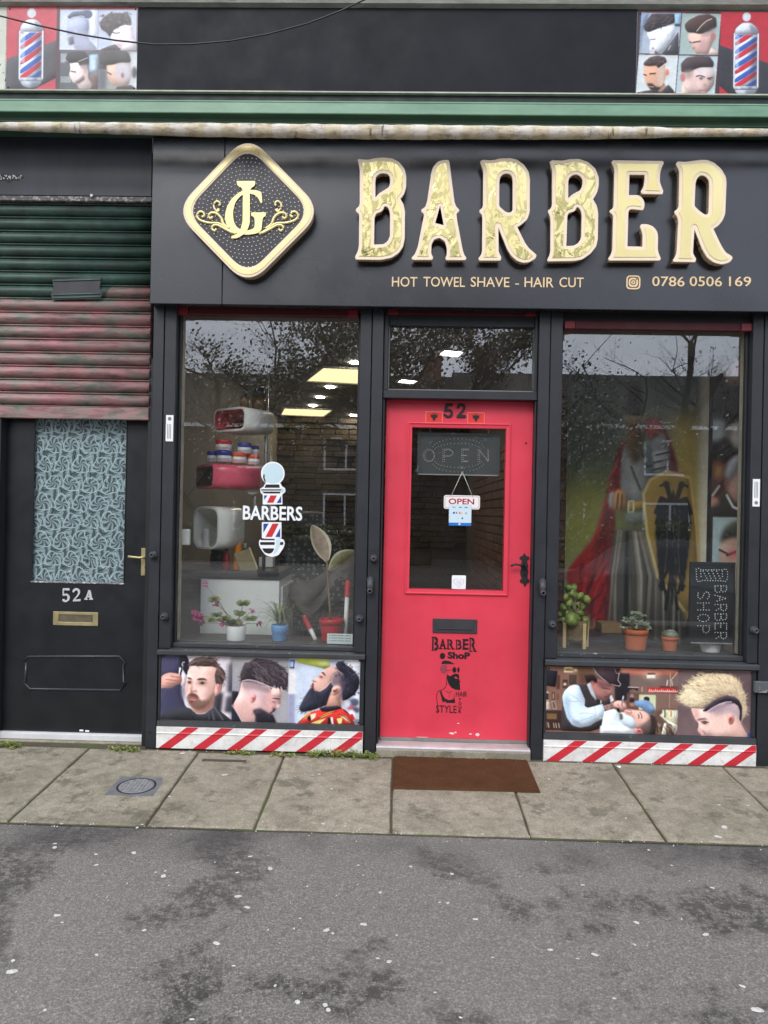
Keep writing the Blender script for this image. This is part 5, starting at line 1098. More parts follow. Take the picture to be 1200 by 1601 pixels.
def portrait_2(p):            # textured crop with shaved line, looking down
    p.at((355, 1020, 10)).rect(78, 40, 960, 1100, (158, 155, 160)); p.poly([(90, 60), (500, 60), (200, 400), (90, 500)], (178, 174, 176), 40, 60, .7).poly([(820, 500), (960, 450), (960, 1090), (780, 1090)], (176, 174, 178), 30, 50, .8)
    p.poly([(78, 610), (185, 620), (160, 760), (95, 830), (78, 830)], (40, 40, 48), 20, 5)
    neck = [(190, 640), (210, 560), (220, 460), (700, 540), (860, 560), (845, 720), (830, 800), (825, 850), (770, 880), (680, 960), (560, 900), (470, 1090), (250, 1090), (95, 830)]
    p.poly(neck, (226, 186, 180), 40).poly([(110, 830), (300, 760), (440, 900), (470, 1090), (250, 1090)], (214, 166, 158), 40, 40, .8)
    p.poly([(215, 470), (420, 440), (700, 545), (690, 640), (560, 640), (420, 590), (250, 600)], (150, 128, 134), 40, 26, .8).poly([(230, 580), (560, 600), (580, 720), (480, 720), (300, 660)], (220, 196, 202), 30, 26, .7)
    p.poly([(700, 540), (860, 560), (850, 690), (690, 690)], (232, 190, 182), 30, 12).poly([(600, 660), (700, 640), (720, 860), (680, 950), (560, 880), (540, 720)], (218, 166, 164), 30, 24, .8)
    p.poly([(350, 690), (390, 650), (440, 650), (460, 700), (440, 760), (390, 800), (360, 770)], (222, 150, 148), 26, 4).poly([(385, 710), (430, 700), (440, 745), (400, 760)], (160, 84, 88), 16, 6)
    p.poly([(690, 712), (740, 702), (830, 712), (825, 728), (770, 724)], (48, 34, 40), 8, 2).poly([(700, 755), (760, 760), (750, 780), (710, 775)], (96, 62, 64), 8, 4).poly([(770, 780), (830, 800), (822, 850), (780, 868), (760, 850)], (238, 186, 190), 16, 6)
    p.poly([(715, 850), (760, 868), (755, 905), (680, 958), (665, 945), (720, 900)], (62, 46, 50), 10, 5)
    beard = [(400, 900), (520, 870), (600, 910), (660, 950), (720, 960), (755, 1030), (780, 1100), (460, 1100), (450, 990)]
    p.poly(beard, (46, 42, 52), 24, 10).poly([(410, 890), (540, 860), (560, 960), (440, 960)], (110, 88, 96), 20, 26, .7)
    p.poly([(78, 850), (150, 930), (250, 1100), (78, 1100)], (40, 42, 56), 14).line([(110, 865), (180, 980), (240, 1080)], 14, (214, 190, 186), 3)
    h = [(210, 430), (205, 330), (240, 250), (260, 170), (330, 160), (440, 95), (560, 110), (680, 125), (780, 170), (880, 240), (940, 330), (950, 470), (910, 570), (870, 578), (840, 500), (815, 575), (790, 510), (765, 570), (745, 490), (700, 545), (600, 500), (420, 440), (300, 440), (225, 465)]
    p.poly(h, (70, 62, 68), 14).hair(h, 330, lambda x, y: (1.9 if x < 330 else .55 + (y - 300) * .0007), 85, 10, [(40, 36, 42), (104, 94, 96), (136, 124, 124), (54, 48, 54)], alpha=.6)
    for i in range(46):
        x, y = p.rs.uniform(250, 900), p.rs.uniform(140, 430)
        if y > 480 - (x if x < 400 else 400) * .9 and y > (x - 500) * .35 + 80: a = p.rs.uniform(.1, .9); p.line([(x, y), (x + 60 * math.cos(a), y + 60 * math.sin(a)), (x + 110 * math.cos(a + .3), y + 110 * math.sin(a + .3))], 15, [(150, 138, 138), (34, 30, 36), (122, 112, 114)][i % 3], 8, .45)
    p.poly([(205, 300), (330, 250), (420, 440), (225, 465)], (52, 46, 52), 30, 26, .6).line([(235, 455), (320, 433), (430, 445), (560, 490), (700, 548)], 13, (236, 212, 216), 3)
    p.ell(730, 770, 60, 34, (190, 134, 132), 18, .6).ell(640, 800, 60, 80, (232, 186, 182), 34, .6).poly([(520, 640), (600, 650), (580, 840), (500, 860)], (186, 160, 166), 30, 34, .6).ell(300, 820, 90, 120, (236, 198, 188), 50, .5).line([(715, 845), (735, 870)], 14, (170, 104, 102), 6).hair([(400, 900), (520, 870), (660, 950), (755, 1030), (780, 1090), (460, 1090)], 110, 1.9, 50, 6, [(26, 24, 30), (84, 76, 86)], alpha=.45)
def portrait_3(p):            # profile with long beard, patterned cape
    p.at((450, 1020, 10)).rect(5, 40, 1200, 1110, (196, 202, 220)); p.rect(5, 260, 130, 640, (232, 228, 228), 6).rect(5, 640, 110, 1100, (160, 160, 186), 10).rect(120, 200, 700, 1050, (206, 218, 234), 30)
    p.poly([(15, 110), (95, 110), (85, 240), (15, 240)], (64, 84, 116), 4).poly([(25, 130), (78, 130), (72, 220), (25, 220)], (176, 196, 226), 4)
    p.poly([(130, 70), (640, 70), (640, 200), (560, 235), (130, 145)], (196, 204, 92), 4, 4).poly([(430, 90), (640, 80), (640, 190), (480, 150)], (228, 232, 180), 20, 20, .8)
    p.poly([(850, 80), (1170, 80), (1170, 1100), (900, 1100), (1080, 500)], (214, 218, 226), 20, 20).poly([(1100, 180), (1170, 180), (1170, 200), (1000, 190)], (160, 160, 170), 6, 8)
    for q in ((980, 760, 80, 70, (120, 124, 140)), (1040, 740, 60, 60, (88, 92, 112)), (990, 830, 70, 30, (196, 96, 116)), (920, 760, 50, 60, (210, 212, 222)), (1060, 860, 50, 50, (90, 94, 110)), (1090, 960, 60, 60, (200, 206, 214)), (1080, 1040, 60, 40, (120, 126, 136)), (1010, 900, 40, 30, (230, 232, 236))): p.ell(*q[:4], q[4], 12)
    # cape with bold print
    cape = [(150, 1100), (220, 1010), (330, 920), (490, 860), (560, 830), (860, 840), (960, 920), (1040, 1060), (1050, 1110)]
    p.poly(cape, (204, 58, 52), 20)
    for q, c in (([(190, 1050), (300, 930), (380, 900), (300, 1000)], (236, 176, 110)), ([(300, 1000), (350, 960), (370, 1010), (340, 1060)], (30, 28, 32)), ([(350, 950), (440, 920), (430, 990), (370, 1040)], (240, 226, 190)), ([(480, 990), (640, 900), (760, 880), (620, 950), (520, 1000)], (238, 190, 96)), ([(360, 1080), (480, 1030), (600, 1000), (500, 1090)], (240, 214, 130)), ([(620, 990), (660, 985), (670, 1100), (628, 1100)], (34, 32, 36)), ([(665, 985), (700, 975), (716, 1100), (690, 1100)], (238, 236, 230)), ([(760, 1000), (850, 980), (840, 1070), (790, 1080)], (240, 224, 140)), ([(780, 930), (900, 960), (1000, 1060), (960, 1060), (860, 990)], (240, 220, 170)), ([(850, 850), (900, 870), (960, 940), (900, 900)], (30, 30, 30)), ([(960, 930), (1010, 920), (1050, 1010), (1000, 1010)], (196, 50, 60)), ([(870, 1010), (980, 1050), (900, 1060)], (206, 80, 60))): p.poly(q, c, 12, 2)
    p.line([(790, 935), (880, 965), (990, 1060)], 9, (40, 34, 34)).line([(480, 1000), (640, 920), (760, 885)], 8, (60, 40, 30)).line([(170, 1075), (260, 1000), (330, 960)], 8, (60, 40, 30))
    p.poly([(170, 925), (490, 850), (490, 870), (280, 930)], (226, 236, 240), 6, 3)
    # neck, face
    p.poly([(620, 640), (830, 600), (800, 700), (840, 830), (560, 830)], (192, 146, 128), 26, 4).poly([(740, 640), (830, 640), (870, 780), (780, 790)], (146, 110, 100), 24, 22, .7)
    p.poly([(490, 850), (560, 825), (780, 800), (850, 840), (620, 900), (530, 900)], (44, 38, 52), 14, 3)
    face = [(345, 520), (360, 470), (385, 440), (372, 410), (440, 380), (480, 350), (500, 300), (560, 250), (640, 205), (735, 190), (790, 270), (700, 320), (660, 430), (700, 560), (600, 640), (450, 620), (360, 560)]
    p.poly(face, (214, 164, 152), 26).poly([(560, 260), (720, 205), (770, 260), (680, 320), (650, 420), (560, 520), (450, 560), (420, 470), (520, 400)], (228, 182, 168), 40, 24, .8)
    p.line([(690, 320), (665, 420), (590, 520), (480, 585)], 16, (240, 196, 170), 6, .9)
    p.poly([(505, 290), (545, 285), (585, 345), (560, 335), (525, 305)], (52, 40, 46), 8, 3).poly([(485, 350), (520, 345), (530, 375), (500, 378)], (84, 56, 60), 6, 5).ell(400, 432, 20, 14, (150, 96, 88), 8, .8)
    beard = [(170, 860), (200, 790), (290, 620), (345, 540), (370, 490), (372, 455), (395, 460), (392, 520), (410, 580), (500, 590), (600, 520), (660, 440), (700, 500), (650, 620), (600, 790), (520, 830), (420, 870), (300, 900), (210, 910)]
    p.poly(beard, (48, 48, 62), 20, 6).hair(beard, 240, 2.2, 60, 8, [(34, 34, 44), (74, 74, 92), (56, 56, 74)], alpha=.5); p.poly([(340, 500), (370, 470), (375, 540), (345, 550)], (178, 120, 114), 10, 6)
    fade = [(700, 300), (790, 270), (850, 300), (880, 480), (900, 640), (830, 720), (800, 640), (830, 520), (760, 470), (680, 500), (660, 430)]
    p.poly(fade, (128, 102, 108), 30, 22, .9).poly([(800, 300), (950, 330), (950, 650), (840, 700), (830, 540)], (72, 62, 74), 30, 26, .9)
    h = [(725, 170), (760, 120), (830, 110), (880, 160), (960, 200), (1030, 270), (1090, 340), (1105, 420), (1090, 520), (1030, 620), (920, 700), (850, 720), (840, 600), (900, 450), (850, 300), (790, 265)]
    p.poly(h, (46, 44, 56), 16, 4)
    for i in range(110):
        a, b = p.rs.uniform(730, 1100), p.rs.uniform(110, 640)
        if (a - 880) / 230 < 1 and b < 120 + (a - 700) * 1.1 + 200 and b > (a - 830) * .85 + 60: p.ell(a, b, 15, 13, [(30, 30, 40), (76, 76, 96), (60, 58, 74)][i % 3], 4, .6)
    p.poly([(230, 800), (330, 620), (400, 600), (330, 760), (260, 880)], (82, 84, 104), 30, 30, .5).ell(520, 470, 60, 60, (236, 192, 178), 30, .6).ell(500, 362, 40, 26, (160, 108, 104), 14, .6).line([(372, 415), (400, 440), (440, 430)], 12, (150, 96, 88), 8, .7).ell(690, 250, 60, 30, (240, 200, 186), 20, .6)
    for i in range(70):
        a, b = p.rs.uniform(760, 1090), p.rs.uniform(120, 620)
        if b > (a - 830) * .85 + 70 and b < 330 + (a - 760) * .9: p.ell(a, b, 9, 8, (112, 110, 134) if i % 2 else (22, 22, 30), 4, .5)
    p.poly([(680, 520), (740, 490), (800, 490), (825, 530), (800, 600), (720, 650), (670, 630)], (222, 168, 150), 26, 4).poly([(700, 580), (740, 540), (780, 530), (770, 590), (720, 610)], (142, 88, 78), 20, 8).ell(712, 572, 16, 13, (60, 36, 36), 5)
def portrait_4(p):            # barber in hat and waistcoat shaving a reclining client
    p.at((845, 1040, 10)).rect(50, 30, 1200, 1100, (140, 104, 90)); p.rect(560, 40, 820, 200, (120, 88, 66), 20).rect(600, 170, 900, 330, (90, 66, 60), 30, .8)
    p.poly([(70, 110), (260, 130), (230, 380), (75, 360)], (38, 38, 46), 6, 3)
    for q, c in (((245, 190, 300, 410), (92, 66, 58)), ((340, 260, 420, 390), (86, 60, 52)), ((440, 180, 560, 330), (84, 70, 60)), ((75, 450, 130, 610), (200, 180, 168)), ((88, 480, 122, 580), (54, 40, 38)), ((175, 460, 225, 580), (74, 52, 46)), ((188, 475, 212, 565), (170, 140, 126)), ((250, 480, 285, 580), (120, 84, 70))): p.rect(*q, c, 3)
    p.poly([(65, 620), (140, 610), (160, 745), (85, 750)], (196, 176, 158), 3, 2).poly([(165, 600), (225, 590), (265, 720), (205, 730)], (172, 150, 140), 3, 2).poly([(182, 615), (215, 608), (245, 705), (212, 712)], (96, 84, 84), 3, 2)
    p.rect(60, 740, 340, 1050, (66, 46, 42), 8).rect(100, 790, 260, 880, (128, 100, 70), 6).ell(110, 960, 30, 50, (110, 80, 60), 8)
    for x in (125, 210, 245, 290): p.line([(x, 940), (x + 15, 1010)], 12, (206, 190, 176), 4)
    p.poly([(360, 60), (500, 55), (510, 140), (360, 145)], (232, 206, 150), 14, 8).ell(430, 105, 60, 18, (140, 110, 70), 6).line([(365, 138), (500, 138)], 14, (255, 244, 214), 5).ell(540, 110, 30, 26, (226, 196, 156), 10).ell(378, 330, 26, 22, (232, 216, 210), 8)
    # waistcoat and back
    p.poly([(340, 560), (400, 400), (560, 330), (740, 330), (860, 420), (900, 560), (1100, 540), (1100, 700), (1060, 960), (780, 1060), (330, 1060), (340, 800)], (58, 54, 56), 30)
    sleeve = [(340, 530), (370, 440), (450, 360), (540, 330), (600, 345), (640, 440), (700, 570), (690, 660), (740, 690), (850, 660), (975, 620), (1045, 830), (880, 900), (780, 970), (620, 1000), (500, 960), (420, 850), (360, 660)]
    p.poly(sleeve, (206, 224, 238), 20, 2).poly([(350, 560), (430, 400), (450, 560), (480, 800), (560, 950), (430, 860)], (168, 190, 212), 30, 26, .8).poly([(500, 880), (620, 900), (640, 980), (540, 980)], (150, 156, 176), 30, 14, .8)
    for l in ([(450, 480), (560, 540), (640, 600)], [(440, 590), (520, 600), (600, 590)], [(620, 780), (700, 770), (840, 780)], [(640, 890), (760, 850), (860, 800)], [(850, 670), (870, 780), (840, 890)]): p.line(l, 10, (160, 176, 196), 7, .8)
    p.line([(930, 840), (1040, 835)], 14, (226, 216, 150), 4, .8)
    p.poly([(720, 330), (780, 290), (880, 540), (870, 575), (790, 480)], (190, 190, 198), 6, 3).poly([(1080, 500), (1110, 480), (1150, 560), (1100, 600)], (222, 226, 230), 6, 3).poly([(870, 560), (960, 550), (960, 620), (880, 610)], (44, 40, 44), 6, 3).rect(938, 555, 956, 620, (210, 208, 206), 2)
    # face, hat
    p.poly([(790, 260), (900, 240), (1060, 300), (1130, 360), (1130, 430), (1090, 470), (1080, 540), (1000, 580), (900, 545), (850, 460), (800, 360)], (168, 116, 110), 26, 4).poly([(880, 240), (1100, 320), (1120, 360), (960, 390), (880, 330)], (108, 72, 72), 30, 20, .8).poly([(1040, 380), (1120, 370), (1120, 440), (1040, 470)], (196, 140, 130), 20, 14, .7)
    p.poly([(780, 250), (840, 240), (860, 310), (830, 350), (790, 300)], (186, 106, 104), 16, 4).line([(960, 375), (1040, 385), (1090, 395)], 14, (70, 46, 48), 5, .8).line([(1000, 510), (1050, 515)], 12, (92, 48, 48), 4).poly([(900, 480), (1000, 560), (1060, 540), (1000, 580), (910, 555)], (112, 76, 74), 14, 12, .7)
    p.poly([(680, 190), (820, 170), (880, 240), (880, 310), (800, 260), (720, 300)], (48, 38, 40), 16, 8)
    p.poly([(800, 50), (1250, 40), (1260, 350), (1180, 345), (1060, 310), (920, 220), (830, 110)], (74, 58, 64), 14, 3).poly([(860, 60), (1100, 60), (1120, 180), (980, 200)], (96, 78, 84), 40, 26, .7).line([(815, 60), (870, 150), (960, 230), (1080, 310), (1230, 340)], 12, (200, 186, 186), 3)
    # tattooed forearm
    p.poly([(985, 650), (1150, 600), (1260, 560), (1270, 640), (1180, 700), (1050, 730), (1010, 720)], (150, 116, 108), 16, 4).hair([(1000, 650), (1150, 610), (1150, 700), (1040, 720)], 30, .5, 30, 10, [(80, 66, 70), (190, 160, 150)], alpha=.6)
    # right half
    p.at((955, 1040, 10)).rect(140, 60, 1055, 1100, (132, 104, 92)); p.poly([(140, 60), (1055, 60), (1055, 160), (700, 190), (300, 190), (140, 130)], (206, 128, 112), 10, 14).poly([(700, 60), (1055, 90), (1055, 130), (760, 120)], (222, 140, 120), 10, 14)
    p.rect(280, 180, 1055, 340, (122, 106, 100), 24, .9).poly([(555, 150), (690, 148), (692, 212), (555, 212)], (255, 253, 246), 6, 6).ell(620, 150, 150, 40, (250, 214, 180), 40, .7).rect(565, 125, 690, 150, (120, 92, 86), 4)
    p.rect(60, 140, 290, 560, (46, 42, 50), 10).poly([(-120, 30), (110, 60), (130, 130), (110, 240), (150, 300), (140, 345), (0, 330), (-110, 240)], (66, 52, 58), 16, 3).line([(50, 70), (80, 140), (115, 150), (128, 110)], 9, (190, 170, 172), 3).line([(125, 140), (105, 250), (152, 310), (130, 342), (0, 315)], 11, (202, 188, 186), 3)
    p.poly([(265, 350), (430, 350), (420, 410), (350, 380), (280, 400)], (44, 40, 44), 8, 3).line([(268, 352), (432, 355)], 12, (220, 214, 206), 3).line([(485, 350), (485, 410)], 22, (196, 150, 140), 5)
    p.rect(250, 440, 450, 690, (110, 84, 76), 10).ell(330, 490, 24, 26, (208, 196, 186), 4).ell(330, 490, 12, 14, (120, 60, 56), 3)
    p.poly([(565, 350), (1055, 350), (1055, 435), (590, 430)], (176, 44, 44), 4, 3).rect(760, 320, 1055, 352, (112, 60, 56), 4)
    for i in range(15): 
        x = 590 + i * 31; p.line([(x, 415), (x + 12, 372 + (i % 3) * 8), (x + 22, 412)], 9, (252, 236, 226), 2, .95)
    p.line([(590, 418), (900, 408), (1050, 405)], 7, (252, 236, 226), 2, .9)
    p.rect(440, 465, 700, 700, (216, 214, 178), 4).poly([(620, 480), (690, 480), (690, 600), (620, 560)], (196, 214, 170), 20, 20, .7)
    p.line([(880, 230), (870, 310)], 18, (224, 206, 200), 4).line([(945, 240), (955, 310)], 14, (214, 196, 188), 4).line([(920, 110), (925, 330)], 10, (230, 190, 170), 3).line([(1030, 110), (930, 230)], 14, (232, 196, 176), 6).line([(918, 430), (915, 660)], 6, (206, 180, 168), 2)
    p.poly([(510, 510), (560, 488), (605, 510), (605, 560), (520, 545)], (52, 40, 40), 12, 3).poly([(360, 570), (500, 540), (590, 560), (660, 610), (695, 690), (680, 760), (560, 740), (460, 660), (380, 640)], (112, 142, 178), 16, 4).poly([(560, 570), (660, 620), (690, 690), (600, 680)], (146, 176, 208), 20, 14, .8).poly([(290, 600), (360, 580), (370, 640), (310, 650)], (186, 128, 112), 14, 6).ell(330, 550, 40, 40, (56, 42, 42), 6)
    # client reclining
    p.poly([(-100, 740), (60, 690), (140, 760), (160, 880), (240, 900), (420, 980), (420, 1100), (-160, 1100)], (214, 226, 232), 20, 4).poly([(-160, 960), (300, 960), (380, 1050), (380, 1100), (-160, 1100)], (234, 238, 240), 14, 8)
    p.poly([(120, 760), (200, 740), (330, 800), (400, 860), (420, 980), (330, 1000), (200, 940), (150, 880)], (206, 220, 228), 24, 6).poly([(130, 760), (190, 770), (200, 850), (150, 870)], (110, 100, 98), 16, 8)
    p.poly([(200, 730), (250, 690), (330, 700), (440, 710), (530, 720), (600, 770), (620, 860), (560, 920), (480, 980), (400, 960), (390, 860), (330, 800), (240, 780)], (228, 176, 162), 24, 4).poly([(420, 720), (540, 740), (610, 800), (560, 880), (470, 920)], (242, 198, 184), 30, 22, .8)
    p.line([(430, 770), (450, 800), (440, 830)], 14, (96, 58, 56), 4).line([(460, 740), (490, 790), (490, 830)], 12, (92, 60, 56), 4).line([(240, 735), (310, 760), (330, 740)], 12, (176, 90, 90), 5)
    p.poly([(470, 960), (560, 900), (630, 830), (680, 880), (690, 1000), (640, 1080), (520, 1080)], (92, 76, 72), 24, 10).poly([(620, 760), (700, 800), (740, 900), (700, 1080), (620, 1080), (640, 900)], (50, 42, 44), 20, 8).poly([(370, 1000), (480, 990), (520, 1050), (500, 1080), (380, 1060)], (214, 130, 128), 16, 5).poly([(420, 1010), (480, 1020), (480, 1045), (430, 1045)], (120, 60, 62), 10, 5)
    p.poly([(40, 600), (110, 560), (180, 570), (240, 620), (255, 680), (200, 710), (140, 690), (60, 660)], (232, 176, 164), 20, 3).line([(110, 620), (150, 690)], 12, (176, 108, 100), 4).line([(170, 610), (205, 690)], 12, (176, 108, 100), 4).line([(195, 500), (180, 600), (170, 640)], 26, (150, 146, 150), 3).line([(195, 500), (190, 530)], 22, (220, 218, 220), 3).line([(230, 690), (330, 720)], 9, (120, 120, 126), 2)
    # shelf of bottles, chairs
    p.poly([(690, 700), (1055, 690), (1055, 1100), (700, 1100)], (96, 74, 64), 10, 20, .7).poly([(760, 780), (860, 690), (1055, 690), (1055, 1010), (980, 990)], (206, 202, 168), 6, 6)
    for i, (x, c) in enumerate(((820, (236, 234, 222)), (850, (60, 70, 50)), (880, (196, 206, 180)), (910, (230, 220, 170)), (945, (206, 120, 100)), (975, (240, 238, 220)), (1015, (220, 228, 226)), (1045, (190, 200, 190)))): p.rect(x - 11, 690 + (i % 3) * 12, x + 11, 790 + (i % 2) * 18, c, 3)
    p.poly([(765, 780), (1055, 930), (1055, 1010), (980, 990), (900, 900)], (226, 224, 204), 4, 4).line([(765, 785), (900, 900), (1000, 985)], 10, (70, 56, 48), 3).poly([(800, 1070), (840, 890), (880, 900), (870, 1070)], (224, 220, 196), 6, 4).hair([(730, 860), (1040, 920), (1040, 1080), (730, 1080)], 40, 1.2, 60, 12, [(40, 34, 34), (200, 190, 170), (60, 48, 44)], alpha=.7)
def portrait_5(p):            # boy with bleached crest and razor line
    p.at((1060, 1040, 10)).rect(0, 40, 1200, 1110, (112, 92, 94)); p.poly([(0, 90), (500, 90), (200, 400), (0, 600)], (140, 118, 116), 60, 70, .7).poly([(0, 800), (300, 700), (350, 1100), (0, 1100)], (128, 106, 108), 60, 60, .6).poly([(1000, 100), (1180, 100), (1180, 900), (1000, 900)], (104, 86, 90), 40, 50, .6)
    p.poly([(960, 740), (990, 880), (1050, 990), (1100, 1050), (1120, 1110), (380, 1110), (360, 1040), (320, 1010), (312, 980), (330, 920), (320, 870), (280, 840), (230, 740), (200, 650), (400, 660), (700, 560), (960, 580)], (234, 194, 182), 26, 3)
    p.poly([(560, 760), (760, 700), (800, 1000), (600, 1090), (480, 1000)], (242, 206, 192), 50, 50, .7).poly([(840, 900), (960, 860), (1060, 1010), (1080, 1110), (820, 1110)], (222, 176, 162), 40, 40, .7).poly([(200, 650), (330, 650), (330, 800), (270, 830)], (216, 172, 162), 30, 20, .7)
    p.poly([(440, 720), (600, 620), (800, 540), (940, 600), (980, 760), (880, 760), (760, 700), (640, 760)], (184, 164, 172), 40, 34, .9).poly([(440, 715), (600, 610), (800, 545), (860, 560), (700, 620), (560, 690)], (130, 112, 122), 30, 16, .8)
    dark = [(380, 690), (480, 600), (560, 520), (640, 470), (760, 430), (860, 440), (950, 520), (1000, 620), (1005, 740), (985, 850), (955, 800), (965, 680), (930, 600), (860, 550), (720, 550), (600, 600), (450, 700), (400, 700)]
    p.poly(dark, (56, 48, 62), 20, 5).line([(430, 715), (520, 650), (640, 580), (740, 545), (830, 540)], 14, (232, 216, 224), 3).line([(870, 565), (930, 610)], 12, (190, 180, 190), 4)
    crest = [(25, 545), (30, 470), (60, 430), (110, 360), (130, 320), (170, 280), (190, 250), (270, 205), (340, 160), (450, 110), (700, 105), (800, 120), (900, 170), (930, 210), (980, 260), (1000, 330), (1050, 430), (1060, 560), (1075, 660), (1040, 760), (985, 850), (1000, 720), (995, 600), (950, 510), (870, 450), (760, 435), (640, 475), (540, 530), (470, 590), (390, 640), (330, 640), (200, 640), (100, 600)]
    p.poly(crest, (218, 198, 164), 10, 3).poly([(30, 470), (250, 300), (420, 380), (330, 600), (120, 590)], (236, 222, 178), 40, 40, .8)
    fl = lambda x, y: math.atan2(y - 470, x - 980) if x < 900 else math.atan2(y - 520, x - 900)
    p.poly([(380, 640), (560, 470), (760, 400), (900, 400), (960, 500), (760, 435), (560, 520)], (168, 138, 112), 30, 24, .7)
    p.hair(crest, 320, fl, 60, 17, [(206, 180, 146), (240, 226, 190), (224, 200, 160)], alpha=.4, wob=.16, bend=.2).hair(crest, 560, fl, 50, 7, [(252, 244, 220), (172, 142, 114), (138, 110, 94), (236, 214, 176), (212, 172, 128)], alpha=.5, wob=.2, bend=.25).ell(190, 480, 120, 90, (248, 238, 204), 50, .5)
    p.hair([(25, 545), (30, 470), (110, 360), (170, 280), (340, 160), (450, 110), (360, 200), (200, 330), (90, 480)], 60, fl, 90, 12, [(240, 226, 186), (222, 200, 160)], alpha=.8, wob=.2)
    p.ell(500, 900, 110, 60, (246, 214, 200), 40, .6).ell(420, 868, 70, 34, (196, 148, 138), 18, .5).ell(360, 990, 40, 30, (250, 214, 204), 18, .6).ell(640, 640, 130, 50, (170, 148, 156), 34, .5)
    p.poly([(760, 745), (800, 715), (860, 730), (885, 800), (860, 880), (810, 900), (775, 850)], (226, 156, 146), 26, 4).poly([(800, 780), (845, 770), (850, 830), (810, 870), (790, 830)], (150, 80, 76), 20, 8)
    p.poly([(290, 835), (340, 808), (420, 800), (470, 820), (400, 828), (330, 845)], (120, 88, 84), 10, 8).poly([(370, 865), (400, 850), (470, 862), (440, 895), (390, 890)], (140, 100, 96), 8, 6).ell(420, 875, 22, 17, (70, 56, 56), 4).line([(365, 862), (420, 848), (480, 866)], 10, (50, 38, 44), 3).ell(412, 870, 6, 5, (230, 226, 226))
    p.poly([(330, 960), (400, 980), (430, 1030), (400, 1060), (340, 1030)], (222, 168, 160), 20, 14, .8).line([(400, 1000), (430, 1040)], 14, (160, 96, 92), 6).poly([(1090, 1010), (1180, 1050), (1180, 1110), (1080, 1110)], (66, 76, 160), 8, 6)
def bpole(p, T, cx, top, bot, w, mirror=False):
    """spiral pole print: ball, cap, striped glass, foot"""
    p.at(T); L, R = cx - w / 2, cx + w / 2
    p.poly([(L - 20, top + 300), (cx - w * .3, top + 150), (cx + w * .25, top + 130), (R + 25, top + 290), (R + 10, bot - 130), (L - 10, bot - 130)], (90, 94, 104), 30, 14, .55)
    p.ell(cx, top + 55, 56, 60, (214, 220, 226), 2).ell(cx - 12, top + 40, 26, 26, (246, 248, 250), 12, .9).ell(cx, top + 55, 56, 60, (150, 158, 168), 0, .12)
    p.poly([(L + 5, top + 290), (L + 20, top + 210), (cx - 55, top + 135), (cx + 55, top + 130), (R - 20, top + 200), (R, top + 280)], (190, 196, 206), 30, 3).poly([(cx + 40, top + 150), (R - 15, top + 210), (R, top + 280), (cx + 60, top + 285)], (124, 128, 140), 20, 12, .8).ell(cx - 40, top + 200, 40, 40, (236, 240, 244), 20, .8)
    gt, gb = top + 290, bot - 130
    p.poly([(L + 20, gt), (R - 15, gt), (R - 12, gb), (L + 25, gb)], (206, 214, 226), 4)
    H = gb - gt
    for i in range(-3, 6):
        y0 = gb + 40 - i * 190
        for dy, c, th in ((0, (206, 50, 62), 62), (-78, (58, 92, 176), 62)):
            y = y0 + dy; q = [(L + 22, y), (L + 22, y - th), (cx, y - th - 95), (R - 14, y - th - 190), (R - 14, y - 190), (cx, y - 80)]
            m, bb = p.pmask(q, 40, 1)
            m2, bb2 = p.pmask([(L + 22, gt + 4), (R - 14, gt + 4), (R - 12, gb - 2), (L + 24, gb - 2)], None, 0)
            if m is None or m2 is None: continue
            x0, y0_, x1, y1 = max(bb[0], bb2[0]), max(bb[1], bb2[1]), min(bb[2], bb2[2]), min(bb[3], bb2[3])
            if x1 > x0 and y1 > y0_: p._lay(m[y0_ - bb[1]:y1 - bb[1], x0 - bb[0]:x1 - bb[0]] * m2[y0_ - bb2[1]:y1 - bb2[1], x0 - bb2[0]:x1 - bb2[0]], (x0, y0_, x1, y1), c, 1)
    p.rect(cx + w * .2, gt, R - 14, gb, (40, 44, 60), 26, .42).rect(L + 28, gt + 10, L + 75, gt + H * .68, (186, 216, 240), 6, .6)
    for x in (L + 8, R - 6): p.line([(x, gt - 10), (x + 6, gb + 12)], 17, (246, 246, 248), 2)
    p.poly([(L + 15, gb), (R, gb), (R + 2, gb + 40), (L + 12, gb + 40)], (176, 182, 190), 3).rect(L + 60, gb + 4, L + 100, gb + 36, (236, 240, 242), 10, .8).rect(cx + 40, gb + 2, cx + 90, gb + 38, (90, 94, 104), 12, .7)
    p.poly([(L + 20, gb + 44), (R - 5, gb + 44), (R - 40, gb + 100), (cx, gb + 132), (L + 60, gb + 105)], (168, 174, 184), 20, 3).poly([(cx, gb + 46), (R - 5, gb + 44), (R - 40, gb + 100), (cx + 10, gb + 130)], (98, 102, 112), 20, 16, .7)
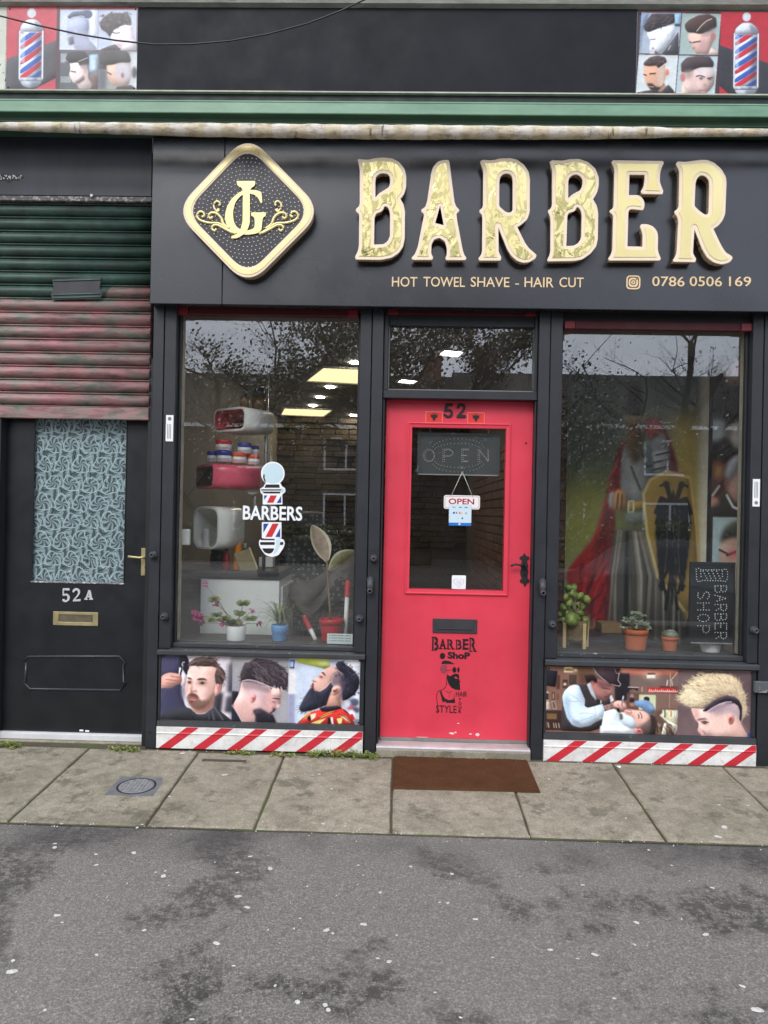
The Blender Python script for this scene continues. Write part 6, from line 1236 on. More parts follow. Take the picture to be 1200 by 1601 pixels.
def top_left(p):
    T = (0, 0, 8); p.at(T).rect(0, 0, 2000, 1200, (200, 72, 84)); p.poly([(90, 740), (760, 480), (760, 940), (400, 1130), (60, 1130)], (74, 72, 76), 3)
    p.rect(700, 80, 1760, 1130, (88, 62, 70), 0); bpole(p, T, 385, 112, 1098, 300)
    Q = (90, 10, 130 / 1200 * 0 + 9.2308); p.at(Q)
    p.rect(5, 5, 1160, 40, (186, 84, 84)).rect(1120, 40, 1180, 1200, (96, 84, 90))
    # four portraits
    p.rect(22, 48, 570, 625, (206, 216, 232)).rect(575, 48, 1118, 625, (190, 200, 220)).rect(35, 645, 585, 1180, (92, 96, 100)).rect(590, 645, 1140, 1180, (150, 150, 148))
    p.poly([(440, 60), (560, 60), (560, 420), (480, 500)], (226, 230, 240), 30, 20)
    p.poly([(130, 200), (300, 170), (430, 180), (445, 300), (420, 450), (560, 600), (560, 622), (240, 622), (215, 400), (130, 420), (125, 300)], (156, 164, 190), 40, 8).poly([(250, 400), (430, 350), (440, 520), (560, 622), (250, 622)], (176, 176, 196), 40, 26, .8).poly([(120, 150), (200, 80), (330, 70), (380, 55), (470, 70), (490, 130), (430, 175), (300, 150), (150, 180)], (84, 92, 112), 26, 5).ell(430, 115, 55, 55, (96, 104, 130), 8).line([(190, 165), (320, 140), (370, 150)], 16, (190, 200, 220), 5).ell(245, 350, 22, 40, (196, 190, 206), 8).poly([(140, 450), (215, 420), (235, 540), (160, 560)], (104, 100, 112), 20, 10)
    p.poly([(760, 320), (1040, 240), (1080, 330), (1100, 480), (1110, 622), (900, 622), (830, 560), (770, 500), (750, 420)], (228, 214, 222), 30, 4).poly([(900, 590), (1010, 480), (1118, 470), (1118, 625), (920, 625)], (206, 194, 204), 30, 14).poly([(600, 622), (720, 570), (820, 540), (900, 610), (900, 625)], (60, 58, 60), 14, 3)
    p.poly([(590, 260), (640, 160), (720, 100), (880, 90), (1000, 110), (1040, 180), (1045, 270), (940, 260), (800, 330), (740, 440), (700, 380), (620, 330)], (66, 60, 62), 16, 5)
    for i in range(60): a, b = p.rs.uniform(600, 1030), p.rs.uniform(90, 330); (b < 420 - (a - 600) * .35) and p.ell(a, b, 20, 16, [(44, 40, 42), (110, 104, 106), (84, 78, 80)][i % 3], 5, .6)
    p.line([(780, 370), (830, 385), (880, 375)], 18, (96, 78, 82), 5).line([(790, 480), (850, 490), (900, 480)], 10, (170, 140, 146), 5).ell(1050, 320, 22, 34, (206, 180, 186), 8).line([(830, 545), (900, 550)], 12, (190, 150, 156), 5)
    for i in range(60): p.line([(45 + (i % 8) * 14, 680 + (i // 8) * 16), (57 + (i % 8) * 14, 690 + (i // 8) * 16)], 8, (206, 206, 208), 2, .8)
    for i in range(30): p.ell(60 + (i % 6) * 25, 1010 + (i // 6) * 18, 9, 7, (214, 216, 216), 3)
    p.poly([(455, 690), (580, 680), (580, 960), (455, 940)], (150, 176, 196), 10, 8).rect(480, 760, 540, 900, (196, 214, 226), 10).rect(470, 940, 585, 1000, (120, 120, 122), 8).poly([(440, 1000), (585, 980), (585, 1180), (470, 1180)], (110, 84, 80), 10, 10)
    p.poly([(170, 800), (300, 790), (420, 840), (445, 950), (440, 1030), (500, 1110), (480, 1180), (310, 1180), (280, 1100), (220, 1090), (180, 1000), (165, 980), (190, 900)], (230, 206, 200), 30, 4).poly([(240, 1090), (380, 980), (400, 1040), (300, 1110)], (120, 96, 92), 24, 10).poly([(110, 760), (140, 670), (230, 645), (380, 645), (440, 720), (455, 830), (310, 850), (300, 800), (180, 815)], (52, 52, 56), 24, 4).line([(300, 790), (430, 735)], 10, (214, 202, 198), 3).line([(200, 930), (260, 940)], 18, (80, 60, 60), 6).ell(400, 920, 24, 40, (206, 160, 154), 8).poly([(310, 830), (450, 810), (440, 900), (340, 890)], (140, 124, 122), 20, 16, .7)
    p.rect(1040, 660, 1138, 1180, (200, 204, 206), 16).poly([(590, 640), (700, 640), (700, 900), (590, 900)], (70, 66, 66), 14, 8).ell(630, 790, 24, 28, (236, 220, 196), 10).ell(1100, 940, 40, 80, (70, 70, 76), 14).rect(590, 900, 700, 1180, (96, 98, 104), 20)
    p.poly([(700, 840), (830, 800), (1040, 800), (1060, 1000), (1020, 1120), (940, 1150), (860, 1140), (780, 1110), (710, 1000), (720, 930)], (206, 168, 148), 30, 4).poly([(820, 800), (1040, 800), (1060, 1020), (950, 1080), (840, 1000)], (190, 194, 206), 40, 26, .8).ell(935, 980, 26, 46, (186, 140, 126), 6).ell(935, 985, 12, 26, (130, 84, 76), 6).line([(715, 940), (770, 970)], 18, (90, 62, 54), 6).poly([(600, 830), (600, 720), (680, 650), (850, 625), (1010, 650), (1050, 760), (1040, 800), (900, 800), (780, 835), (690, 840)], (56, 54, 54), 24, 5).poly([(850, 1150), (1060, 1120), (1140, 1180), (840, 1180)], (50, 50, 56), 14, 5)
    p.wash((176, 182, 196), .10)
def top_right(p):
    T = (1060, 5, 8.571); p.at(T).rect(-700, 0, 1800, 1400, (190, 46, 60)); p.poly([(500, 540), (1100, 760), (1800, 1010), (1800, 1400), (920, 1400), (500, 1050)], (52, 52, 58), 3)
    p.rect(-700, 120, 560, 1225, (70, 48, 56), 0)
    bpole(p, T, 905, 128, 1235, 330)
    p.at((990, 15, 8.571)); p.rect(-20, 0, 60, 1200, (60, 60, 66))
    def quad(a, c): p.poly(a, c, None, 0)
    quad([(100, 45), (632, 48), (608, 595), (78, 590)], (176, 188, 204)); quad([(645, 52), (1165, 60), (1132, 605), (615, 600)], (168, 186, 182)); quad([(75, 605), (602, 612), (572, 1122), (45, 1118)], (214, 220, 222)); quad([(612, 615), (1132, 622), (1100, 1135), (580, 1128)], (186, 204, 208))
    p.poly([(100, 60), (200, 60), (120, 300), (90, 560), (80, 590)], (130, 150, 180), 20, 12).poly([(540, 60), (632, 60), (620, 240), (550, 200)], (150, 186, 214), 10, 8).rect(550, 195, 620, 225, (70, 70, 76), 4)
    p.poly([(180, 300), (340, 250), (545, 200), (560, 330), (480, 470), (400, 560), (360, 595), (220, 595), (215, 500), (230, 420), (180, 340)], (224, 230, 236), 30, 5).poly([(380, 595), (500, 440), (600, 300), (608, 595)], (74, 74, 80), 14, 4).poly([(135, 240), (170, 150), (240, 60), (540, 58), (550, 180), (400, 230), (320, 260), (210, 305), (150, 290)], (66, 58, 62), 20, 5).hair([(150, 200), (260, 100), (520, 80), (520, 180), (220, 290)], 50, 2.6, 60, 12, [(44, 40, 42), (104, 92, 94)]).ell(470, 360, 28, 46, (202, 206, 214), 8).line([(230, 405), (290, 400)], 14, (130, 110, 116), 5).ell(262, 520, 16, 10, (120, 100, 106), 5).poly([(290, 550), (340, 590), (290, 592)], (70, 60, 62), 8, 6).line([(470, 540), (500, 480)], 8, (220, 220, 222), 3).poly([(215, 595), (230, 530), (290, 560), (280, 595)], (214, 206, 206), 10, 5)
    p.poly([(720, 320), (900, 300), (1060, 300), (1100, 340), (1080, 400), (1040, 480), (1010, 600), (850, 590), (790, 530), (775, 450), (730, 400)], (214, 176, 164), 30, 5).poly([(900, 380), (1020, 420), (1000, 560), (880, 560)], (196, 156, 154), 40, 24, .7).poly([(680, 200), (740, 140), (860, 80), (1000, 60), (1100, 110), (1110, 230), (1020, 290), (900, 330), (800, 310), (720, 305), (690, 260)], (72, 54, 50), 24, 5).poly([(900, 330), (1100, 230), (1090, 330), (1000, 360), (910, 380)], (170, 150, 148), 30, 18, .8).line([(845, 290), (900, 220), (970, 155), (1040, 125)], 13, (216, 190, 178), 3).ell(1065, 365, 34, 50, (176, 122, 112), 8).line([(800, 440), (890, 425)], 18, (92, 64, 58), 6).line([(750, 430), (780, 445)], 14, (92, 64, 58), 5).ell(810, 515, 24, 14, (180, 126, 116), 8).line([(845, 578), (900, 585)], 12, (170, 100, 98), 5).poly([(1000, 600), (1040, 500), (1132, 560), (1132, 605)], (206, 180, 172), 14, 8)
    p.poly([(150, 740), (310, 740), (430, 730), (440, 900), (420, 1000), (480, 1040), (500, 1120), (340, 1120), (240, 1070), (190, 1010), (160, 940), (150, 850)], (206, 158, 132), 30, 5).poly([(330, 800), (440, 740), (440, 960), (370, 1040), (330, 940)], (226, 204, 188), 40, 24, .8).poly([(140, 750), (145, 710), (220, 640), (330, 615), (430, 640), (455, 700), (340, 790), (315, 750), (220, 760)], (74, 60, 58), 20, 5).hair([(160, 720), (230, 650), (420, 650), (430, 710), (300, 740)], 60, 2.4, 30, 9, [(50, 42, 42), (110, 94, 90)]).line([(335, 800), (430, 728)], 9, (240, 232, 226), 2).ell(460, 840, 26, 44, (226, 130, 110), 6).line([(230, 860), (300, 855)], 18, (62, 44, 40), 5).line([(150, 870), (180, 880)], 16, (62, 44, 40), 5).poly([(190, 990), (260, 985), (310, 1030), (380, 1040), (430, 980), (420, 1010), (330, 1090), (240, 1070)], (54, 42, 40), 14, 7).line([(205, 1030), (280, 1035)], 14, (200, 130, 122), 4).poly([(45, 1118), (160, 1090), (300, 1070), (380, 1110), (480, 1000), (560, 1090), (570, 1122)], (54, 54, 58), 16, 5)
    p.poly([(650, 800), (820, 780), (1070, 760), (1100, 860), (1090, 1000), (1020, 1090), (960, 1132), (680, 1132), (670, 980)], (214, 184, 176), 30, 5).poly([(820, 790), (1100, 770), (1095, 870), (860, 880)], (206, 206, 216), 30, 20, .6).poly([(640, 720), (720, 640), (860, 618), (1020, 622), (1080, 700), (1075, 770), (900, 770), (820, 800), (760, 840), (650, 840)], (72, 60, 62), 24, 5).poly([(650, 820), (820, 790), (800, 900), (720, 940), (690, 860)], (176, 154, 150), 30, 18, .8).ell(670, 905, 36, 60, (200, 132, 132), 8).line([(850, 890), (900, 880), (960, 898)], 16, (74, 54, 54), 5).line([(1000, 915), (1065, 905)], 16, (74, 54, 54), 5).ell(915, 918, 26, 15, (110, 84, 86), 5).ell(1030, 928, 22, 14, (110, 84, 86), 5).poly([(950, 980), (1000, 1000), (980, 1030), (940, 1025)], (196, 150, 146), 14, 8).line([(890, 1078), (960, 1085), (1010, 1075)], 15, (166, 100, 104), 5).ell(950, 1098, 40, 10, (214, 160, 158), 6).poly([(660, 1000), (690, 1000), (760, 1132), (655, 1132)], (220, 196, 180), 14, 8)

PY_ = 0.0045
def poster(name, lab, x0, y0, x1, y1, Y, painter, res, gain, split=None, screws=True, thick=.004, mat=None, backY=None):
    r = RECT(x0, y0, x1, y1, Y); root = empty(name, ((r[0] + r[2]) / 2, Y, r[1])); tag(root, lab, 'poster')
    MB().box(r[0] - .001, Y + .0008, r[1] - .001, r[2] + .001, Y + thick, r[3] + .001, .0006).build('board', paint('poster_board', srgb(150, 150, 150), .6), root)
    p = Pic(x0, y0, x1, y1, res); painter(p); p.finish(); p.grain(3)
    sheet('print', p, r, Y, mat or print_mat(.30, gain), root)
    if screws:
        for qx in (r[0] + .014, r[2] - .014):
            for qz in (r[1] + .014, r[3] - .014): MB().lathe([(.006, -.0006), (.005, -.002), (.002, -.0022)], (qx, Y, qz), 'Y', 12).build('screw', M['ink'], root)
    return root
def three(p): portrait_1(p); portrait_2(p); portrait_3(p)
def two_(p): portrait_4(p); portrait_5(p)
poster('portrait_poster', 'three haircut portraits printed side by side under the left window', 251.5, 1025.5, 565, 1129.5, .013, three, 1.25, 1.0)
poster('portrait_poster', 'barber shaving a client and a blond crested boy under the right window', 853, 1045.5, 1178, 1148, .013, two_, 1.25, 1.0)
poster('portrait_sign', 'pole and four haircut portraits on red, upper left above the awning', 10, 10.5, 214, 141, TY - .001, top_left, 1.2, .95, thick=.03)
poster('portrait_sign', 'four haircut portraits and pole on red, upper right above the awning', 995, 18, 1216, 150, TY - .001, top_right, 1.2, .88, thick=.03)
# ================================================================== inside the shop
CZ = 2.62; FZ = 0.03
def bmat(name, a, b, rough=.85):
    k = N(name); oi = k.n('ShaderNodeObjectInfo'); c = k.ramp(k.noise(40, 5, .7), [(.3, a), (.7, b)]); c = k.mix(k.val(oi.outputs['Random'], 0, 1, 0, .5), c, tuple(v * .55 for v in a[:3])); k.set('Base Color', c); k.set('Roughness', rough); k.bump(k.noise(60, 5, .7), .5, .004); return k.m
def room():
    fl = MB().box(-1.6, .17, FZ - .05, 2.75, 5.6, FZ).build('interior_floor', paint('grey_floor', srgb(96, 92, 88), .4, .15, 4)); tag(fl, kind='structure')
    ce = MB().box(-1.6, .17, CZ, 2.75, 5.6, CZ + .08).build('interior_ceiling', paint('ceiling_paint', srgb(150, 146, 140), .8, .05, 3)); tag(ce, kind='structure')
    lw = MB().box(-1.72, .17, FZ, -1.60, 5.6, CZ).build('interior_wall_left', paint('greige_wall', srgb(142, 136, 126), .8, .08, 3)); tag(lw, kind='structure')
    rw = MB().box(2.75, .17, FZ, 2.85, 5.6, CZ).build('interior_wall_right', paint('greige_wall2', srgb(120, 114, 108), .8, .08, 3)); tag(rw, kind='structure')
    mort = paint('mortar', srgb(96, 88, 78), .95, .2, 30)
    # stacked-stone back wall
    bw = MB().box(-1.6, 5.2, FZ, 2.75, 5.3, CZ).build('interior_wall_back', mort); tag(bw, kind='structure')
    sm = bmat('walling_stone', srgb(52, 44, 34), srgb(104, 88, 66)); r2 = random.Random(9)
    base = [MB().box(-w / 2, -d, -h / 2, w / 2, .01, h / 2, .008).build('stone', sm) for w, d, h in ((.24, .035, .062), (.31, .05, .062), (.17, .028, .062), (.24, .055, .062))]
    for b in base: COL.objects.unlink(b)
    cnt = 0; z = 1.02
    while z < CZ - .05:
        x = -1.58 + r2.uniform(-.1, 0)
        while x < 1.0 and cnt < 290:
            b = r2.choice(base); w = b.dimensions.x if b.dimensions.x > 0 else .24; o = bpy.data.objects.new('stone', b.data); COL.objects.link(o); ww = [.24, .31, .17, .24][base.index(b)]
            o.location = (x + ww / 2, 5.198 - r2.choice((0, 0, .02, .035)), z); o.rotation_euler = (0, r2.uniform(-.03, .03), 0); adopt(o, bw); x += ww + .008; cnt += 1
        z += .07
    # brick partition beside the door
    px_ = .80
    pw = MB().box(px_ + .012, .62, FZ, px_ + .16, 5.2, CZ).build('brick_partition', mort); tag(pw, 'bare brick partition wall inside the shop beside the door', kind='structure')
    bm_ = bmat('old_brick', srgb(84, 52, 40), srgb(140, 92, 70)); bb = MB().box(-.02, -.105, -.0315, .022, .105, .0315, .004).build('brick', bm_); me = bb.data; bpy.data.objects.remove(bb)
    z = .62; row = 0; cnt = 0
    while z < 2.1:
        y = .74 + (.1075 if row % 2 else 0)
        while y < 4.2 and cnt < 298:
            o = bpy.data.objects.new('brick', me); COL.objects.link(o); o.location = (px_ + .012 + r2.uniform(-.003, .003), y, z); adopt(o, pw); y += .222; cnt += 1
        z += .0745; row += 1
    # brick end wall that carries the mural
    mw = MB().box(px_ + .161, 1.212, FZ, 2.74, 1.35, CZ).build('mural_wall', mort); tag(mw, kind='structure')
    bb = MB().box(-.105, -.02, -.0315, .105, .022, .0315, .004).build('brick', bm_); me = bb.data; bpy.data.objects.remove(bb)
    for row in range(28):
        o = bpy.data.objects.new('brick', me); COL.objects.link(o); o.location = (1.17 - (.0 if row % 2 else .1), 1.212, .45 + row * .0745); adopt(o, mw)
room()
# ceiling light panels and downlights (lit)
def panel(name, lab, c4, col, st):
    ps = [PH(x, y, CZ - .004) for x, y in c4]; ce = sum(ps, Vector()) / 4
    root = empty(name, ce); tag(root, lab, 'ceiling light', 'lit ceiling panels')
    m = MB(); m.poly(ps); m.build('diffuser', glow(name + '_glow', col, st), root)
    m = MB()
    for i in range(4): m.tube([ps[i] + Vector((0, 0, -.002)), ps[(i + 1) % 4] + Vector((0, 0, -.002))], .012, 6)
    m.build('frame', M['plastic_white'], root)
panel('light_panel', 'warm lit ceiling panel, larger one high in the left window', ((505, 573), (590, 577), (582, 601), (477, 595)), (1, .80, .42, 1), .95)
panel('light_panel', 'warm lit ceiling panel, lower smaller one in the left window', ((444, 637), (521, 640), (506, 651), (438, 648)), (1, .80, .42, 1), .95)
panel('light_panel', 'white lit ceiling panel, upper one seen through the transom', ((695, 545), (727, 548), (716, 557.5), (684, 553)), (1, 1, .97, 1), 6.0)
panel('light_panel', 'white lit ceiling panel, lower one seen through the transom', ((628, 591), (655, 594), (644, 599.5), (619, 596)), (1, 1, .97, 1), 6.0)
dlm = glow('downlight_glow', (1, .90, .76, 1), 80)
DL = ['round downlight just below the larger warm ceiling panel', 'second round downlight below the larger warm ceiling panel', 'third round downlight, nearest above the smaller warm panel', 'round downlight below the smaller warm ceiling panel', 'round downlight above the larger warm panel at the window edge', 'round downlight right of the smaller warm panel at the window edge']
for i, (px, py) in enumerate(((516, 605), (500, 621), (489, 634), (468, 653), (556, 567), (552, 649))):
    c = PH(px, py, CZ - .003); m = MB(); m.lathe([(.042, 0), (.042, -.004), (.035, -.006)], c, 'Z', 16)
    o = m.build('downlight', dlm); tag(o, DL[i], 'downlight', 'row of round downlights')
# window boards
ZB1, ZB2 = g1[2] - .006, g2[2] - .006
for g, zb, nm in ((g1, ZB1, 'left'), (g2, ZB2, 'right')):
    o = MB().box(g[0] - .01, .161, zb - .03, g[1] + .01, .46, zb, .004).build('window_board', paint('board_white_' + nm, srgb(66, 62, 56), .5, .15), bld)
# ---- vinyl barber pole on the left pane
def decal():
    Y = .0988; T = zoomT(370, 710, 6.316, Y); c0 = P(425, 868, Y); root = empty('window_decal', (c0[0], Y, c0[1])); tag(root, 'white BARBERS and red blue striped pole vinyl on the left window', 'decal')
    wv = paint('white_vinyl', srgb(240, 243, 244), .45, .02, bump=0); bl = paint('pale_blue_vinyl', srgb(200, 222, 230), .45, .03, bump=0); rd = paint('red_vinyl', srgb(206, 44, 52), .45, .02, bump=0); nv = paint('blue_vinyl', srgb(46, 62, 150), .45, .02, bump=0)
    def S_(nm, pts, mat, lvl, r=6): shape(nm, [T(pts, r)], Y - .0012 - .0006 * lvl, .0005, mat, root)
    def circ(cx, cy, rx, ry=None): return [(cx + rx * math.cos(t), cy + (ry or rx) * math.sin(t)) for t in np.linspace(0, 2 * math.pi, 33)[:-1]]
    S_('ball_outline', circ(355, 192, 117), wv, 0, None); S_('ball', circ(357, 190, 102), bl, 1, None); S_('glint', [(262, 200), (276, 200), (274, 235), (290, 282), (268, 262), (258, 228)], M['ink'], 2)
    S_('collar', [(280, 288), (432, 288), (446, 318), (476, 335), (480, 372), (448, 398), (450, 497), (255, 497), (257, 402), (234, 378), (230, 342), (264, 322)], wv, 0.3)
    S_('band', [(287, 300), (418, 300), (424, 332), (274, 332)], M['ink'], 2, 4); S_('band', [(240, 347), (440, 347), (440, 360), (240, 360)], M['ink'], 2, 2); S_('band', [(246, 370), (434, 370), (425, 388), (270, 388)], M['ink'], 2, 4); S_('sheen', [(430, 330), (470, 345), (472, 370), (440, 385)], bl, 2, 8)
    S_('blue_stripe', [(270, 408), (302, 408), (270, 452)], nv, 2, 1); S_('red_stripe', [(332, 408), (396, 408), (360, 480), (298, 480)], rd, 2, 1); S_('blue_stripe', [(438, 410), (438, 482), (394, 482)], nv, 2, 1)
    a, b = P(370 + 58 / 6.316, 710 + 648 / 6.316, Y), P(370 + 648 / 6.316, 710 + 518 / 6.316, Y)
    text('word', 'BARBERS', (a[0], a[1], b[0], b[1]), Y - .0016, .0006, wv, root, bold=.022)
    S_('plate', [(247, 672), (440, 672), (440, 828), (247, 828)], wv, 0, 2); S_('blue_stripe', [(262, 686), (314, 686), (262, 776)], nv, 2, 1); S_('red_stripe', [(352, 686), (414, 686), (346, 818), (283, 818)], rd, 2, 1); S_('blue_stripe', [(428, 730), (428, 818), (380, 818)], nv, 2, 1)
    S_('foot', [(228, 838), (300, 828), (400, 828), (458, 838), (474, 870), (468, 910), (445, 950), (410, 1000), (345, 1016), (285, 1000), (246, 950), (222, 910), (216, 870)], wv, 0.3, 24)
    S_('band', [(236, 836), (372, 836), (376, 850), (238, 850)], M['ink'], 2, 3); S_('band', [(228, 868), (376, 868), (372, 896), (232, 896)], M['ink'], 2, 5); S_('cup', [(246, 930), (372, 930), (352, 970), (320, 985), (275, 972)], M['ink'], 2, 14); S_('band', [(430, 868), (460, 868), (456, 896), (424, 896)], M['ink'], 2, 3); S_('sheen', [(384, 845), (420, 838), (436, 860), (424, 910), (400, 960), (360, 995), (372, 950), (388, 900)], bl, 2, 14)
decal()
# ---- hanging shelves
def shelf(name, lab, px, py, Y, w, h, d, ang, outer, inner, t=.014):
    """open-ended rounded box; the opening looks towards the left of the street"""
    X, Z = P(px, py, Y); a = R_(ang); root = empty(name, (X, Y, Z - h / 2)); tag(root, lab, 'shelf', 'rounded box shelves hung in the left window')
    U = Vector((math.cos(a), -math.sin(a), 0)); D = Vector((math.sin(a), math.cos(a), 0)); C = Vector((X, Y, Z))
    def ring(ww, hh, rr): return smooth_pts([(-ww / 2, -hh / 2), (ww / 2, -hh / 2), (ww / 2, hh / 2), (-ww / 2, hh / 2)], rr, 7)
    o, i = ring(w, h, min(w, h) * .34), ring(w - 2 * t, h - 2 * t, min(w, h) * .34 - t); n = len(o); m = MB()
    def V(q, dep): return m.bm.verts.new(C + U * q[0] + Vector((0, 0, q[1])) + D * dep)
    of, ob, if_, ib = [V(q, 0) for q in o], [V(q, d) for q in o], [V(q, 0) for q in i], [V(q, d - .012) for q in i]
    for k in range(n):
        j = (k + 1) % n
        for f_, mi, sm in ((m.bm.faces.new((of[k], of[j], ob[j], ob[k])), 0, True), (m.bm.faces.new((if_[j], if_[k], ib[k], ib[j])), 1, True), (m.bm.faces.new((of[j], of[k], if_[k], if_[j])), 0, False)): f_.material_index = mi; f_.smooth = sm
    f_ = m.bm.faces.new(ob); f_.material_index = 0
    m.build('shelf_box', [outer, inner], root, fix=False)
    return root, C, U, D
white_l = paint('white_lacquer', srgb(236, 234, 228), .3, .04, bump=0); red_l = paint('red_lacquer', srgb(196, 40, 56), .35, .05, bump=0); pink_l = paint('pink_lacquer', srgb(232, 92, 116), .3, .05, bump=0); dark_in = paint('dark_inside', srgb(86, 76, 66), .6)
sh1 = shelf('hanging_shelf', 'white rounded shelf with red inside hung highest in the left window', 358, 656, .52, .312, .156, .255, 36, white_l, red_l)
sh2 = shelf('hanging_shelf', 'pink rounded shelf under the stacked tubs in the left window', 319, 745, .52, .36, .156, .32, 57, pink_l, dark_in)
sh3 = shelf('hanging_shelf', 'white square rounded shelf above the counter in the left window', 321, 825, .50, .248, .28, .23, 34, white_l, white_l)
_px = PX(413, 700, .66); o = MB().tube([(_px, .72, ZB1 + .3), (_px, .72, CZ)], .012, 10).build('shelf_pole', M['steel']); tag(o, 'thin metal pole holding the hanging shelves', 'pole')
def tub(px, py0, py1, w, Y, lid, lab):
    X = PX(px, py1, Y); zt, zb = PZ(px, py0, Y), PZ(px, py1, Y); s_ = (Y + 4.5) / FPX; r = w * s_ / 2; h = zt - zb
    root = empty('product_tub', (X, Y, zb)); tag(root, lab, 'tub', 'stacked tubs of hair product')
    MB().lathe([(r * .9, 0), (r, .004), (r, h * .55), (r * .92, h * .58), (r * .92, h * .62)], (X, Y, zb), 'Z', 22).build('jar', M['plastic_white'], root)
    MB().lathe([(r * .99, h * .6), (r * 1.02, h * .62), (r * 1.02, h * .96), (r * .96, h)], (X, Y, zb), 'Z', 22).build('lid', paint('lid_' + lab.split()[0], lid, .35, .03, bump=0), root)
    m = MB(); q = [(X + r * 1.006 * math.sin(t), Y - r * 1.006 * math.cos(t)) for t in np.linspace(-.9, .9, 9)]
    for (a, b) in zip(q, q[1:]): m.quad((a[0], a[1], zb + h * .12), (b[0], b[1], zb + h * .12), (b[0], b[1], zb + h * .34), (a[0], a[1], zb + h * .34))
    m.build('label_band', paint('band_' + lab.split()[0], tuple(.35 * c + .45 for c in lid[:3]), .4, .1, 60, bump=0), root)
RDL, BLL, ORL = srgb(208, 40, 44), srgb(48, 58, 160), srgb(226, 88, 40)
tub(331, 705.5, 722, 15, .58, BLL, 'blue lidded tub at the left end of the bottom row'); tub(350, 705.5, 722.5, 24, .55, BLL, 'blue lidded tub under the red lidded tub'); tub(374, 707.5, 724.5, 22, .57, ORL, 'orange lidded tub in the middle of the bottom row'); tub(395.5, 711, 727, 20, .62, ORL, 'orange lidded tub at the right end of the bottom row')
tub(349, 688, 705, 25, .56, RDL, 'red lidded tub on top of the stack'); tub(382, 693, 709.5, 22, .59, BLL, 'blue lidded tub standing on the two orange lidded tubs'); tub(398, 697, 711.5, 13, .65, BLL, 'blue lidded tub half hidden behind the upper blue one')
def bottle(name, px, py0, py1, w, Y, prof, mat, lab, cap=None, zb=None):
    X = PX(px, py1, Y); zb = PZ(px, py1, Y) if zb is None else zb; h = PZ(px, py0, Y) - PZ(px, py1, Y); r = w * (Y + 4.5) / FPX / 2
    root = empty(name, (X, Y, zb)); tag(root, lab, 'bottle' if 'bottle' in lab else 'can')
    MB().lathe([(a * r, b * h) for a, b in prof], (X, Y, zb), 'Z', 20).build('body', mat, root)
    if cap: MB().lathe([(cap[0] * r, cap[1] * h), (cap[0] * r, h * .99), (cap[0] * r * .8, h)], (X, Y, zb), 'Z', 16).build('cap', cap[2], root)
PB = [(.85, 0), (1, .03), (1, .62), (.8, .72), (.35, .78), (.35, .86)]
amber = paint('amber_glass', srgb(120, 84, 36), .12, .2, 8, spec=.7)
bottle('perfume_bottle', 382, 612, 640.5, 15, .62, PB, amber, 'gold perfume bottle on the highest white shelf', (.45, .80, M['ink'])); bottle('perfume_bottle', 404, 607, 641, 21, .68, [(.9, 0), (1, .04), (1, .5), (.6, .62), (.4, .66)], amber, 'wide dark amber bottle with black cap on the highest shelf', (.9, .52, M['ink']))
bottle('shelf_can', 322, 827, 856, 11, .58, [(.95, 0), (1, .03), (1, .96), (.9, 1)], M['plastic_white'], 'white cylindrical can inside the square white shelf')
# ---- counter and white cabinet
def counter():
    x0, x1 = PX(270, 900, .5), PX(437, 900, .5); zt = PZ(360, 893, .5); zb = PZ(360, 905.5, .5)
    root = empty('counter', ((x0 + x1) / 2, .7, FZ)); tag(root, 'counter with dark worktop and white front panel in the left window', 'counter')
    m = MB(); m.prism([(.5, zb + .006), (.494, zb + .014), (.494, zt - .012), (.504, zt), (1.1, zt), (1.1, zb), (.506, zb)], x0, x1); m.build('worktop', paint('dark_worktop', srgb(58, 58, 60), .35, .15, 20), root)
    xa, xb = PX(313, 950, .52), PX(436, 950, .52); MB().box(xa, .515, FZ, xb, 1.08, zb - .001, .003).build('front_panel', paint('white_melamine', srgb(238, 240, 236), .35, .03, bump=0), root)
    MB().box(PX(436.5, 950, .53), .55, FZ, PX(440.5, 950, .53), 1.08, zb - .05, .002).build('edge_panel', white_l, root)
    MB().box(x0, .56, FZ, xa - .002, 1.08, zb - .001, .002).build('side_carcass', paint('brown_carcass', srgb(70, 58, 46), .6, .2), root)
    return zt
ZCT = counter()
def onc(y): return ZCT
bottle('spray_bottle', 353, 856, 891, 12, .62, [(.8, 0), (1, .04), (1, .55), (.55, .72), (.4, .78), (.4, .85)], paint('red_plastic', srgb(170, 26, 34), .3, .1, bump=0), 'small red bottle on the counter', (.5, .84, M['ink']), ZCT)
bottle('spray_can', 371, 833, 891, 13, .62, [(.95, 0), (1, .02), (1, .78), (.9, .82)], paint('orange_can', srgb(206, 122, 22), .3, .1, 20, bump=0), 'tall orange spray can on the counter', (.8, .82, paint('green_cap', srgb(130, 170, 90), .4)), ZCT)
bottle('green_bottle', 382, 850, 889, 12, .78, PB, paint('green_plastic', srgb(30, 120, 66), .3, .1, bump=0), 'green bottle behind the leaning wooden frame', (.4, .8, M['plastic_white']), ZCT)
bottle('jar', 341, 862, 889, 26, .85, [(.95, 0), (1, .04), (1, .7), (.9, .76), (.9, .95)], paint('navy_jar', srgb(34, 40, 62), .25, .1), 'dark round bottle shaped jar at the back of the counter', (.92, .8, M['ink']), ZCT)
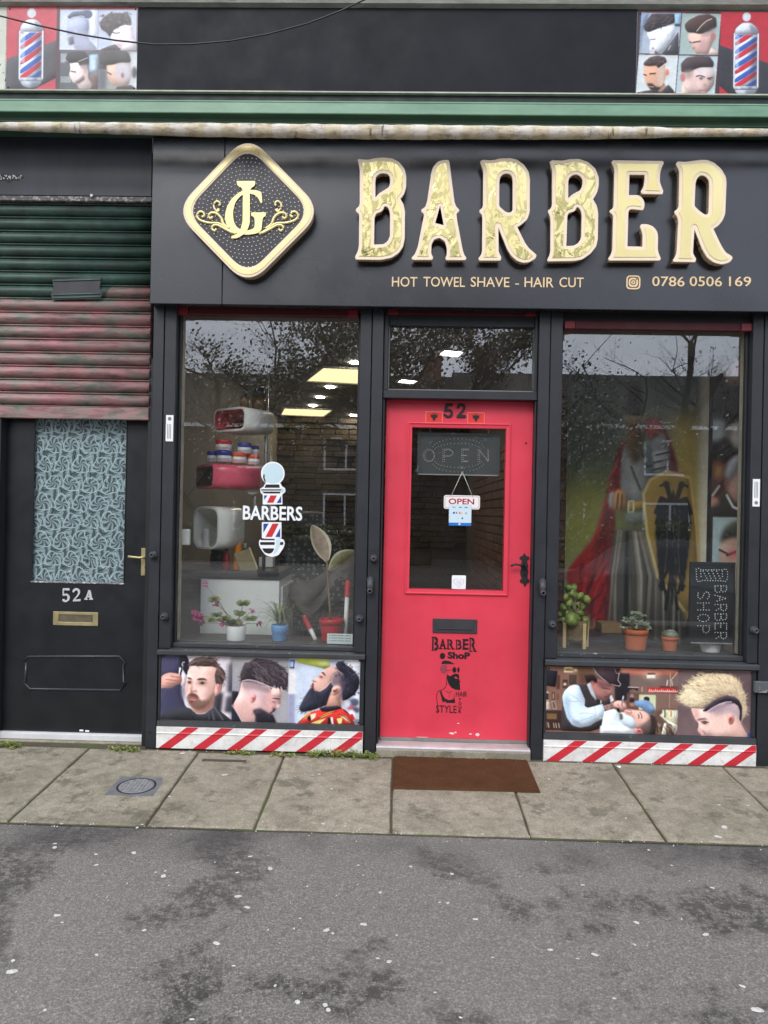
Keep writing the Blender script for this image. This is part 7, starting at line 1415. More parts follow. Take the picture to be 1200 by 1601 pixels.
def lean_frame():
    x0, x1 = PX(376, 890, .62), PX(405, 890, .62); m = MB(); h = .155; root = empty('leaning_frame', ((x0 + x1) / 2, .62, ZCT)); tag(root, 'pale wooden framed board leaning on the counter', 'frame')
    mt = Matrix.Translation((x1 - .02, .64, ZCT)) @ Matrix.Rotation(R_(-22), 4, 'Y') @ Matrix.Rotation(R_(38), 4, 'Z')
    MB().box(-.115, -.006, 0, 0, .006, h, .002, mat=mt).build('board', paint('ply_board', srgb(150, 138, 104), .6, .2, 12), root); MB().box(.0005, -.009, 0, .012, .009, h + .004, .002, mat=mt).build('edge_strip', paint('light_strip', srgb(206, 190, 150), .5), root)
lean_frame()
o = MB().box(PX(283, 840, .2), .17, PZ(290, 852, .2), PX(298, 840, .2), .2, PZ(290, 827, .2), .005).build('wall_switch', M['plastic_white']); tag(o, 'white plastic switch box beside the square white shelf', 'switch box')
o = MB().box(PX(404, 880, .9), .9, ZCT, PX(426, 880, .9), 1.0, ZCT + .07, .004).build('tissue_box', M['plastic_white']); tag(o, 'small white box at the right end of the counter', 'box')
# ---- plants
def leafmesh(m, base, tip, width, up=Vector((0, 0, 1)), curl=.15, mi=0, rim=None, seg=6):
    base, tip = Vector(base), Vector(tip); d = tip - base; L = d.length; d.normalize(); s_ = d.cross(up)
    if s_.length < 1e-3: s_ = Vector((1, 0, 0))
    s_.normalize(); nrm = s_.cross(d).normalized(); rows = []
    cols = (-1, -.72, 0, .72, 1) if rim is not None else (-1, 0, 1)
    for i in range(seg + 1):
        t = i / seg; w = width * math.sin(math.pi * min(max(t * .94 + .04, 0), 1)) ** .8; c = base + d * L * t + nrm * curl * L * math.sin(math.pi * t) * .5
        rows.append([m.bm.verts.new(c + s_ * w * k / 2 + nrm * abs(k) * w * .16) for k in cols])
    for i in range(seg):
        for j in range(len(cols) - 1):
            f = m.bm.faces.new((rows[i][j], rows[i][j + 1], rows[i + 1][j + 1], rows[i + 1][j])); f.smooth = True
            f.material_index = rim if (rim is not None and j in (0, len(cols) - 2)) else mi
def leafmat(name, a, b, sub=.0):
    k = N(name); c = k.ramp(k.noise(26, 4, .6), [(.3, a), (.7, b)]); k.set('Base Color', c); k.set('Roughness', .45); k.bump(k.noise(90, 3, .6), .2, .001); return k.m
def pot(name_mat, X, Y, zb, rt, rb, h, mat, root, rim=True, nm='pot'):
    pr = [(rb, 0), (rb * 1.01, .003), (rt * .97, h * .72), (rt * .97, h * .74), (rt * 1.05, h * .75), (rt * 1.07, h * .98), (rt * 1.02, h), (rt * .92, h), (rt * .9, h * .86)] if rim else [(rb, 0), (rb * 1.02, .003), (rt, h * .97), (rt * .98, h), (rt * .9, h), (rt * .88, h * .88)]
    MB().lathe(pr, (X, Y, zb), 'Z', 26).build(nm, mat, root); MB().lathe([(rt * .88, h * .84), (rt * .3, h * .87)], (X, Y, zb), 'Z', 18).build('soil', M['soil'], root)
pr_ = random.Random(21)
def rosette(m, C, n, L, w, mi=0, flat=.5):
    for i in range(n):
        a = pr_.uniform(0, 6.28); e = pr_.uniform(-.25, .9) * flat; d = Vector((math.cos(a) * math.cos(e), math.sin(a) * math.cos(e), math.sin(e))); leafmesh(m, C, C + d * L * pr_.uniform(.6, 1.1), w * pr_.uniform(.7, 1.1), up=Vector((pr_.uniform(-.6, .6), -1, pr_.uniform(-.2, 1.2))), mi=mi, seg=4)
def kalanchoe():
    Y = .24; X = PX(368.5, 1000, Y); root = empty('flowering_plant', (X, Y, ZB1)); tag(root, 'pink flowering succulent in a round white pot, left window', 'potted plant'); s_ = (Y + 4.5) / FPX
    pot('w', X, Y, ZB1, 16 * s_, 14 * s_, 22.5 * s_, M['plastic_white'], root, rim=False)
    top = Vector((X, Y, ZB1 + 20 * s_)); mS, mL, mF = MB(), MB(), MB()
    for (px, py, k, n, L) in ((335, 938, 0, 14, .03), (338, 962, 0, 14, .026), (352, 968, 0, 22, .032), (366, 974, 0, 26, .034), (381, 945, 0, 12, .034), (390, 968, 0, 16, .03), (375, 960, 0, 14, .03), (330, 970, 0, 10, .024), (320, 914, 1, 10, .014), (337, 944, 1, 12, .016), (309, 965, 1, 30, .024), (315, 974, 1, 14, .018), (347, 976, 1, 10, .016), (394, 955, 1, 9, .014), (405, 975, 1, 9, .015), (304, 960, 1, 12, .018)):
        yy = Y + pr_.uniform(-.06, .06); x, z = P(px, py, yy); C = Vector((x, yy, z)); mid = (top + C) / 2 + Vector((0, 0, .012)); mS.tube([top + Vector((pr_.uniform(-.02, .02), pr_.uniform(-.02, .02), -.004)), mid, C], [.0022, .002, .0015], 6)
        if k == 0: rosette(mL, C, n + 14, L * 1.5, L * 1.05)
        else:
            for q in range(n): rosette(mF, C + Vector((pr_.uniform(-1, 1), pr_.uniform(-1, 1), pr_.uniform(-1, 1))) * L * 1.0, 6, L * .75, L * .65, flat=1)
    mS.build('stems', leafmat('stem_brown', srgb(120, 104, 70), srgb(150, 130, 90)), root); mL.build('leaves', leafmat('succulent_leaf', srgb(96, 118, 62), srgb(164, 166, 108)), root); mF.build('flowers', leafmat('magenta_petal', srgb(176, 40, 112), srgb(214, 92, 156)), root)
kalanchoe()
def spider():
    Y = .26; X = PX(436.5, 1000, Y); root = empty('spider_plant', (X, Y, ZB1)); tag(root, 'spiky spider plant in a light blue pot, left window', 'potted plant'); s_ = (Y + 4.5) / FPX
    m = MB(); h = 24.5 * s_; m.lathe([(10.5 * s_, 0), (11 * s_, .003), (12 * s_, h * .5), (12.6 * s_, h * .52), (13.4 * s_, h * .97), (13 * s_, h), (12 * s_, h), (11.6 * s_, h * .9)], (X, Y, ZB1), 'Z', 26); m.build('pot', paint('sky_blue_pot', srgb(122, 168, 222), .4, .04, bump=0), root)
    MB().lathe([(11.5 * s_, h * .86), (4 * s_, h * .9)], (X, Y, ZB1), 'Z', 16).build('soil', M['soil'], root)
    C = Vector((X, Y, ZB1 + h)); m = MB()
    for i in range(95):
        a = pr_.uniform(0, 6.28); reach = pr_.uniform(.06, .24); up_ = pr_.uniform(.05, .19); dr = pr_.uniform(-.02, .1) if reach > .1 else 0; d = Vector((math.cos(a), math.sin(a) * .45, 0)); pts = [C + d * .004, C + d * reach * .35 + Vector((0, 0, up_ * .7)), C + d * reach * .7 + Vector((0, 0, up_ * .85)), C + d * reach + Vector((0, 0, up_ * .75 - dr))]
        prev = None; sd = d.cross(Vector((0, 0, 1))).normalized()
        Q = [((1 - t) ** 3) * pts[0] + 3 * t * (1 - t) ** 2 * pts[1] + 3 * t * t * (1 - t) * pts[2] + t ** 3 * pts[3] for t in [k / 8 for k in range(9)]]
        for k, q in enumerate(Q):
            w = .0042 * (1 - (k / 8) ** 2 * .9); cur = (m.bm.verts.new(q - sd * w), m.bm.verts.new(q + Vector((0, 0, -.0012))), m.bm.verts.new(q + sd * w))
            if prev: m.bm.faces.new((prev[0], prev[1], cur[1], cur[0])); m.bm.faces.new((prev[1], prev[2], cur[2], cur[1]))
            prev = cur
    m.build('leaves', leafmat('spider_leaf', srgb(112, 126, 82), srgb(178, 184, 142)), root)
spider()
def rubber():
    Y = .30; X = PX(517.5, 1000, Y); root = empty('rubber_plant', (X, Y, ZB1)); tag(root, 'tall two leaved rubber plant in a red plastic pot, left window', 'potted plant'); s_ = (Y + 4.5) / FPX
    pot('r', X, Y, ZB1, 18.5 * s_, 14.5 * s_, 34 * s_, paint('red_pot', srgb(190, 28, 40), .3, .05, bump=0), root)
    st = [P(x, y, Y) for x, y in ((517, 974), (515, 945), (513, 915), (511, 890), (511, 878))]; MB().tube([(x, Y, z) for x, z in st], [.008, .0075, .007, .006, .005], 8).build('stem', leafmat('woody_stem', srgb(104, 90, 66), srgb(146, 130, 96)), root)
    a, b = P(511, 877, Y), P(486, 821, Y); m = MB(); leafmesh(m, (a[0], Y, a[1]), (b[0], Y + .03, b[1]), .125, up=Vector((.25, 1, .1)), curl=.08, mi=0, rim=1, seg=12); m.build('leaf', [leafmat('leaf_mauve', srgb(150, 128, 112), srgb(186, 164, 146)), leafmat('leaf_cream', srgb(196, 190, 160), srgb(220, 214, 186))], root)
    a, b = P(514, 892, Y), P(556, 861, Y); m = MB(); leafmesh(m, (a[0], Y, a[1]), (b[0], Y - .03, b[1]), .095, up=Vector((.0, .8, .6)), curl=.25, mi=0, rim=1, seg=12); m.build('leaf', [leafmat('leaf_olive', srgb(150, 148, 104), srgb(190, 186, 146)), leafmat('leaf_edge', srgb(206, 204, 172), srgb(226, 222, 196))], root)
    a, b = P(511, 882, Y), P(503, 872, Y); m = MB(); leafmesh(m, (a[0], Y, a[1]), (b[0], Y + .08, b[1]), .05, curl=.2); m.build('leaf', leafmat('leaf_back', srgb(110, 96, 84), srgb(140, 124, 110)), root)
rubber()
def rod(px0, py0, px1, py1, f, lab, Y=.33):
    a, b = P(px0, py0, Y), P(px1, py1, Y); A, B = Vector((a[0], Y, a[1])), Vector((b[0], Y, b[1])); root = empty('red_handled_rod', B); tag(root, lab, 'rod')
    C = A + (B - A) * f; MB().tube([C, B], .014, 12).build('shaft', M['plastic_white'], root); MB().tube([A, A + (C - A) * .12, A + (C - A) * .9, C, C + (B - A) * .005], [.012, .017, .017, .022, .022], 12).build('handle', paint('red_grip', srgb(196, 28, 36), .35, .05, bump=0), root)
rod(474, 962, 497, 1008, .42, 'short white rod with red handle leaning left of the red pot'); rod(543.5, 907, 539, 1004, .25, 'long white rod with red handle upright right of the red pot')
_r = RECT(511, 991, 552, 1007, .14); root = empty('printed_card', ((_r[0] + _r[2]) / 2, .14, _r[1])); tag(root, 'white card with rows of dark print in front of the red pot', 'card')
MB().box(_r[0], .14, _r[1], _r[2], .146, _r[3], .001).build('card', paint('pale_card', srgb(222, 232, 230), .5, .03, bump=0), root)
m = MB()
for j in range(3):
    for i in range(10): xx = _r[0] + .012 + i * (_r[2] - _r[0] - .02) / 10; m.box(xx, .1385, _r[3] - .012 - j * .016, xx + (.011 if i % 3 else .006), .1397, _r[3] - .008 - j * .016)
m.build('print', paint('card_ink', srgb(110, 118, 120), .6, 0, bump=0), root)['kind'] = 'stuff'
# ---- covered barber chair behind the left window
def chair_cover_mat():
    k = N('patterned_cover'); v = k.n('ShaderNodeTexVoronoi'); v.inputs['Scale'].default_value = 26; v.inputs['Randomness'].default_value = .35; k.l(k.pos, v.inputs['Vector']); d = v.outputs['Distance']
    f = k.math('MAXIMUM', k.val(d, .16, .12), k.math('MULTIPLY', k.val(d, .26, .28), k.val(d, .36, .34))); f = k.math('MULTIPLY', f, k.val(k.noise(60, 3, .6), .38, .5)); c = k.mix(k.math('MULTIPLY', f, .8), srgb(34, 33, 34), srgb(176, 172, 164)); k.set('Base Color', c); k.set('Roughness', .42); k.bump(k.noise(9, 4, .6), .5, .02); return k.m
def chair(px, py, Y, lab, cov, s=1.0, turn=0.0, name='barber_chair'):
    X = PX(px, py, Y); root = empty(name, (X, Y, FZ)); tag(root, lab, 'barber chair'); rt = Matrix.Translation((X, Y, FZ)) @ Matrix.Rotation(R_(turn), 4, 'Z') @ Matrix.Scale(s, 4)
    def soft(nm, w, d, h, loc, tilt, mat, parent=root, bulge=.35):
        b = bmesh.new(); bmesh.ops.create_cube(b, size=1); bmesh.ops.subdivide_edges(b, edges=b.edges[:], cuts=5, use_grid_fill=True)
        for v in b.verts:
            q = v.co * 2; n_ = (abs(q.x) ** 5 + abs(q.y) ** 5 + abs(q.z) ** 5) ** .2; q = q / max(n_, 1e-6) * max(abs(q.x), abs(q.y), abs(q.z)); w_ = .02 * math.sin(9 * q.x + 4 * q.z) * math.cos(7 * q.z + 3 * q.y); v.co = Vector((q.x * w / 2 * (1 + w_), q.y * d / 2 * (1 + w_), q.z * h / 2 * (1 + w_)))
        bmesh.ops.transform(b, matrix=rt @ Matrix.Translation(loc) @ Matrix.Rotation(R_(tilt), 4, 'X'), verts=b.verts); me = bpy.data.meshes.new(nm); b.to_mesh(me); b.free(); me.shade_smooth(); return link(nm, me, mat, parent)
    soft('seat', .56, .56, .16, (0, 0, .56), 4, cov); soft('backrest', .56, .15, .62, (0, .32, .90), -16, cov); soft('headrest', .28, .10, .17, (0, .44, 1.30), -12, cov)
    for sx in (-1, 1):
        soft('armrest', .09, .46, .07, (sx * .33, 0, .80), 2, cov); m = MB(); m.tube([rt @ Vector((sx * .33, -.2, .76)), rt @ Vector((sx * .33, -.22, .56)), rt @ Vector((sx * .29, .1, .5))], .014 * s, 8); m.build('arm_bar', M['steel'], root)
    m = MB(); c0 = rt @ Vector((0, 0, 0)); m.lathe([(.33 * s, 0), (.33 * s, .02), (.28 * s, .04), (.07 * s, .07), (.06 * s, .48)], c0, 'Z', 24); m.build('pedestal', M['steel'], root)
    soft('footrest', .40, .10, .05, (0, -.48, .26), 20, M['steel'])
    return root, rt
cc = chair_cover_mat()
chr1, rt1 = chair(510, 900, 1.25, 'barber chair under a dark patterned cover in the left window', cc, 1.0, 24)
# a grey cloth thrown over its arm
m = MB(); pts = []
for i in range(13):
    for j in range(7):
        u, v = i / 12, j / 6; px, py = 452 + 100 * u + 10 * math.sin(v * 6), 900 - 22 * u + 14 * math.sin(u * 5) + v * (26 + 30 * abs(math.sin(u * 4.0))); yy = .80 + .03 * math.sin(u * 11 + v * 3); q = P(px, py, yy); pts.append(m.bm.verts.new((q[0], yy, q[1])))
for i in range(12):
    for j in range(6): f = m.bm.faces.new((pts[i * 7 + j], pts[i * 7 + j + 1], pts[(i + 1) * 7 + j + 1], pts[(i + 1) * 7 + j])); f.smooth = True
o = m.build('draped_cloth', paint('grey_cloth', srgb(112, 104, 98), .8, .2, 9)); tag(o, 'crumpled grey cloth thrown over the covered barber chair', 'cloth')
chair(1062, 900, .84, 'plain dark grey barber chair behind the terracotta pots', paint('grey_leather', srgb(74, 74, 78), .4, .12, 9), .66, -150)
# ---- right window: plants and board
def basket():
    Y = .27; X = PX(899, 1015, Y); root = empty('jade_plant', (X, Y, ZB2)); tag(root, 'green jade succulent in a woven pot on wooden legs, right window', 'potted plant'); s_ = (Y + 4.5) / FPX
    k = N('woven_jute'); f = k.math('SINE', k.math('MULTIPLY', k.sep()[2], 900)); c = k.ramp(k.noise(120, 4, .7), [(.3, srgb(96, 78, 54)), (.7, srgb(170, 146, 110))]); k.set('Base Color', c); k.set('Roughness', .9); k.bump(k.math('ADD', k.val(f, -1, 1), k.noise(200, 3, .7)), .7, .004)
    b0 = 11 * s_; m = MB(); m.lathe([(16 * s_, b0), (17.5 * s_, b0 + .01), (18.5 * s_, 42 * s_), (17.5 * s_, 43 * s_), (16 * s_, 40 * s_)], (X, Y, ZB2), 'Z', 24); m.build('pot', k.m, root); MB().lathe([(16 * s_, 38 * s_), (4 * s_, 40 * s_)], (X, Y, ZB2), 'Z', 16).build('soil', M['soil'], root)
    wd = paint('pale_pine', srgb(214, 186, 136), .55, .1, 14)
    for ax, ay in ((-19, -8), (10, -15), (19, 6), (-9, 16)): MB().box(X + ax * s_ - 2.6 * s_, Y + ay * s_ - .008, ZB2, X + ax * s_ + 2.6 * s_, Y + ay * s_ + .008, ZB2 + 39 * s_, .002).build('leg', wd, root)
    MB().tube([(X - 18 * s_, Y, ZB2 + 9 * s_), (X + 18 * s_, Y, ZB2 + 9 * s_)], .009, 8).build('cross_bar', wd, root)
    mS, mL = MB(), MB()
    for (px, py, sz) in ((892, 925, 15), (885, 935, 13), (898, 930, 13), (907, 933, 14), (916, 938, 14), (881, 948, 12), (890, 945, 14), (903, 946, 13), (912, 948, 13), (884, 958, 12), (893, 955, 15), (906, 960, 14), (888, 963, 12), (900, 966, 12), (914, 970, 13), (894, 968, 21), (876, 960, 9), (880, 970, 10), (896, 918, 13), (888, 920, 12)):
        yy = Y + pr_.uniform(-.05, .04) - (.05 if sz > 18 else 0); q = P(px, py, yy); C = Vector((q[0], yy, q[1])); r = sz * s_ / 2; a = pr_.uniform(0, 6.28); tl = pr_.uniform(.3, 1.0)
        n_ = Vector((math.cos(a) * .6, -1, math.sin(a) * tl)).normalized(); u = n_.cross(Vector((0, 0, 1))).normalized(); v = u.cross(n_)
        ct = [mL.bm.verts.new(C - n_ * r * .16), mL.bm.verts.new(C + n_ * r * .16)]; rg = [mL.bm.verts.new(C + (u * math.cos(t) + v * math.sin(t) * 1.12) * r) for t in [2 * math.pi * i / 14 for i in range(14)]]
        rm = [mL.bm.verts.new(C - n_ * r * .13 + (u * math.cos(t) + v * math.sin(t) * 1.12) * r * .7) for t in [2 * math.pi * i / 14 for i in range(14)]]
        for i in range(14):
            j = (i + 1) % 14
            for f in (mL.bm.faces.new((rg[i], rg[j], rm[j], rm[i])), mL.bm.faces.new((rm[i], rm[j], ct[0])), mL.bm.faces.new((rg[j], rg[i], ct[1]))): f.smooth = True
        mS.tube([(X + pr_.uniform(-.02, .02), Y, ZB2 + 40 * s_), C + Vector((0, .012, -r))], [.005, .003], 6)
    mS.build('stems', leafmat('jade_stem', srgb(110, 116, 70), srgb(140, 140, 96)), root); mL.build('leaves', leafmat('jade_leaf', srgb(112, 138, 58), srgb(178, 188, 104)), root)
basket()
def terracotta(px, top, bot, wt, wb, Y, lab, name):
    X = PX(px, bot, Y); s_ = (Y + 4.5) / FPX; root = empty(name, (X, Y, ZB2)); tag(root, lab, 'potted plant'); h = (bot - top) * s_
    pot('t', X, Y, ZB2, wt / 2 * s_ / 1.06, wb / 2 * s_, h, paint('terracotta_' + name, srgb(204, 112, 74), .75, .08, 12), root); return root, X, h, s_
root, X, h, s_ = terracotta(993, 991, 1022, 38, 30, .26, 'bushy grey green plant in a terracotta pot, right window', 'bushy_plant')
mS, mL = MB(), MB(); Y = .26; top = Vector((X, Y, ZB2 + h))
for i in range(46):
    a = pr_.uniform(0, 6.28); rr = pr_.uniform(0, 24) * s_; zz = max(0, (1 - (rr / (25 * s_)) ** 2)) * 28 * s_ * pr_.uniform(.4, 1.1); C = top + Vector((math.cos(a) * rr, math.sin(a) * rr * .6, zz - .01)); mS.tube([top + Vector((pr_.uniform(-.02, .02), 0, -.006)), (top + C) / 2 + Vector((0, 0, .01)), C], .0013, 5); rosette(mL, C, 9, .02, .011, flat=1)
mS.build('stems', leafmat('sage_stem', srgb(120, 116, 90), srgb(150, 146, 116)), root); mL.build('leaves', leafmat('sage_leaf', srgb(120, 134, 104), srgb(184, 192, 166)), root)
root, X, h, s_ = terracotta(1046.5, 1001, 1022, 26, 20, .25, 'small round cactus in a little terracotta pot, right window', 'small_cactus')
m = MB(); C = Vector((X, .25, ZB2 + h)); m.lathe([(11 * s_, -.006), (13 * s_, .006), (12.5 * s_, .018), (9 * s_, .032), (3 * s_, .038)], C, 'Z', 20); m.build('cactus_body', leafmat('cactus_green', srgb(112, 116, 96), srgb(160, 160, 146)), root)
m = MB()
for i in range(260):
    a = pr_.uniform(0, 6.28); e = pr_.uniform(-.1, 1.5); d = Vector((math.cos(a) * math.cos(e), math.sin(a) * math.cos(e), math.sin(e))); b = C + Vector((d.x * 12.5 * s_, d.y * 12.5 * s_, .006 + d.z * .03)); sd = d.cross(Vector((.3, .2, 1))).normalized() * .0009; m.bm.faces.new([m.bm.verts.new(q) for q in (b - sd, b + sd, b + d * .010)])
m.build('spines', M['plastic_white'], root)['kind'] = 'stuff'
X = PX(1110, 1022, .24); s_ = 4.74 / FPX; root = empty('white_pot', (X, .24, ZB2)); tag(root, 'empty white plastic pot below the dotted board, right window', 'pot'); pot('w2', X, .24, ZB2, 17.5 * s_, 13.5 * s_, 20 * s_, M['plastic_white'], root, rim=False)
_q = RECT(940, 975, 972, 990, .9); o = MB().box(_q[0], .9, _q[1], _q[2], 1.05, _q[3], .002).build('cardboard_box', paint('cardboard', srgb(150, 120, 88), .8, .1, 14)); tag(o, 'small brown cardboard box lying behind the jade plant', 'box')
_t = _q[1]; o = MB().box(PX(900, 990, .9), .56, _t - .03, PX(1000, 990, .9), 1.1, _t - .0005, .004).build('low_table', paint('table_top', srgb(70, 76, 84), .4, .1), None); tag(o, 'low dark table top behind the right window plants', 'table')
_tx0, _tx1 = PX(900, 990, .9), PX(1000, 990, .9)
for qx in (_tx0 + .02, _tx1 - .02):
    for qy in (.6, 1.06): MB().tube([(qx, qy, FZ), (qx, qy, _t - .03)], .012, 8).build('leg', M['steel'], o)
# ---- dotted LED boards
FONT = {'B': [[(0, 0), (0, 1), (.55, 1), (.75, .85), (.75, .65), (.55, .52), (0, .52)], [(.55, .52), (.8, .38), (.8, .15), (.6, 0), (0, 0)]], 'A': [[(0, 0), (.4, 1), (.8, 0)], [(.18, .4), (.62, .4)]], 'R': [[(0, 0), (0, 1), (.55, 1), (.78, .85), (.78, .62), (.55, .5), (0, .5)], [(.4, .5), (.8, 0)]], 'E': [[(.75, 1), (0, 1), (0, 0), (.75, 0)], [(0, .5), (.6, .5)]], 'S': [[(.78, .85), (.55, 1), (.2, 1), (0, .82), (.15, .58), (.6, .45), (.8, .22), (.6, 0), (.2, 0), (0, .18)]], 'H': [[(0, 0), (0, 1)], [(.78, 0), (.78, 1)], [(0, .5), (.78, .5)]], 'O': [[(.4 + .4 * math.cos(t), .5 + .5 * math.sin(t)) for t in np.linspace(0, 2 * math.pi, 17)]], 'P': [[(0, 0), (0, 1), (.55, 1), (.8, .82), (.8, .6), (.55, .45), (0, .45)]], 'N': [[(0, 0), (0, 1), (.78, 0), (.78, 1)]]}
def dots_along(poly, step):
    out = []; carry = 0.0
    for (ax, ay), (bx_, by) in zip(poly, poly[1:]):
        L = math.hypot(bx_ - ax, by - ay); t = carry
        while t < L: out.append((ax + (bx_ - ax) * t / L, ay + (by - ay) * t / L)); t += step
        carry = t - L
    return out
def led_board(name, lab, x0, y0, x1, y1, Y, dots, rdot, casecol, dotmat, hooks=None):
    r = RECT(x0, y0, x1, y1, Y); root = empty(name, ((r[0] + r[2]) / 2, Y, r[1])); tag(root, lab, 'sign')
    cm = paint(name + '_case', casecol, .35, .1); MB().box(r[0], Y, r[1], r[2], Y + .022, r[3], .003).build('case', cm, root)
    f = .010; m = MB(); m.box(r[0], Y - .006, r[1], r[0] + f, Y - .0002, r[3], .001); m.box(r[2] - f, Y - .006, r[1], r[2], Y - .0002, r[3], .001); m.box(r[0] + f, Y - .006, r[3] - f * 1.6, r[2] - f, Y - .0002, r[3], .001); m.build('rim', cm, root)
    MB().box(r[0] + f, Y - .007, r[1] + .002, r[2] - f, Y - .0004, r[1] + .009, .001).build('lower_rail', paint(name + '_rail', srgb(150, 152, 150), .4), root)
    m = MB()
    for px, py in dots: x, z = P(px, py, Y); m.lathe([(rdot, 0), (rdot * .8, -.003), (rdot * .3, -.004)], (x, Y, z), 'Y', 6)
    d = m.build('led_points', dotmat, root); d['kind'] = 'stuff'
    if hooks:
        for (hx, hy) in hooks: x, z = P(hx, hy, Y); m = MB(); m.tube([(x, Y + .01, r[3] - .004), (x + .004, Y + .01, z + .008), (x - .003, Y + .01, z + .016), (x, Y + .01, z + .026)], .0016, 6); m.build('hook', M['steel'], root)
    return root
D = []
def rot_word(word, xt, xb, y0, dy, sz):
    """letters turned a quarter clockwise, reading downwards; xt = side of the letter tops"""
    for i, ch in enumerate(word):
        for pl in FONT[ch]:
            for u, v in dots_along(pl, .245): D.append((xb + (xt - xb) * v, y0 + i * dy + u * sz))
rot_word('BARBER', 1135.5, 1117.5, 916, 14.6, 12.5); rot_word('SHOP', 1108.5, 1090.5, 925, 17.8, 14)
for pl in ([(1088, 890), (1092, 888.5), (1096, 891), (1130, 891), (1134, 889), (1137, 893), (1137, 905), (1133, 910), (1129, 908), (1096, 907.5), (1093, 910), (1089, 908), (1088, 890)], [(1095, 893), (1096, 905)], [(1129, 893), (1129, 905)], [(1099, 893), (1105, 905)], [(1106, 893), (1112, 906)], [(1113, 893), (1119, 906)], [(1120, 893), (1126, 906)]): D += dots_along(pl, 4.1)
ledw = paint('led_lens', srgb(238, 238, 234), .35, 0, bump=0)
led_board('led_sign', 'black dotted BARBER SHOP board standing in the right window', 1078, 879, 1148, 1007, .15, D, .0038, srgb(44, 46, 48), ledw)
D = []
for ch, x0, x1 in (('O', 661, 683), ('P', 692, 711), ('E', 721, 735), ('N', 747, 767)):
    for off in (0, 2.6):
        for pl in FONT[ch]:
            for u, v in dots_along(pl, .16): D.append((x0 + off + (x1 - x0 - off) * u, 722 - off * .4 - (20 - off) * v))
for ry in (1.0, .72):
    for t in np.linspace(.35, math.pi - .35, 17):
        for sg in (1, -1): D.append((716 + 42 * math.cos(t) * (1 if ry == 1 else .92), 712 - sg * (26 * ry) * math.sin(t) ** .6))
led_board('led_sign', 'grey dotted OPEN board hanging inside the red door glass', 652, 677, 781, 744, DY + .055, D, .0027, srgb(64, 70, 72), paint('led_lens_dim', srgb(206, 208, 200), .35, 0, bump=0), ((672, 674), (763, 676)))
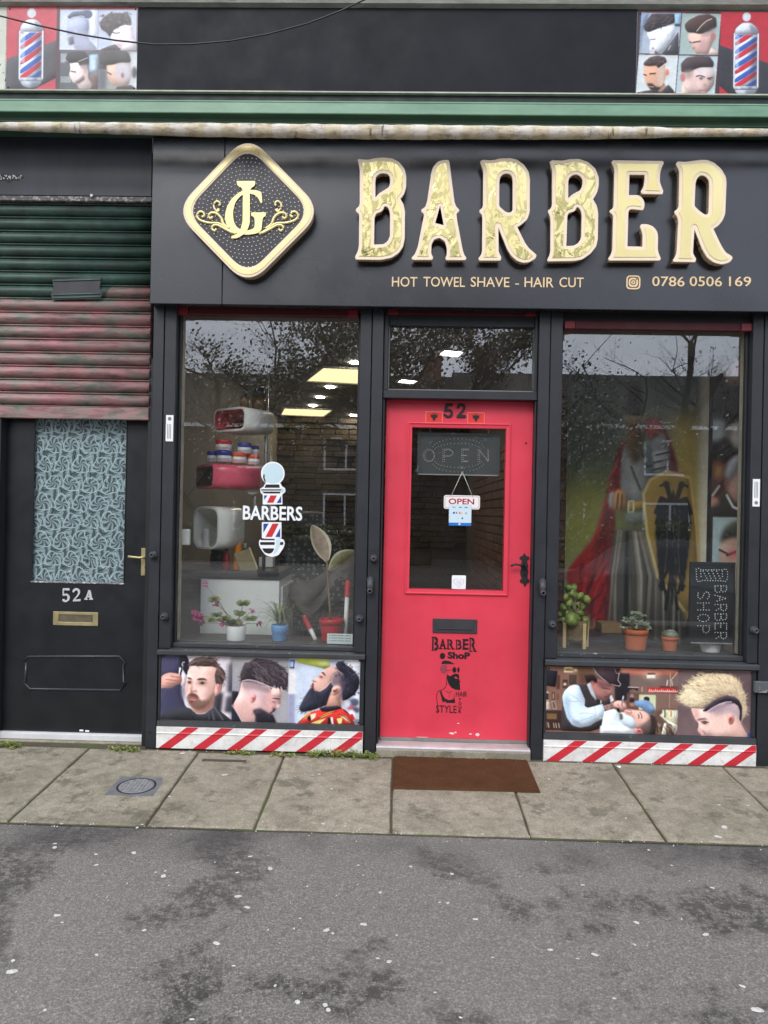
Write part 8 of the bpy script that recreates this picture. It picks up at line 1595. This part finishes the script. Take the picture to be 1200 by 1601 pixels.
# ---- OPEN tag, payment card sticker, heart sticker on the door glass
def open_tag():
    Y = DY + .019; r = RECT(693.5, 774.5, 750, 796, Y); root = empty('open_tag', ((r[0] + r[2]) / 2, Y, r[1])); tag(root, 'white OPEN tag with red letters hanging on strings in the red door', 'sign')
    def rr(q, e, rad): return smooth_pts([(q[0] + e, q[1] + e), (q[2] - e, q[1] + e), (q[2] - e, q[3] - e), (q[0] + e, q[3] - e)], rad, 5)
    shape('plate', [rr(r, 0, .014)], Y - .002, .002, M['plastic_white'], root); pk = paint('tag_pink', srgb(206, 130, 146), .4, 0, bump=0)
    shape('border_line', [rr(r, .006, .010), rr(r, .0085, .009)], Y - .0028, .0006, pk, root)
    text('word', 'OPEN', RECT(701, 779.5, 741, 788.5, Y), Y - .003, .0007, paint('tag_red', srgb(176, 30, 60), .4, 0, bump=0), root, bold=.02)
    hk = P(722.5, 733, Y); m = MB(); m.lathe([(.018, .004), (.012, -.002), (.004, -.006)], (hk[0], Y, hk[1]), 'Y', 16); m.tube([(hk[0], Y - .004, hk[1]), (hk[0], Y - .012, hk[1] - .012), (hk[0], Y - .006, hk[1] - .022)], .003, 6); m.build('suction_hook', M['thin_glass'], root)
    for (px, py) in ((704.5, 776.5), (739, 777.5)):
        q = P(px, py, Y); MB().tube([(hk[0], Y - .003, hk[1] - .018), (q[0], Y - .003, q[1])], .0013, 5).build('string', M['plastic_white'], root)
    r2 = RECT(701.5, 788.5, 736.5, 822, Y - .004); c = empty('payment_sticker', ((r2[0] + r2[2]) / 2, Y - .0045, r2[1])); tag(c, 'pale blue payment card sticker below the OPEN tag', 'sticker')
    MB().box(r2[0], Y - .0052, r2[1] + .018, r2[2], Y - .0042, r2[3]).build('card', paint('pale_blue_card', srgb(206, 226, 236), .4, 0, bump=0), c); MB().box(r2[0], Y - .0052, r2[1], r2[2], Y - .0042, r2[1] + .0178).build('blue_band', paint('blue_band', srgb(44, 116, 196), .4, 0, bump=0), c)
    w, h = r2[2] - r2[0], r2[3] - r2[1]
    for i, (u, v, a, b, col) in enumerate(((.22, .86, .16, .05, (150, 160, 170)), (.5, .86, .14, .05, (120, 130, 140)), (.76, .86, .16, .06, (130, 140, 150)), (.22, .60, .10, .09, (54, 60, 150)), (.34, .60, .08, .09, (120, 126, 190)), (.48, .60, .09, .09, (226, 110, 60)), (.58, .60, .08, .08, (240, 190, 110)), (.76, .59, .08, .08, (150, 156, 166)), (.4, .35, .06, .05, (190, 196, 200)), (.6, .35, .07, .08, (40, 44, 50)), (.48, .075, .10, .07, (236, 244, 250)))):
        cx, cz = r2[0] + u * w, r2[1] + v * h; shape('card_mark', [[(cx + a * w / 2 * math.cos(t), cz + b * h / 2 * math.sin(t) * 1.1) for t in np.linspace(0, 6.28, 12)[:-1]]], Y - .0058, .0005, paint('mark_%d' % i, srgb(*col), .5, 0, bump=0), c)
    r3 = RECT(706, 899.5, 728, 921, DY + .02); hcl = empty('heart_sticker', ((r3[0] + r3[2]) / 2, DY + .02, r3[1])); tag(hcl, 'square white heart sticker low on the red door glass', 'sticker')
    shape('paper', [smooth_pts([(r3[0], r3[1]), (r3[2], r3[1]), (r3[2], r3[3]), (r3[0], r3[3])], .008, 5)], DY + .0203, .0009, paint('sticker_white', srgb(246, 246, 248), .4, 0, bump=0), hcl)
    cx, cz = (r3[0] + r3[2]) / 2, (r3[1] + r3[3]) / 2 - .002; s_ = (r3[2] - r3[0]) * .024
    def heart(k): return [(cx + k * s_ * 16 * math.sin(t) ** 3, cz + k * s_ * (13 * math.cos(t) - 5 * math.cos(2 * t) - 2 * math.cos(3 * t) - math.cos(4 * t))) for t in np.linspace(0, 2 * math.pi, 41)[:-1]]
    hm = paint('heart_grey', srgb(206, 202, 214), .5, 0, bump=0); shape('heart_line', [heart(1.0), heart(.88)], DY + .0196, .0005, hm, hcl)
    for j, (u0, u1) in enumerate(((-.5, .5), (-.6, .6), (-.45, .45), (-.25, .25))): q = MB().box(cx + u0 * s_ * 16, DY + .0192, cz + (.25 - .2 * j) * s_ * 16, cx + u1 * s_ * 16, DY + .0197, cz + (.31 - .2 * j) * s_ * 16).build('text_line', hm, hcl)
open_tag()
# ---- mural of a caped knight and the portrait strip beside it
def knight(p):
    p.at((0, 0, 1)); p.grad((60, 74, 74), (120, 112, 60)); p.rect(880, 580, 1110, 680, (82, 92, 88), 20, .8).rect(880, 840, 960, 1020, (150, 150, 130), 30, .6).poly([(880, 760), (960, 740), (960, 860), (880, 880)], (138, 136, 54), 20, 20, .8).poly([(1040, 650), (1095, 640), (1100, 1000), (1050, 1000)], (196, 160, 62), 20, 16, .85).rect(1090, 580, 1110, 1020, (206, 198, 176), 5).rect(1000, 660, 1060, 760, (186, 168, 120), 24, .7)
    p.poly([(884, 900), (930, 840), (950, 770), (965, 700), (985, 665), (1010, 650), (1030, 655), (1045, 690), (1060, 735), (1050, 760), (960, 780), (970, 1010), (900, 930)], (118, 22, 28), 14, 2)
    for l in ([(960, 760), (940, 850), (915, 920)], [(950, 800), (945, 880), (950, 960)], [(935, 850), (925, 920)], [(970, 700), (962, 760)]): p.line(l, 6, (84, 12, 20), 3, .7)
    p.poly([(890, 905), (935, 850), (950, 930), (958, 1000), (900, 930)], (150, 26, 32), 10, 6, .8)
    p.hair([(890, 900), (935, 850), (965, 700), (985, 680), (960, 800), (958, 1000)], 50, 1.9, 50, 4, [(96, 12, 20), (206, 50, 54), (60, 8, 14)], alpha=.4, wob=.15)
    # tunic folds
    p.poly([(958, 830), (1010, 820), (1040, 900), (1075, 960), (1080, 1020), (950, 1020), (955, 930)], (70, 68, 64), 14, 4)
    for i in range(40): x = 958 + 104 * p.rs.rand(); w_ = p.rs.uniform(1.5, 6); p.line([(968 + (x - 958) * .55, 832), (x - 2 + 4 * p.rs.rand(), 900), (x - 6 + 14 * p.rs.rand(), 1015)], w_, [(176, 168, 152), (30, 30, 30), (132, 124, 110), (84, 80, 74)][i % 4], 2.5, .7)
    # breastplate, arm, belt
    p.poly([(970, 700), (990, 682), (1015, 672), (1038, 690), (1042, 740), (1020, 770), (1005, 800), (975, 800), (968, 760)], (112, 114, 114), 14, 2).poly([(980, 720), (1005, 712), (1020, 735), (1000, 770), (978, 770)], (150, 152, 150), 14, 8, .7).poly([(1012, 700), (1040, 700), (1036, 760), (1006, 790)], (60, 62, 64), 12, 8, .7).ell(985, 722, 10, 14, (176, 178, 176), 5, .7).ell(992, 762, 9, 9, (166, 168, 166), 5, .6).ell(978, 785, 7, 12, (60, 62, 62), 5, .7).ell(1030, 690, 8, 10, (188, 188, 190), 4, .7).line([(985, 730), (1000, 765)], 3, (54, 56, 56), 3).line([(998, 700), (1010, 730), (1030, 722)], 3, (60, 62, 62), 1)
    p.poly([(1012, 680), (1028, 665), (1042, 690), (1044, 715), (1020, 716)], (136, 136, 138), 10, 2).poly([(1016, 706), (1044, 700), (1046, 725), (1038, 740), (1022, 742)], (150, 148, 146), 6, 2)
    for k in range(3): p.line([(1020, 712 + k * 11), (1044, 706 + k * 11)], 2.4, (44, 44, 46), 1)
    p.poly([(1008, 660), (1022, 652), (1034, 664), (1032, 676), (1010, 690)], (176, 30, 38), 8, 2)
    p.ell(990, 640, 34, 60, (132, 140, 130), 18, .7).poly([(974, 656), (985, 648), (1000, 650), (1004, 690), (990, 710), (977, 690)], (134, 98, 68), 8, 3).poly([(976, 680), (1003, 678), (998, 720), (990, 728), (983, 718)], (92, 66, 42), 6, 4).ell(984, 668, 5, 4, (60, 42, 32), 3, .8).ell(996, 667, 5, 4, (60, 42, 32), 3, .8).poly([(972, 655), (979, 655), (981, 690), (975, 688)], (126, 124, 112), 3, 2).poly([(999, 653), (1006, 653), (1005, 688), (1000, 690)], (116, 112, 100), 3, 2).poly([(976, 652), (976, 630), (982, 605), (988, 588), (994, 592), (999, 615), (1001, 650)], (40, 36, 34), 8, 3).hair([(977, 648), (984, 600), (990, 592), (1000, 648)], 30, 1.5, 14, 2, [(84, 74, 60), (26, 24, 24)]).line([(973, 653), (1004, 653)], 6, (150, 140, 108), 2)
    p.poly([(953, 775), (968, 762), (978, 772), (980, 790), (975, 800), (958, 798)], (178, 128, 82), 8, 2).line([(966, 772), (964, 796)], 2.4, (90, 60, 40), 1).line([(972, 774), (971, 798)], 2.4, (90, 60, 40), 1).poly([(952, 770), (960, 766), (958, 800), (950, 790)], (166, 170, 168), 5, 2)
    p.poly([(980, 786), (1008, 782), (1008, 796), (982, 800)], (150, 120, 54), 3, 1).line([(982, 784), (982, 801), (990, 800), (990, 783), (982, 784)], 2.5, (206, 200, 180), 1).poly([(976, 802), (1008, 798), (1010, 818), (978, 820)], (96, 104, 98), 6, 2)
    sh = [(1005, 772), (1015, 750), (1040, 735), (1062, 736), (1076, 745), (1084, 790), (1092, 850), (1092, 960), (1070, 950), (1035, 905), (1015, 850)]
    p.poly(sh, (128, 104, 48), 10, 2).poly([(1015, 775), (1040, 748), (1070, 752), (1080, 820), (1080, 940), (1050, 910), (1022, 850)], (146, 116, 52), 10, 10, .8)
    p.line([(1005, 772), (1015, 750), (1040, 736), (1076, 745)], 5, (190, 164, 110), 1).line([(1005, 772), (1012, 835), (1030, 900), (1072, 952)], 4.5, (186, 168, 116), 1).line([(1077, 746), (1088, 820), (1093, 880)], 4, (182, 150, 90), 1)
    K = (20, 18, 20); p.poly([(1051, 762), (1043, 800), (1045, 880), (1053, 948), (1061, 885), (1061, 800)], K, 6, 1)
    for sx in (-1, 1):
        X_ = lambda d: 1052 + sx * d
        p.poly([(X_(1), 792), (X_(12), 778), (X_(24), 790), (X_(27), 830), (X_(22), 880), (X_(17), 915), (X_(11), 890), (X_(2), 880)], K, 6, 2).line([(X_(2), 790), (X_(7), 772), (X_(11), 758)], 7, K, 1).ell(X_(12), 756, 5, 5, K, 1).line([(X_(14), 755), (X_(21), 759)], 3, K, 1)
        for k in range(8): p.line([(X_(3), 785 + k * 9), (X_(14 + (k < 4) * 5), 778 + k * 13), (X_(27 - k * 1.6), 800 + k * 17)], 6.5, K, 1).line([(X_(8), 786 + k * 9), (X_(23 - k * 1.4), 800 + k * 16)], 1.4, (112, 106, 92), 1, .7)
        p.line([(X_(3), 880), (X_(14), 905), (X_(10), 925)], 4, K, 1).line([(X_(2), 900), (X_(9), 950)], 5, K, 1).line([(X_(14), 905), (X_(20), 915)], 2.5, K, 1)
    p.hair([(1045, 790), (1060, 790), (1060, 930), (1046, 930)], 40, 1.5, 12, 1.5, [(120, 114, 102), (60, 58, 54)], alpha=.6)
    p.rect(955, 945, 1110, 1030, (30, 28, 28), 14, .35)
def strip_top(p):
    p.at((0, 0, 1)).fill((60, 60, 62)); p.rect(1110, 520, 1175, 620, (70, 62, 62), 10); p.poly([(1128, 590), (1150, 560), (1175, 550), (1175, 610), (1140, 605)], (176, 132, 116), 8, 3).poly([(1118, 640), (1130, 610), (1155, 600), (1156, 640), (1140, 665), (1126, 672)], (34, 32, 34), 6, 3).rect(1110, 655, 1135, 690, (198, 206, 206), 4).poly([(1133, 668), (1160, 655), (1175, 700), (1160, 705), (1145, 700)], (196, 190, 184), 10, 3).ell(1140, 675, 5, 8, (150, 120, 112), 3).poly([(1156, 640), (1175, 630), (1175, 700), (1160, 690)], (48, 46, 48), 6, 5).poly([(1115, 710), (1132, 680), (1150, 705), (1175, 705), (1175, 725), (1115, 722)], (40, 40, 42), 6, 3).rect(1110, 718, 1135, 780, (92, 50, 44), 6).ell(1124, 735, 8, 14, (196, 140, 90), 5)
    p.poly([(1135, 750), (1140, 722), (1155, 708), (1175, 708), (1175, 780), (1150, 790), (1140, 775)], (176, 136, 120), 8, 3).poly([(1134, 745), (1140, 718), (1158, 708), (1175, 710), (1160, 725), (1148, 745), (1142, 755)], (160, 164, 170), 8, 3).ell(1138, 755, 4, 8, (150, 104, 92), 2).poly([(1110, 790), (1140, 772), (1158, 795), (1175, 795), (1175, 810), (1110, 810)], (32, 32, 34), 5, 2).line([(1138, 774), (1148, 792), (1160, 797)], 4, (222, 222, 220), 1).poly([(1112, 776), (1126, 778), (1128, 790), (1112, 795)], (180, 128, 110), 4, 2).line([(1116, 775), (1126, 760)], 4, (200, 200, 190), 2)
def strip_low(p):
    p.at((0, 0, 1)).fill((176, 196, 198)); p.poly([(1128, 845), (1132, 825), (1148, 812), (1175, 812), (1175, 960), (1140, 940), (1126, 880), (1123, 862)], (176, 142, 126), 8, 3).poly([(1124, 850), (1130, 825), (1150, 812), (1175, 815), (1175, 845), (1145, 838), (1128, 846)], (58, 62, 60), 8, 3).line([(1124, 860), (1136, 866)], 3, (44, 36, 34), 1).line([(1136, 868), (1150, 862)], 4, (60, 40, 38), 2).ell(1147, 866, 10, 6, (226, 90, 96), 4, .7).poly([(1110, 930), (1175, 920), (1175, 1000), (1110, 1000)], (50, 50, 52), 6, 4)
mm = print_mat(.5, 1.35)
for nm, lab, b, Y, f, res in (('mural', 'painted banner of a red caped knight with eagle shield in the right window', (884.5, 584, 1106, 1020), 1.19, knight, .9), ('portrait_banner', 'upper banner of bearded and grey haired men beside the knight mural', (1112.5, 520, 1172, 807), 1.19, strip_top, 1), ('portrait_banner', 'lower banner of a man with shaved hair beside the knight mural', (1112.5, 808.5, 1172, 1000), 1.19, strip_low, 1)):
    poster(nm, lab, *b, Y, f, res, .75, screws=False, thick=.006, mat=mm)
_a = RECT(1106.5, 545, 1112, 1000, 1.18); o = MB().box(_a[0], 1.18, FZ, _a[2], 1.19, CZ - .001, .001).build('black_batten', M['ink']); tag(o, 'thin black upright batten between mural and portrait banners', 'batten')
# ================================================================== weeds at the foot of the wall
def weeds():
    gm = [leafmat('weed_green', srgb(92, 116, 48), srgb(150, 166, 84)), leafmat('weed_dry', srgb(140, 132, 84), srgb(176, 164, 112))]; r2 = random.Random(33)
    for x0, x1, n, hh, lab in ((-14, 20, 60, .05, 'small weed tuft at the left end of the black door step'), (172, 214, 46, .04, 'low weeds between the black door step and the striped board'), (354, 396, 46, .03, 'low weeds under the middle of the left striped board'), (424, 462, 26, .025, 'sparse weeds under the left striped board, right of its middle'), (486, 590, 170, .055, 'thick green weeds at the right end of the left striped board'), (660, 800, 40, .02, 'sparse moss along the red door step')):
        a, b = PG(x0, 1175).x, PG(x1, 1178).x; mL, mS = MB(), MB(); root = empty('weed_clump', ((a + b) / 2, -.04, gz(-.04))); tag(root, lab, 'weeds', 'weeds along the shopfront')
        for i in range(n):
            x = r2.uniform(a, b); y = -.035 - abs(r2.gauss(0, .022)); h = hh * r2.uniform(.25, 1.0) * (1 - .5 * abs((x - (a + b) / 2) / (b - a)) * 2 * .7); g = Vector((x, y, gz(y))); tip = g + Vector((r2.uniform(-.03, .03), r2.uniform(-.03, .005), h)); mS.tube([g, tip], [.0012, .0007], 4)
            for k in range(5):
                q = g.lerp(tip, r2.uniform(.3, 1)); t = r2.uniform(0, 6.28); d = Vector((math.cos(t), math.sin(t), r2.uniform(-.1, .7))) * r2.uniform(.008, .018); leafmesh(mL, q, q + d, d.length * .55, mi=0 if r2.random() < .8 else 1, seg=3)
        mL.build('leaves', gm, root); mS.build('stems', gm[0], root)
weeds()
# fallen bits: a cigarette end and torn paper
for px, py, w, nm, lab in ((285, 1178, 8, 'cigarette_end', 'white cigarette end lying below the left striped board'), (966, 1200, 8, 'paper_scrap', 'torn white paper scrap at the slab joint under the right window')):
    c = PG(px, py, .006); a = .4; d = Vector((math.cos(a), math.sin(a) * .6, 0)) * w / 2 * .0036
    if nm == 'cigarette_end': o = MB().tube([c - d, c + d], .004, 8).build(nm, M['plastic_white']); tag(o, lab, 'cigarette end')
    else:
        m = MB(); q = [c + Vector((math.cos(t) * .016 * (1 + .3 * math.sin(3 * t)), math.sin(t) * .012, .004 + .004 * math.sin(2 * t))) for t in np.linspace(0, 6.28, 10)[:-1]]; m.poly(q); o = m.build(nm, M['plastic_white']); tag(o, lab, 'paper scrap')
# ================================================================== across the street (seen mirrored in the glass)
GR = gz(-12)
def tree(name, lab, X, Y, h, spread, seed, bloom, nleaf, maxlev=4):
    r2 = random.Random(seed); root = empty(name, (X, Y, GR)); tag(root, lab, 'tree', 'trees across the street'); m = MB(); tips = []
    def grow(p, d, L, r, lev):
        n = 4; pts = [p]; rads = [r]
        for i in range(n):
            d = (d + Vector((r2.gauss(0, .16), r2.gauss(0, .16), r2.gauss(.03, .08)))).normalized(); p = p + d * L / n; pts.append(p); rads.append(r * (1 - .45 * (i + 1) / n))
        m.tube(pts, rads, 7 if lev < 2 else 4, cap=False)
        if lev >= 2: tips.extend(pts[1:])
        if lev < maxlev:
            for k in range(6 if not lev else 4 if lev < 4 else 3):
                q = pts[r2.randint(1, n)]; a = r2.uniform(0, 6.28); sp = r2.uniform(.5, 1.1); nd = (d * r2.uniform(.3, .9) + Vector((math.cos(a), math.sin(a), r2.uniform(-.15, .55))) * sp).normalized(); grow(q, nd, L * r2.uniform(.5, .72), rads[-1] * .62, lev + 1)
    grow(Vector((X, Y, GR - .1)), Vector((0, 0, 1)), h * .42, .035 * h, 0)
    mx_ = max((Vector((t.x - X, t.y - Y, 0)).length for t in tips), default=1); 
    m.build('trunk', paint(name + '_bark', srgb(58, 50, 44), .9, .25, 20), root)
    ml = MB()
    for i in range(nleaf):
        c = r2.choice(tips) + Vector((r2.gauss(0, .16), r2.gauss(0, .16), r2.gauss(0, .16))); s_ = r2.uniform(.022, .055); n_ = Vector((r2.gauss(0, 1), r2.gauss(0, 1), r2.gauss(0, 1))).normalized(); u = n_.orthogonal().normalized(); v = n_.cross(u); w = 1 if r2.random() < bloom else 0
        f = ml.bm.faces.new([ml.bm.verts.new(c + u * s_), ml.bm.verts.new(c + v * s_ * .7), ml.bm.verts.new(c - u * s_), ml.bm.verts.new(c - v * s_ * .7)]); f.material_index = w
    ml.build('crown', [leafmat(name + '_leaf', srgb(58, 62, 36), srgb(96, 92, 54)), leafmat(name + '_bloom', srgb(206, 196, 194), srgb(240, 236, 236))], root, fix=False)
tree('cherry_tree', 'dense flowering tree across the street mirrored in the door glass', -.6, -13.5, 9.5, 3, 3, .09, 40000)
tree('cherry_tree', 'loose branched tree mirrored at the top of the left window', -3.6, -16, 9.0, 3, 5, .10, 3000, 5)
tree('cherry_tree', 'white flowering tree mirrored at the left of the right window', 3.4, -14.5, 7.0, 3, 8, .07, 7000, 5)
tree('bare_tree', 'almost bare tree mirrored at the top of the right window', 9.5, -19, 11, 3, 12, .1, 900, 5)
def house(name, lab, x0, x1, Yf, dep, eav, ridge, wallc, roofc, wins, gable=False):
    root = empty(name, ((x0 + x1) / 2, Yf, GR)); tag(root, lab, 'house'); wm = paint(name + '_render', wallc, .9, .12, 2, bscale=80)
    MB().box(x0, Yf - dep, GR - .2, x1, Yf, eav).build('wall', wm, root); m = MB(); o = .35
    if gable:
        m.poly([(x0 - .01, Yf + .01, eav), (x1 + .01, Yf + .01, eav), ((x0 + x1) / 2, Yf + .01, ridge)]); m.build('gable', wm, root); m = MB(); a, b, c = Vector((x0 - o, 0, eav - .25)), Vector(((x0 + x1) / 2, 0, ridge + .1)), Vector((x1 + o, 0, eav - .25))
        for p, q in ((a, b), (b, c)): m.quad((p.x, Yf + o, p.z), (q.x, Yf + o, q.z), (q.x, Yf - dep, q.z), (p.x, Yf - dep, p.z))
    else:
        ym = Yf - dep / 2
        m.poly([(x0 - o, Yf + o, eav), (x1 + o, Yf + o, eav), (x1 + o, ym, ridge), (x0 - o, ym, ridge)]); m.poly([(x0 - o, Yf - dep - o, eav), (x1 + o, Yf - dep - o, eav), (x1 + o, ym, ridge), (x0 - o, ym, ridge)])
        for xx in (x0, x1): m.poly([(xx, Yf, eav), (xx, Yf - dep, eav), (xx, ym, ridge)])
    kr = N(name + '_tiles'); z = kr.sep()[2]; c = kr.ramp(kr.noise(3, 5, .6), [(.3, tuple(v * .75 for v in roofc[:3])), (.7, roofc)]); kr.set('Base Color', kr.mix(kr.val(kr.math('SINE', kr.math('MULTIPLY', z, 48)), .3, 1, 0, .45), c, (.02, .018, .016))); kr.set('Roughness', .85); rf = m.build('roof', kr.m, root)
    cx_ = x0 + .6 if x0 > 0 else x1 - 1.6; MB().box(cx_, Yf - dep / 2 - .4, ridge - .6, cx_ + .8, Yf - dep / 2 + .3, ridge + 1.0, .02).build('chimney', paint(name + '_chimney', srgb(120, 84, 66), .9, .2), rf)
    if not gable: MB().box(x0 - o, Yf + o - .02, eav - .12, x1 + o, Yf + o + .1, eav + .02, .01).build('gutter', M['plastic_white'], root)
    else:
        for sx in (-1, 1):
            cxm = (x0 + x1) / 2; a = Vector((x0 - o if sx < 0 else x1 + o, Yf + o + .02, eav - .25)); b = Vector((cxm, Yf + o + .02, ridge + .1)); m = MB(); m.quad(a, b, b - Vector((0, 0, .28)), a - Vector((0, 0, .28))); m.build('barge_board', M['plastic_white'], root)
    for (wx, wz, ww, wh) in wins:
        m = MB(); m.box(wx, Yf, wz, wx + ww, Yf + .06, wz + .09, .01); m.box(wx, Yf, wz + wh - .08, wx + ww, Yf + .05, wz + wh, .01); m.box(wx, Yf, wz + .0905, wx + .08, Yf + .05, wz + wh - .0805); m.box(wx + ww - .08, Yf, wz + .0905, wx + ww, Yf + .05, wz + wh - .0805); m.box(wx + ww * .55, Yf, wz + .0905, wx + ww * .55 + .07, Yf + .05, wz + wh - .0805); w_ = m.build('window', M['plastic_white'], root)
        MB().box(wx + .081, Yf + .002, wz + .091, wx + ww - .081, Yf + .02, wz + wh - .081).build('window_pane', paint('far_pane', srgb(30, 33, 38), .08, .2), w_)
house('terraced_house', 'grey rendered house across the street mirrored behind the barber pole vinyl', -9.5, 2.38, -25, 8, 4.7, 7.4, srgb(84, 76, 66), srgb(58, 44, 38), ((-3.1, .6, 1.5, 1.5), (-6.6, .6, 1.5, 1.5), (-6.6, 3.0, 1.5, 1.3), (-3.1, 3.0, 1.5, 1.3), (-.6, 3.0, 1.2, 1.3)))
house('terraced_house', 'tan rendered house with white gutter mirrored in the right window', 2.4, 15, -25, 8, 4.9, 7.6, srgb(92, 82, 66), srgb(56, 50, 45), ((5.6, 3.1, 1.3, 1.3), (9.2, 3.0, 1.6, 1.4), (5.4, .5, 1.6, 1.5), (9.2, .5, 1.8, 1.5)))
house('gabled_house', 'house with white barge boards mirrored at the left of the left window', -17, -10.4, -27, 9, 4.6, 7.6, srgb(110, 104, 96), srgb(54, 44, 40), ((-14, .6, 1.6, 1.5), (-14, 3.1, 1.6, 1.3)), gable=True)
house('terraced_house', 'far right rendered house across the street', 16, 30, -26, 8, 4.8, 7.4, srgb(150, 140, 130), srgb(90, 74, 66), ((18, .6, 1.6, 1.5),))
house('terraced_house', 'far left rendered house across the street', -32, -18, -26, 8, 4.8, 7.4, srgb(150, 140, 130), srgb(90, 74, 66), ((-22, .6, 1.6, 1.5),))
def hedge(x0, x1, Y, h, lab, seed):
    r2 = random.Random(seed); m = MB()
    for i in range(int((x1 - x0) * 420)):
        c = Vector((r2.uniform(x0, x1), Y + r2.gauss(0, .22), GR + h * r2.random() ** .6)); s_ = r2.uniform(.04, .09); n_ = Vector((r2.gauss(0, 1), r2.gauss(0, 1), r2.gauss(0, 1))).normalized(); u = n_.orthogonal().normalized(); v = n_.cross(u); m.bm.faces.new([m.bm.verts.new(c + u * s_), m.bm.verts.new(c + v * s_ * .7), m.bm.verts.new(c - u * s_), m.bm.verts.new(c - v * s_ * .7)])
    root = empty('hedge', ((x0 + x1) / 2, Y, GR)); tag(root, lab, 'hedge'); m.build('foliage', leafmat('hedge_leaf%d' % seed, srgb(52, 66, 30), srgb(104, 118, 52)), root, fix=False)
    m = MB(); m.box(x0, Y - .2, GR, x1, Y + .2, GR + h * .8, .05); m.build('twigs', paint('hedge_core%d' % seed, srgb(34, 38, 22), .95), root)
hedge(-9, 1.0, -21.5, 1.3, 'clipped hedge before the grey house, mirrored low in the left window', 1); hedge(3.2, 12, -21.5, 1.7, 'leafy hedge before the tan house, mirrored in the right window', 2)
def car():
    X0, Y0 = 2.1, -7.6; g = gz(Y0); root = empty('parked_car', (X0 + 2.1, Y0, g)); tag(root, 'dark parked car mirrored low in the right window', 'car')
    side = [(0, .38), (.02, .62), (.25, .74), (.95, .86), (1.45, 1.28), (1.75, 1.40), (2.6, 1.42), (3.2, 1.30), (3.75, .96), (4.15, .90), (4.25, .62), (4.22, .38)]
    def loft(nm, prof, y_half, mat, parent, tumble=0.0, zc=.9):
        m = MB(); A, B = [], []
        for sgn, L in ((-1, A), (1, B)):
            for x, z in prof: k = 1 - tumble * max(z - zc, 0); L.append(m.bm.verts.new((X0 + x, Y0 + sgn * y_half * k, g + z)))
        n = len(prof)
        for i in range(n): f = m.bm.faces.new((A[i], A[(i + 1) % n], B[(i + 1) % n], B[i])); f.smooth = False
        m.bm.faces.new(A); m.bm.faces.new(B); bmesh.ops.bevel(m.bm, geom=m.bm.edges[:], offset=.035, segments=2, affect='EDGES'); return m.build(nm, mat, parent)
    body = loft('body', smooth_pts([(x, z) for x, z in side], .12, 4) + [(4.2, .25), (.04, .25)], .86, paint('car_paint', srgb(34, 36, 40), .18, .05, bump=0, coat=.6), root, .42)
    gm = paint('car_glass', srgb(22, 25, 28), .05, .1, bump=0)
    for sg in (-1, 1):
        m = MB(); q = [(1.12, .92), (1.52, 1.25), (1.8, 1.33), (2.55, 1.34), (3.1, 1.24), (3.5, .97)]
        m.poly([(X0 + x, Y0 + sg * (.868 * (1 - .42 * max(z - .9, 0)) + .006), g + z) for x, z in q]); m.build('side_window', gm, body)
        for wx in (.82, 3.42):
            m = MB(); m.lathe([(.31, -.1), (.33, -.06), (.33, .06), (.31, .1)], (X0 + wx, Y0 + sg * .80, g + .33), 'Y', 24); w = m.build('wheel', paint('tyre', srgb(24, 24, 25), .85, .1), root); MB().lathe([(.2, -.11), (.2, .11)], (X0 + wx, Y0 + sg * .80, g + .33), 'Y', 20).build('rim', paint('rim_grey', srgb(52, 54, 58), .5), w)
    for sg in (-1, 1): MB().box(X0 - .005, Y0 + sg * .7 - .13, g + .58, X0 + .1, Y0 + sg * .7 + .13, g + .70, .02).build('headlight', M['thin_glass'], root)
car()
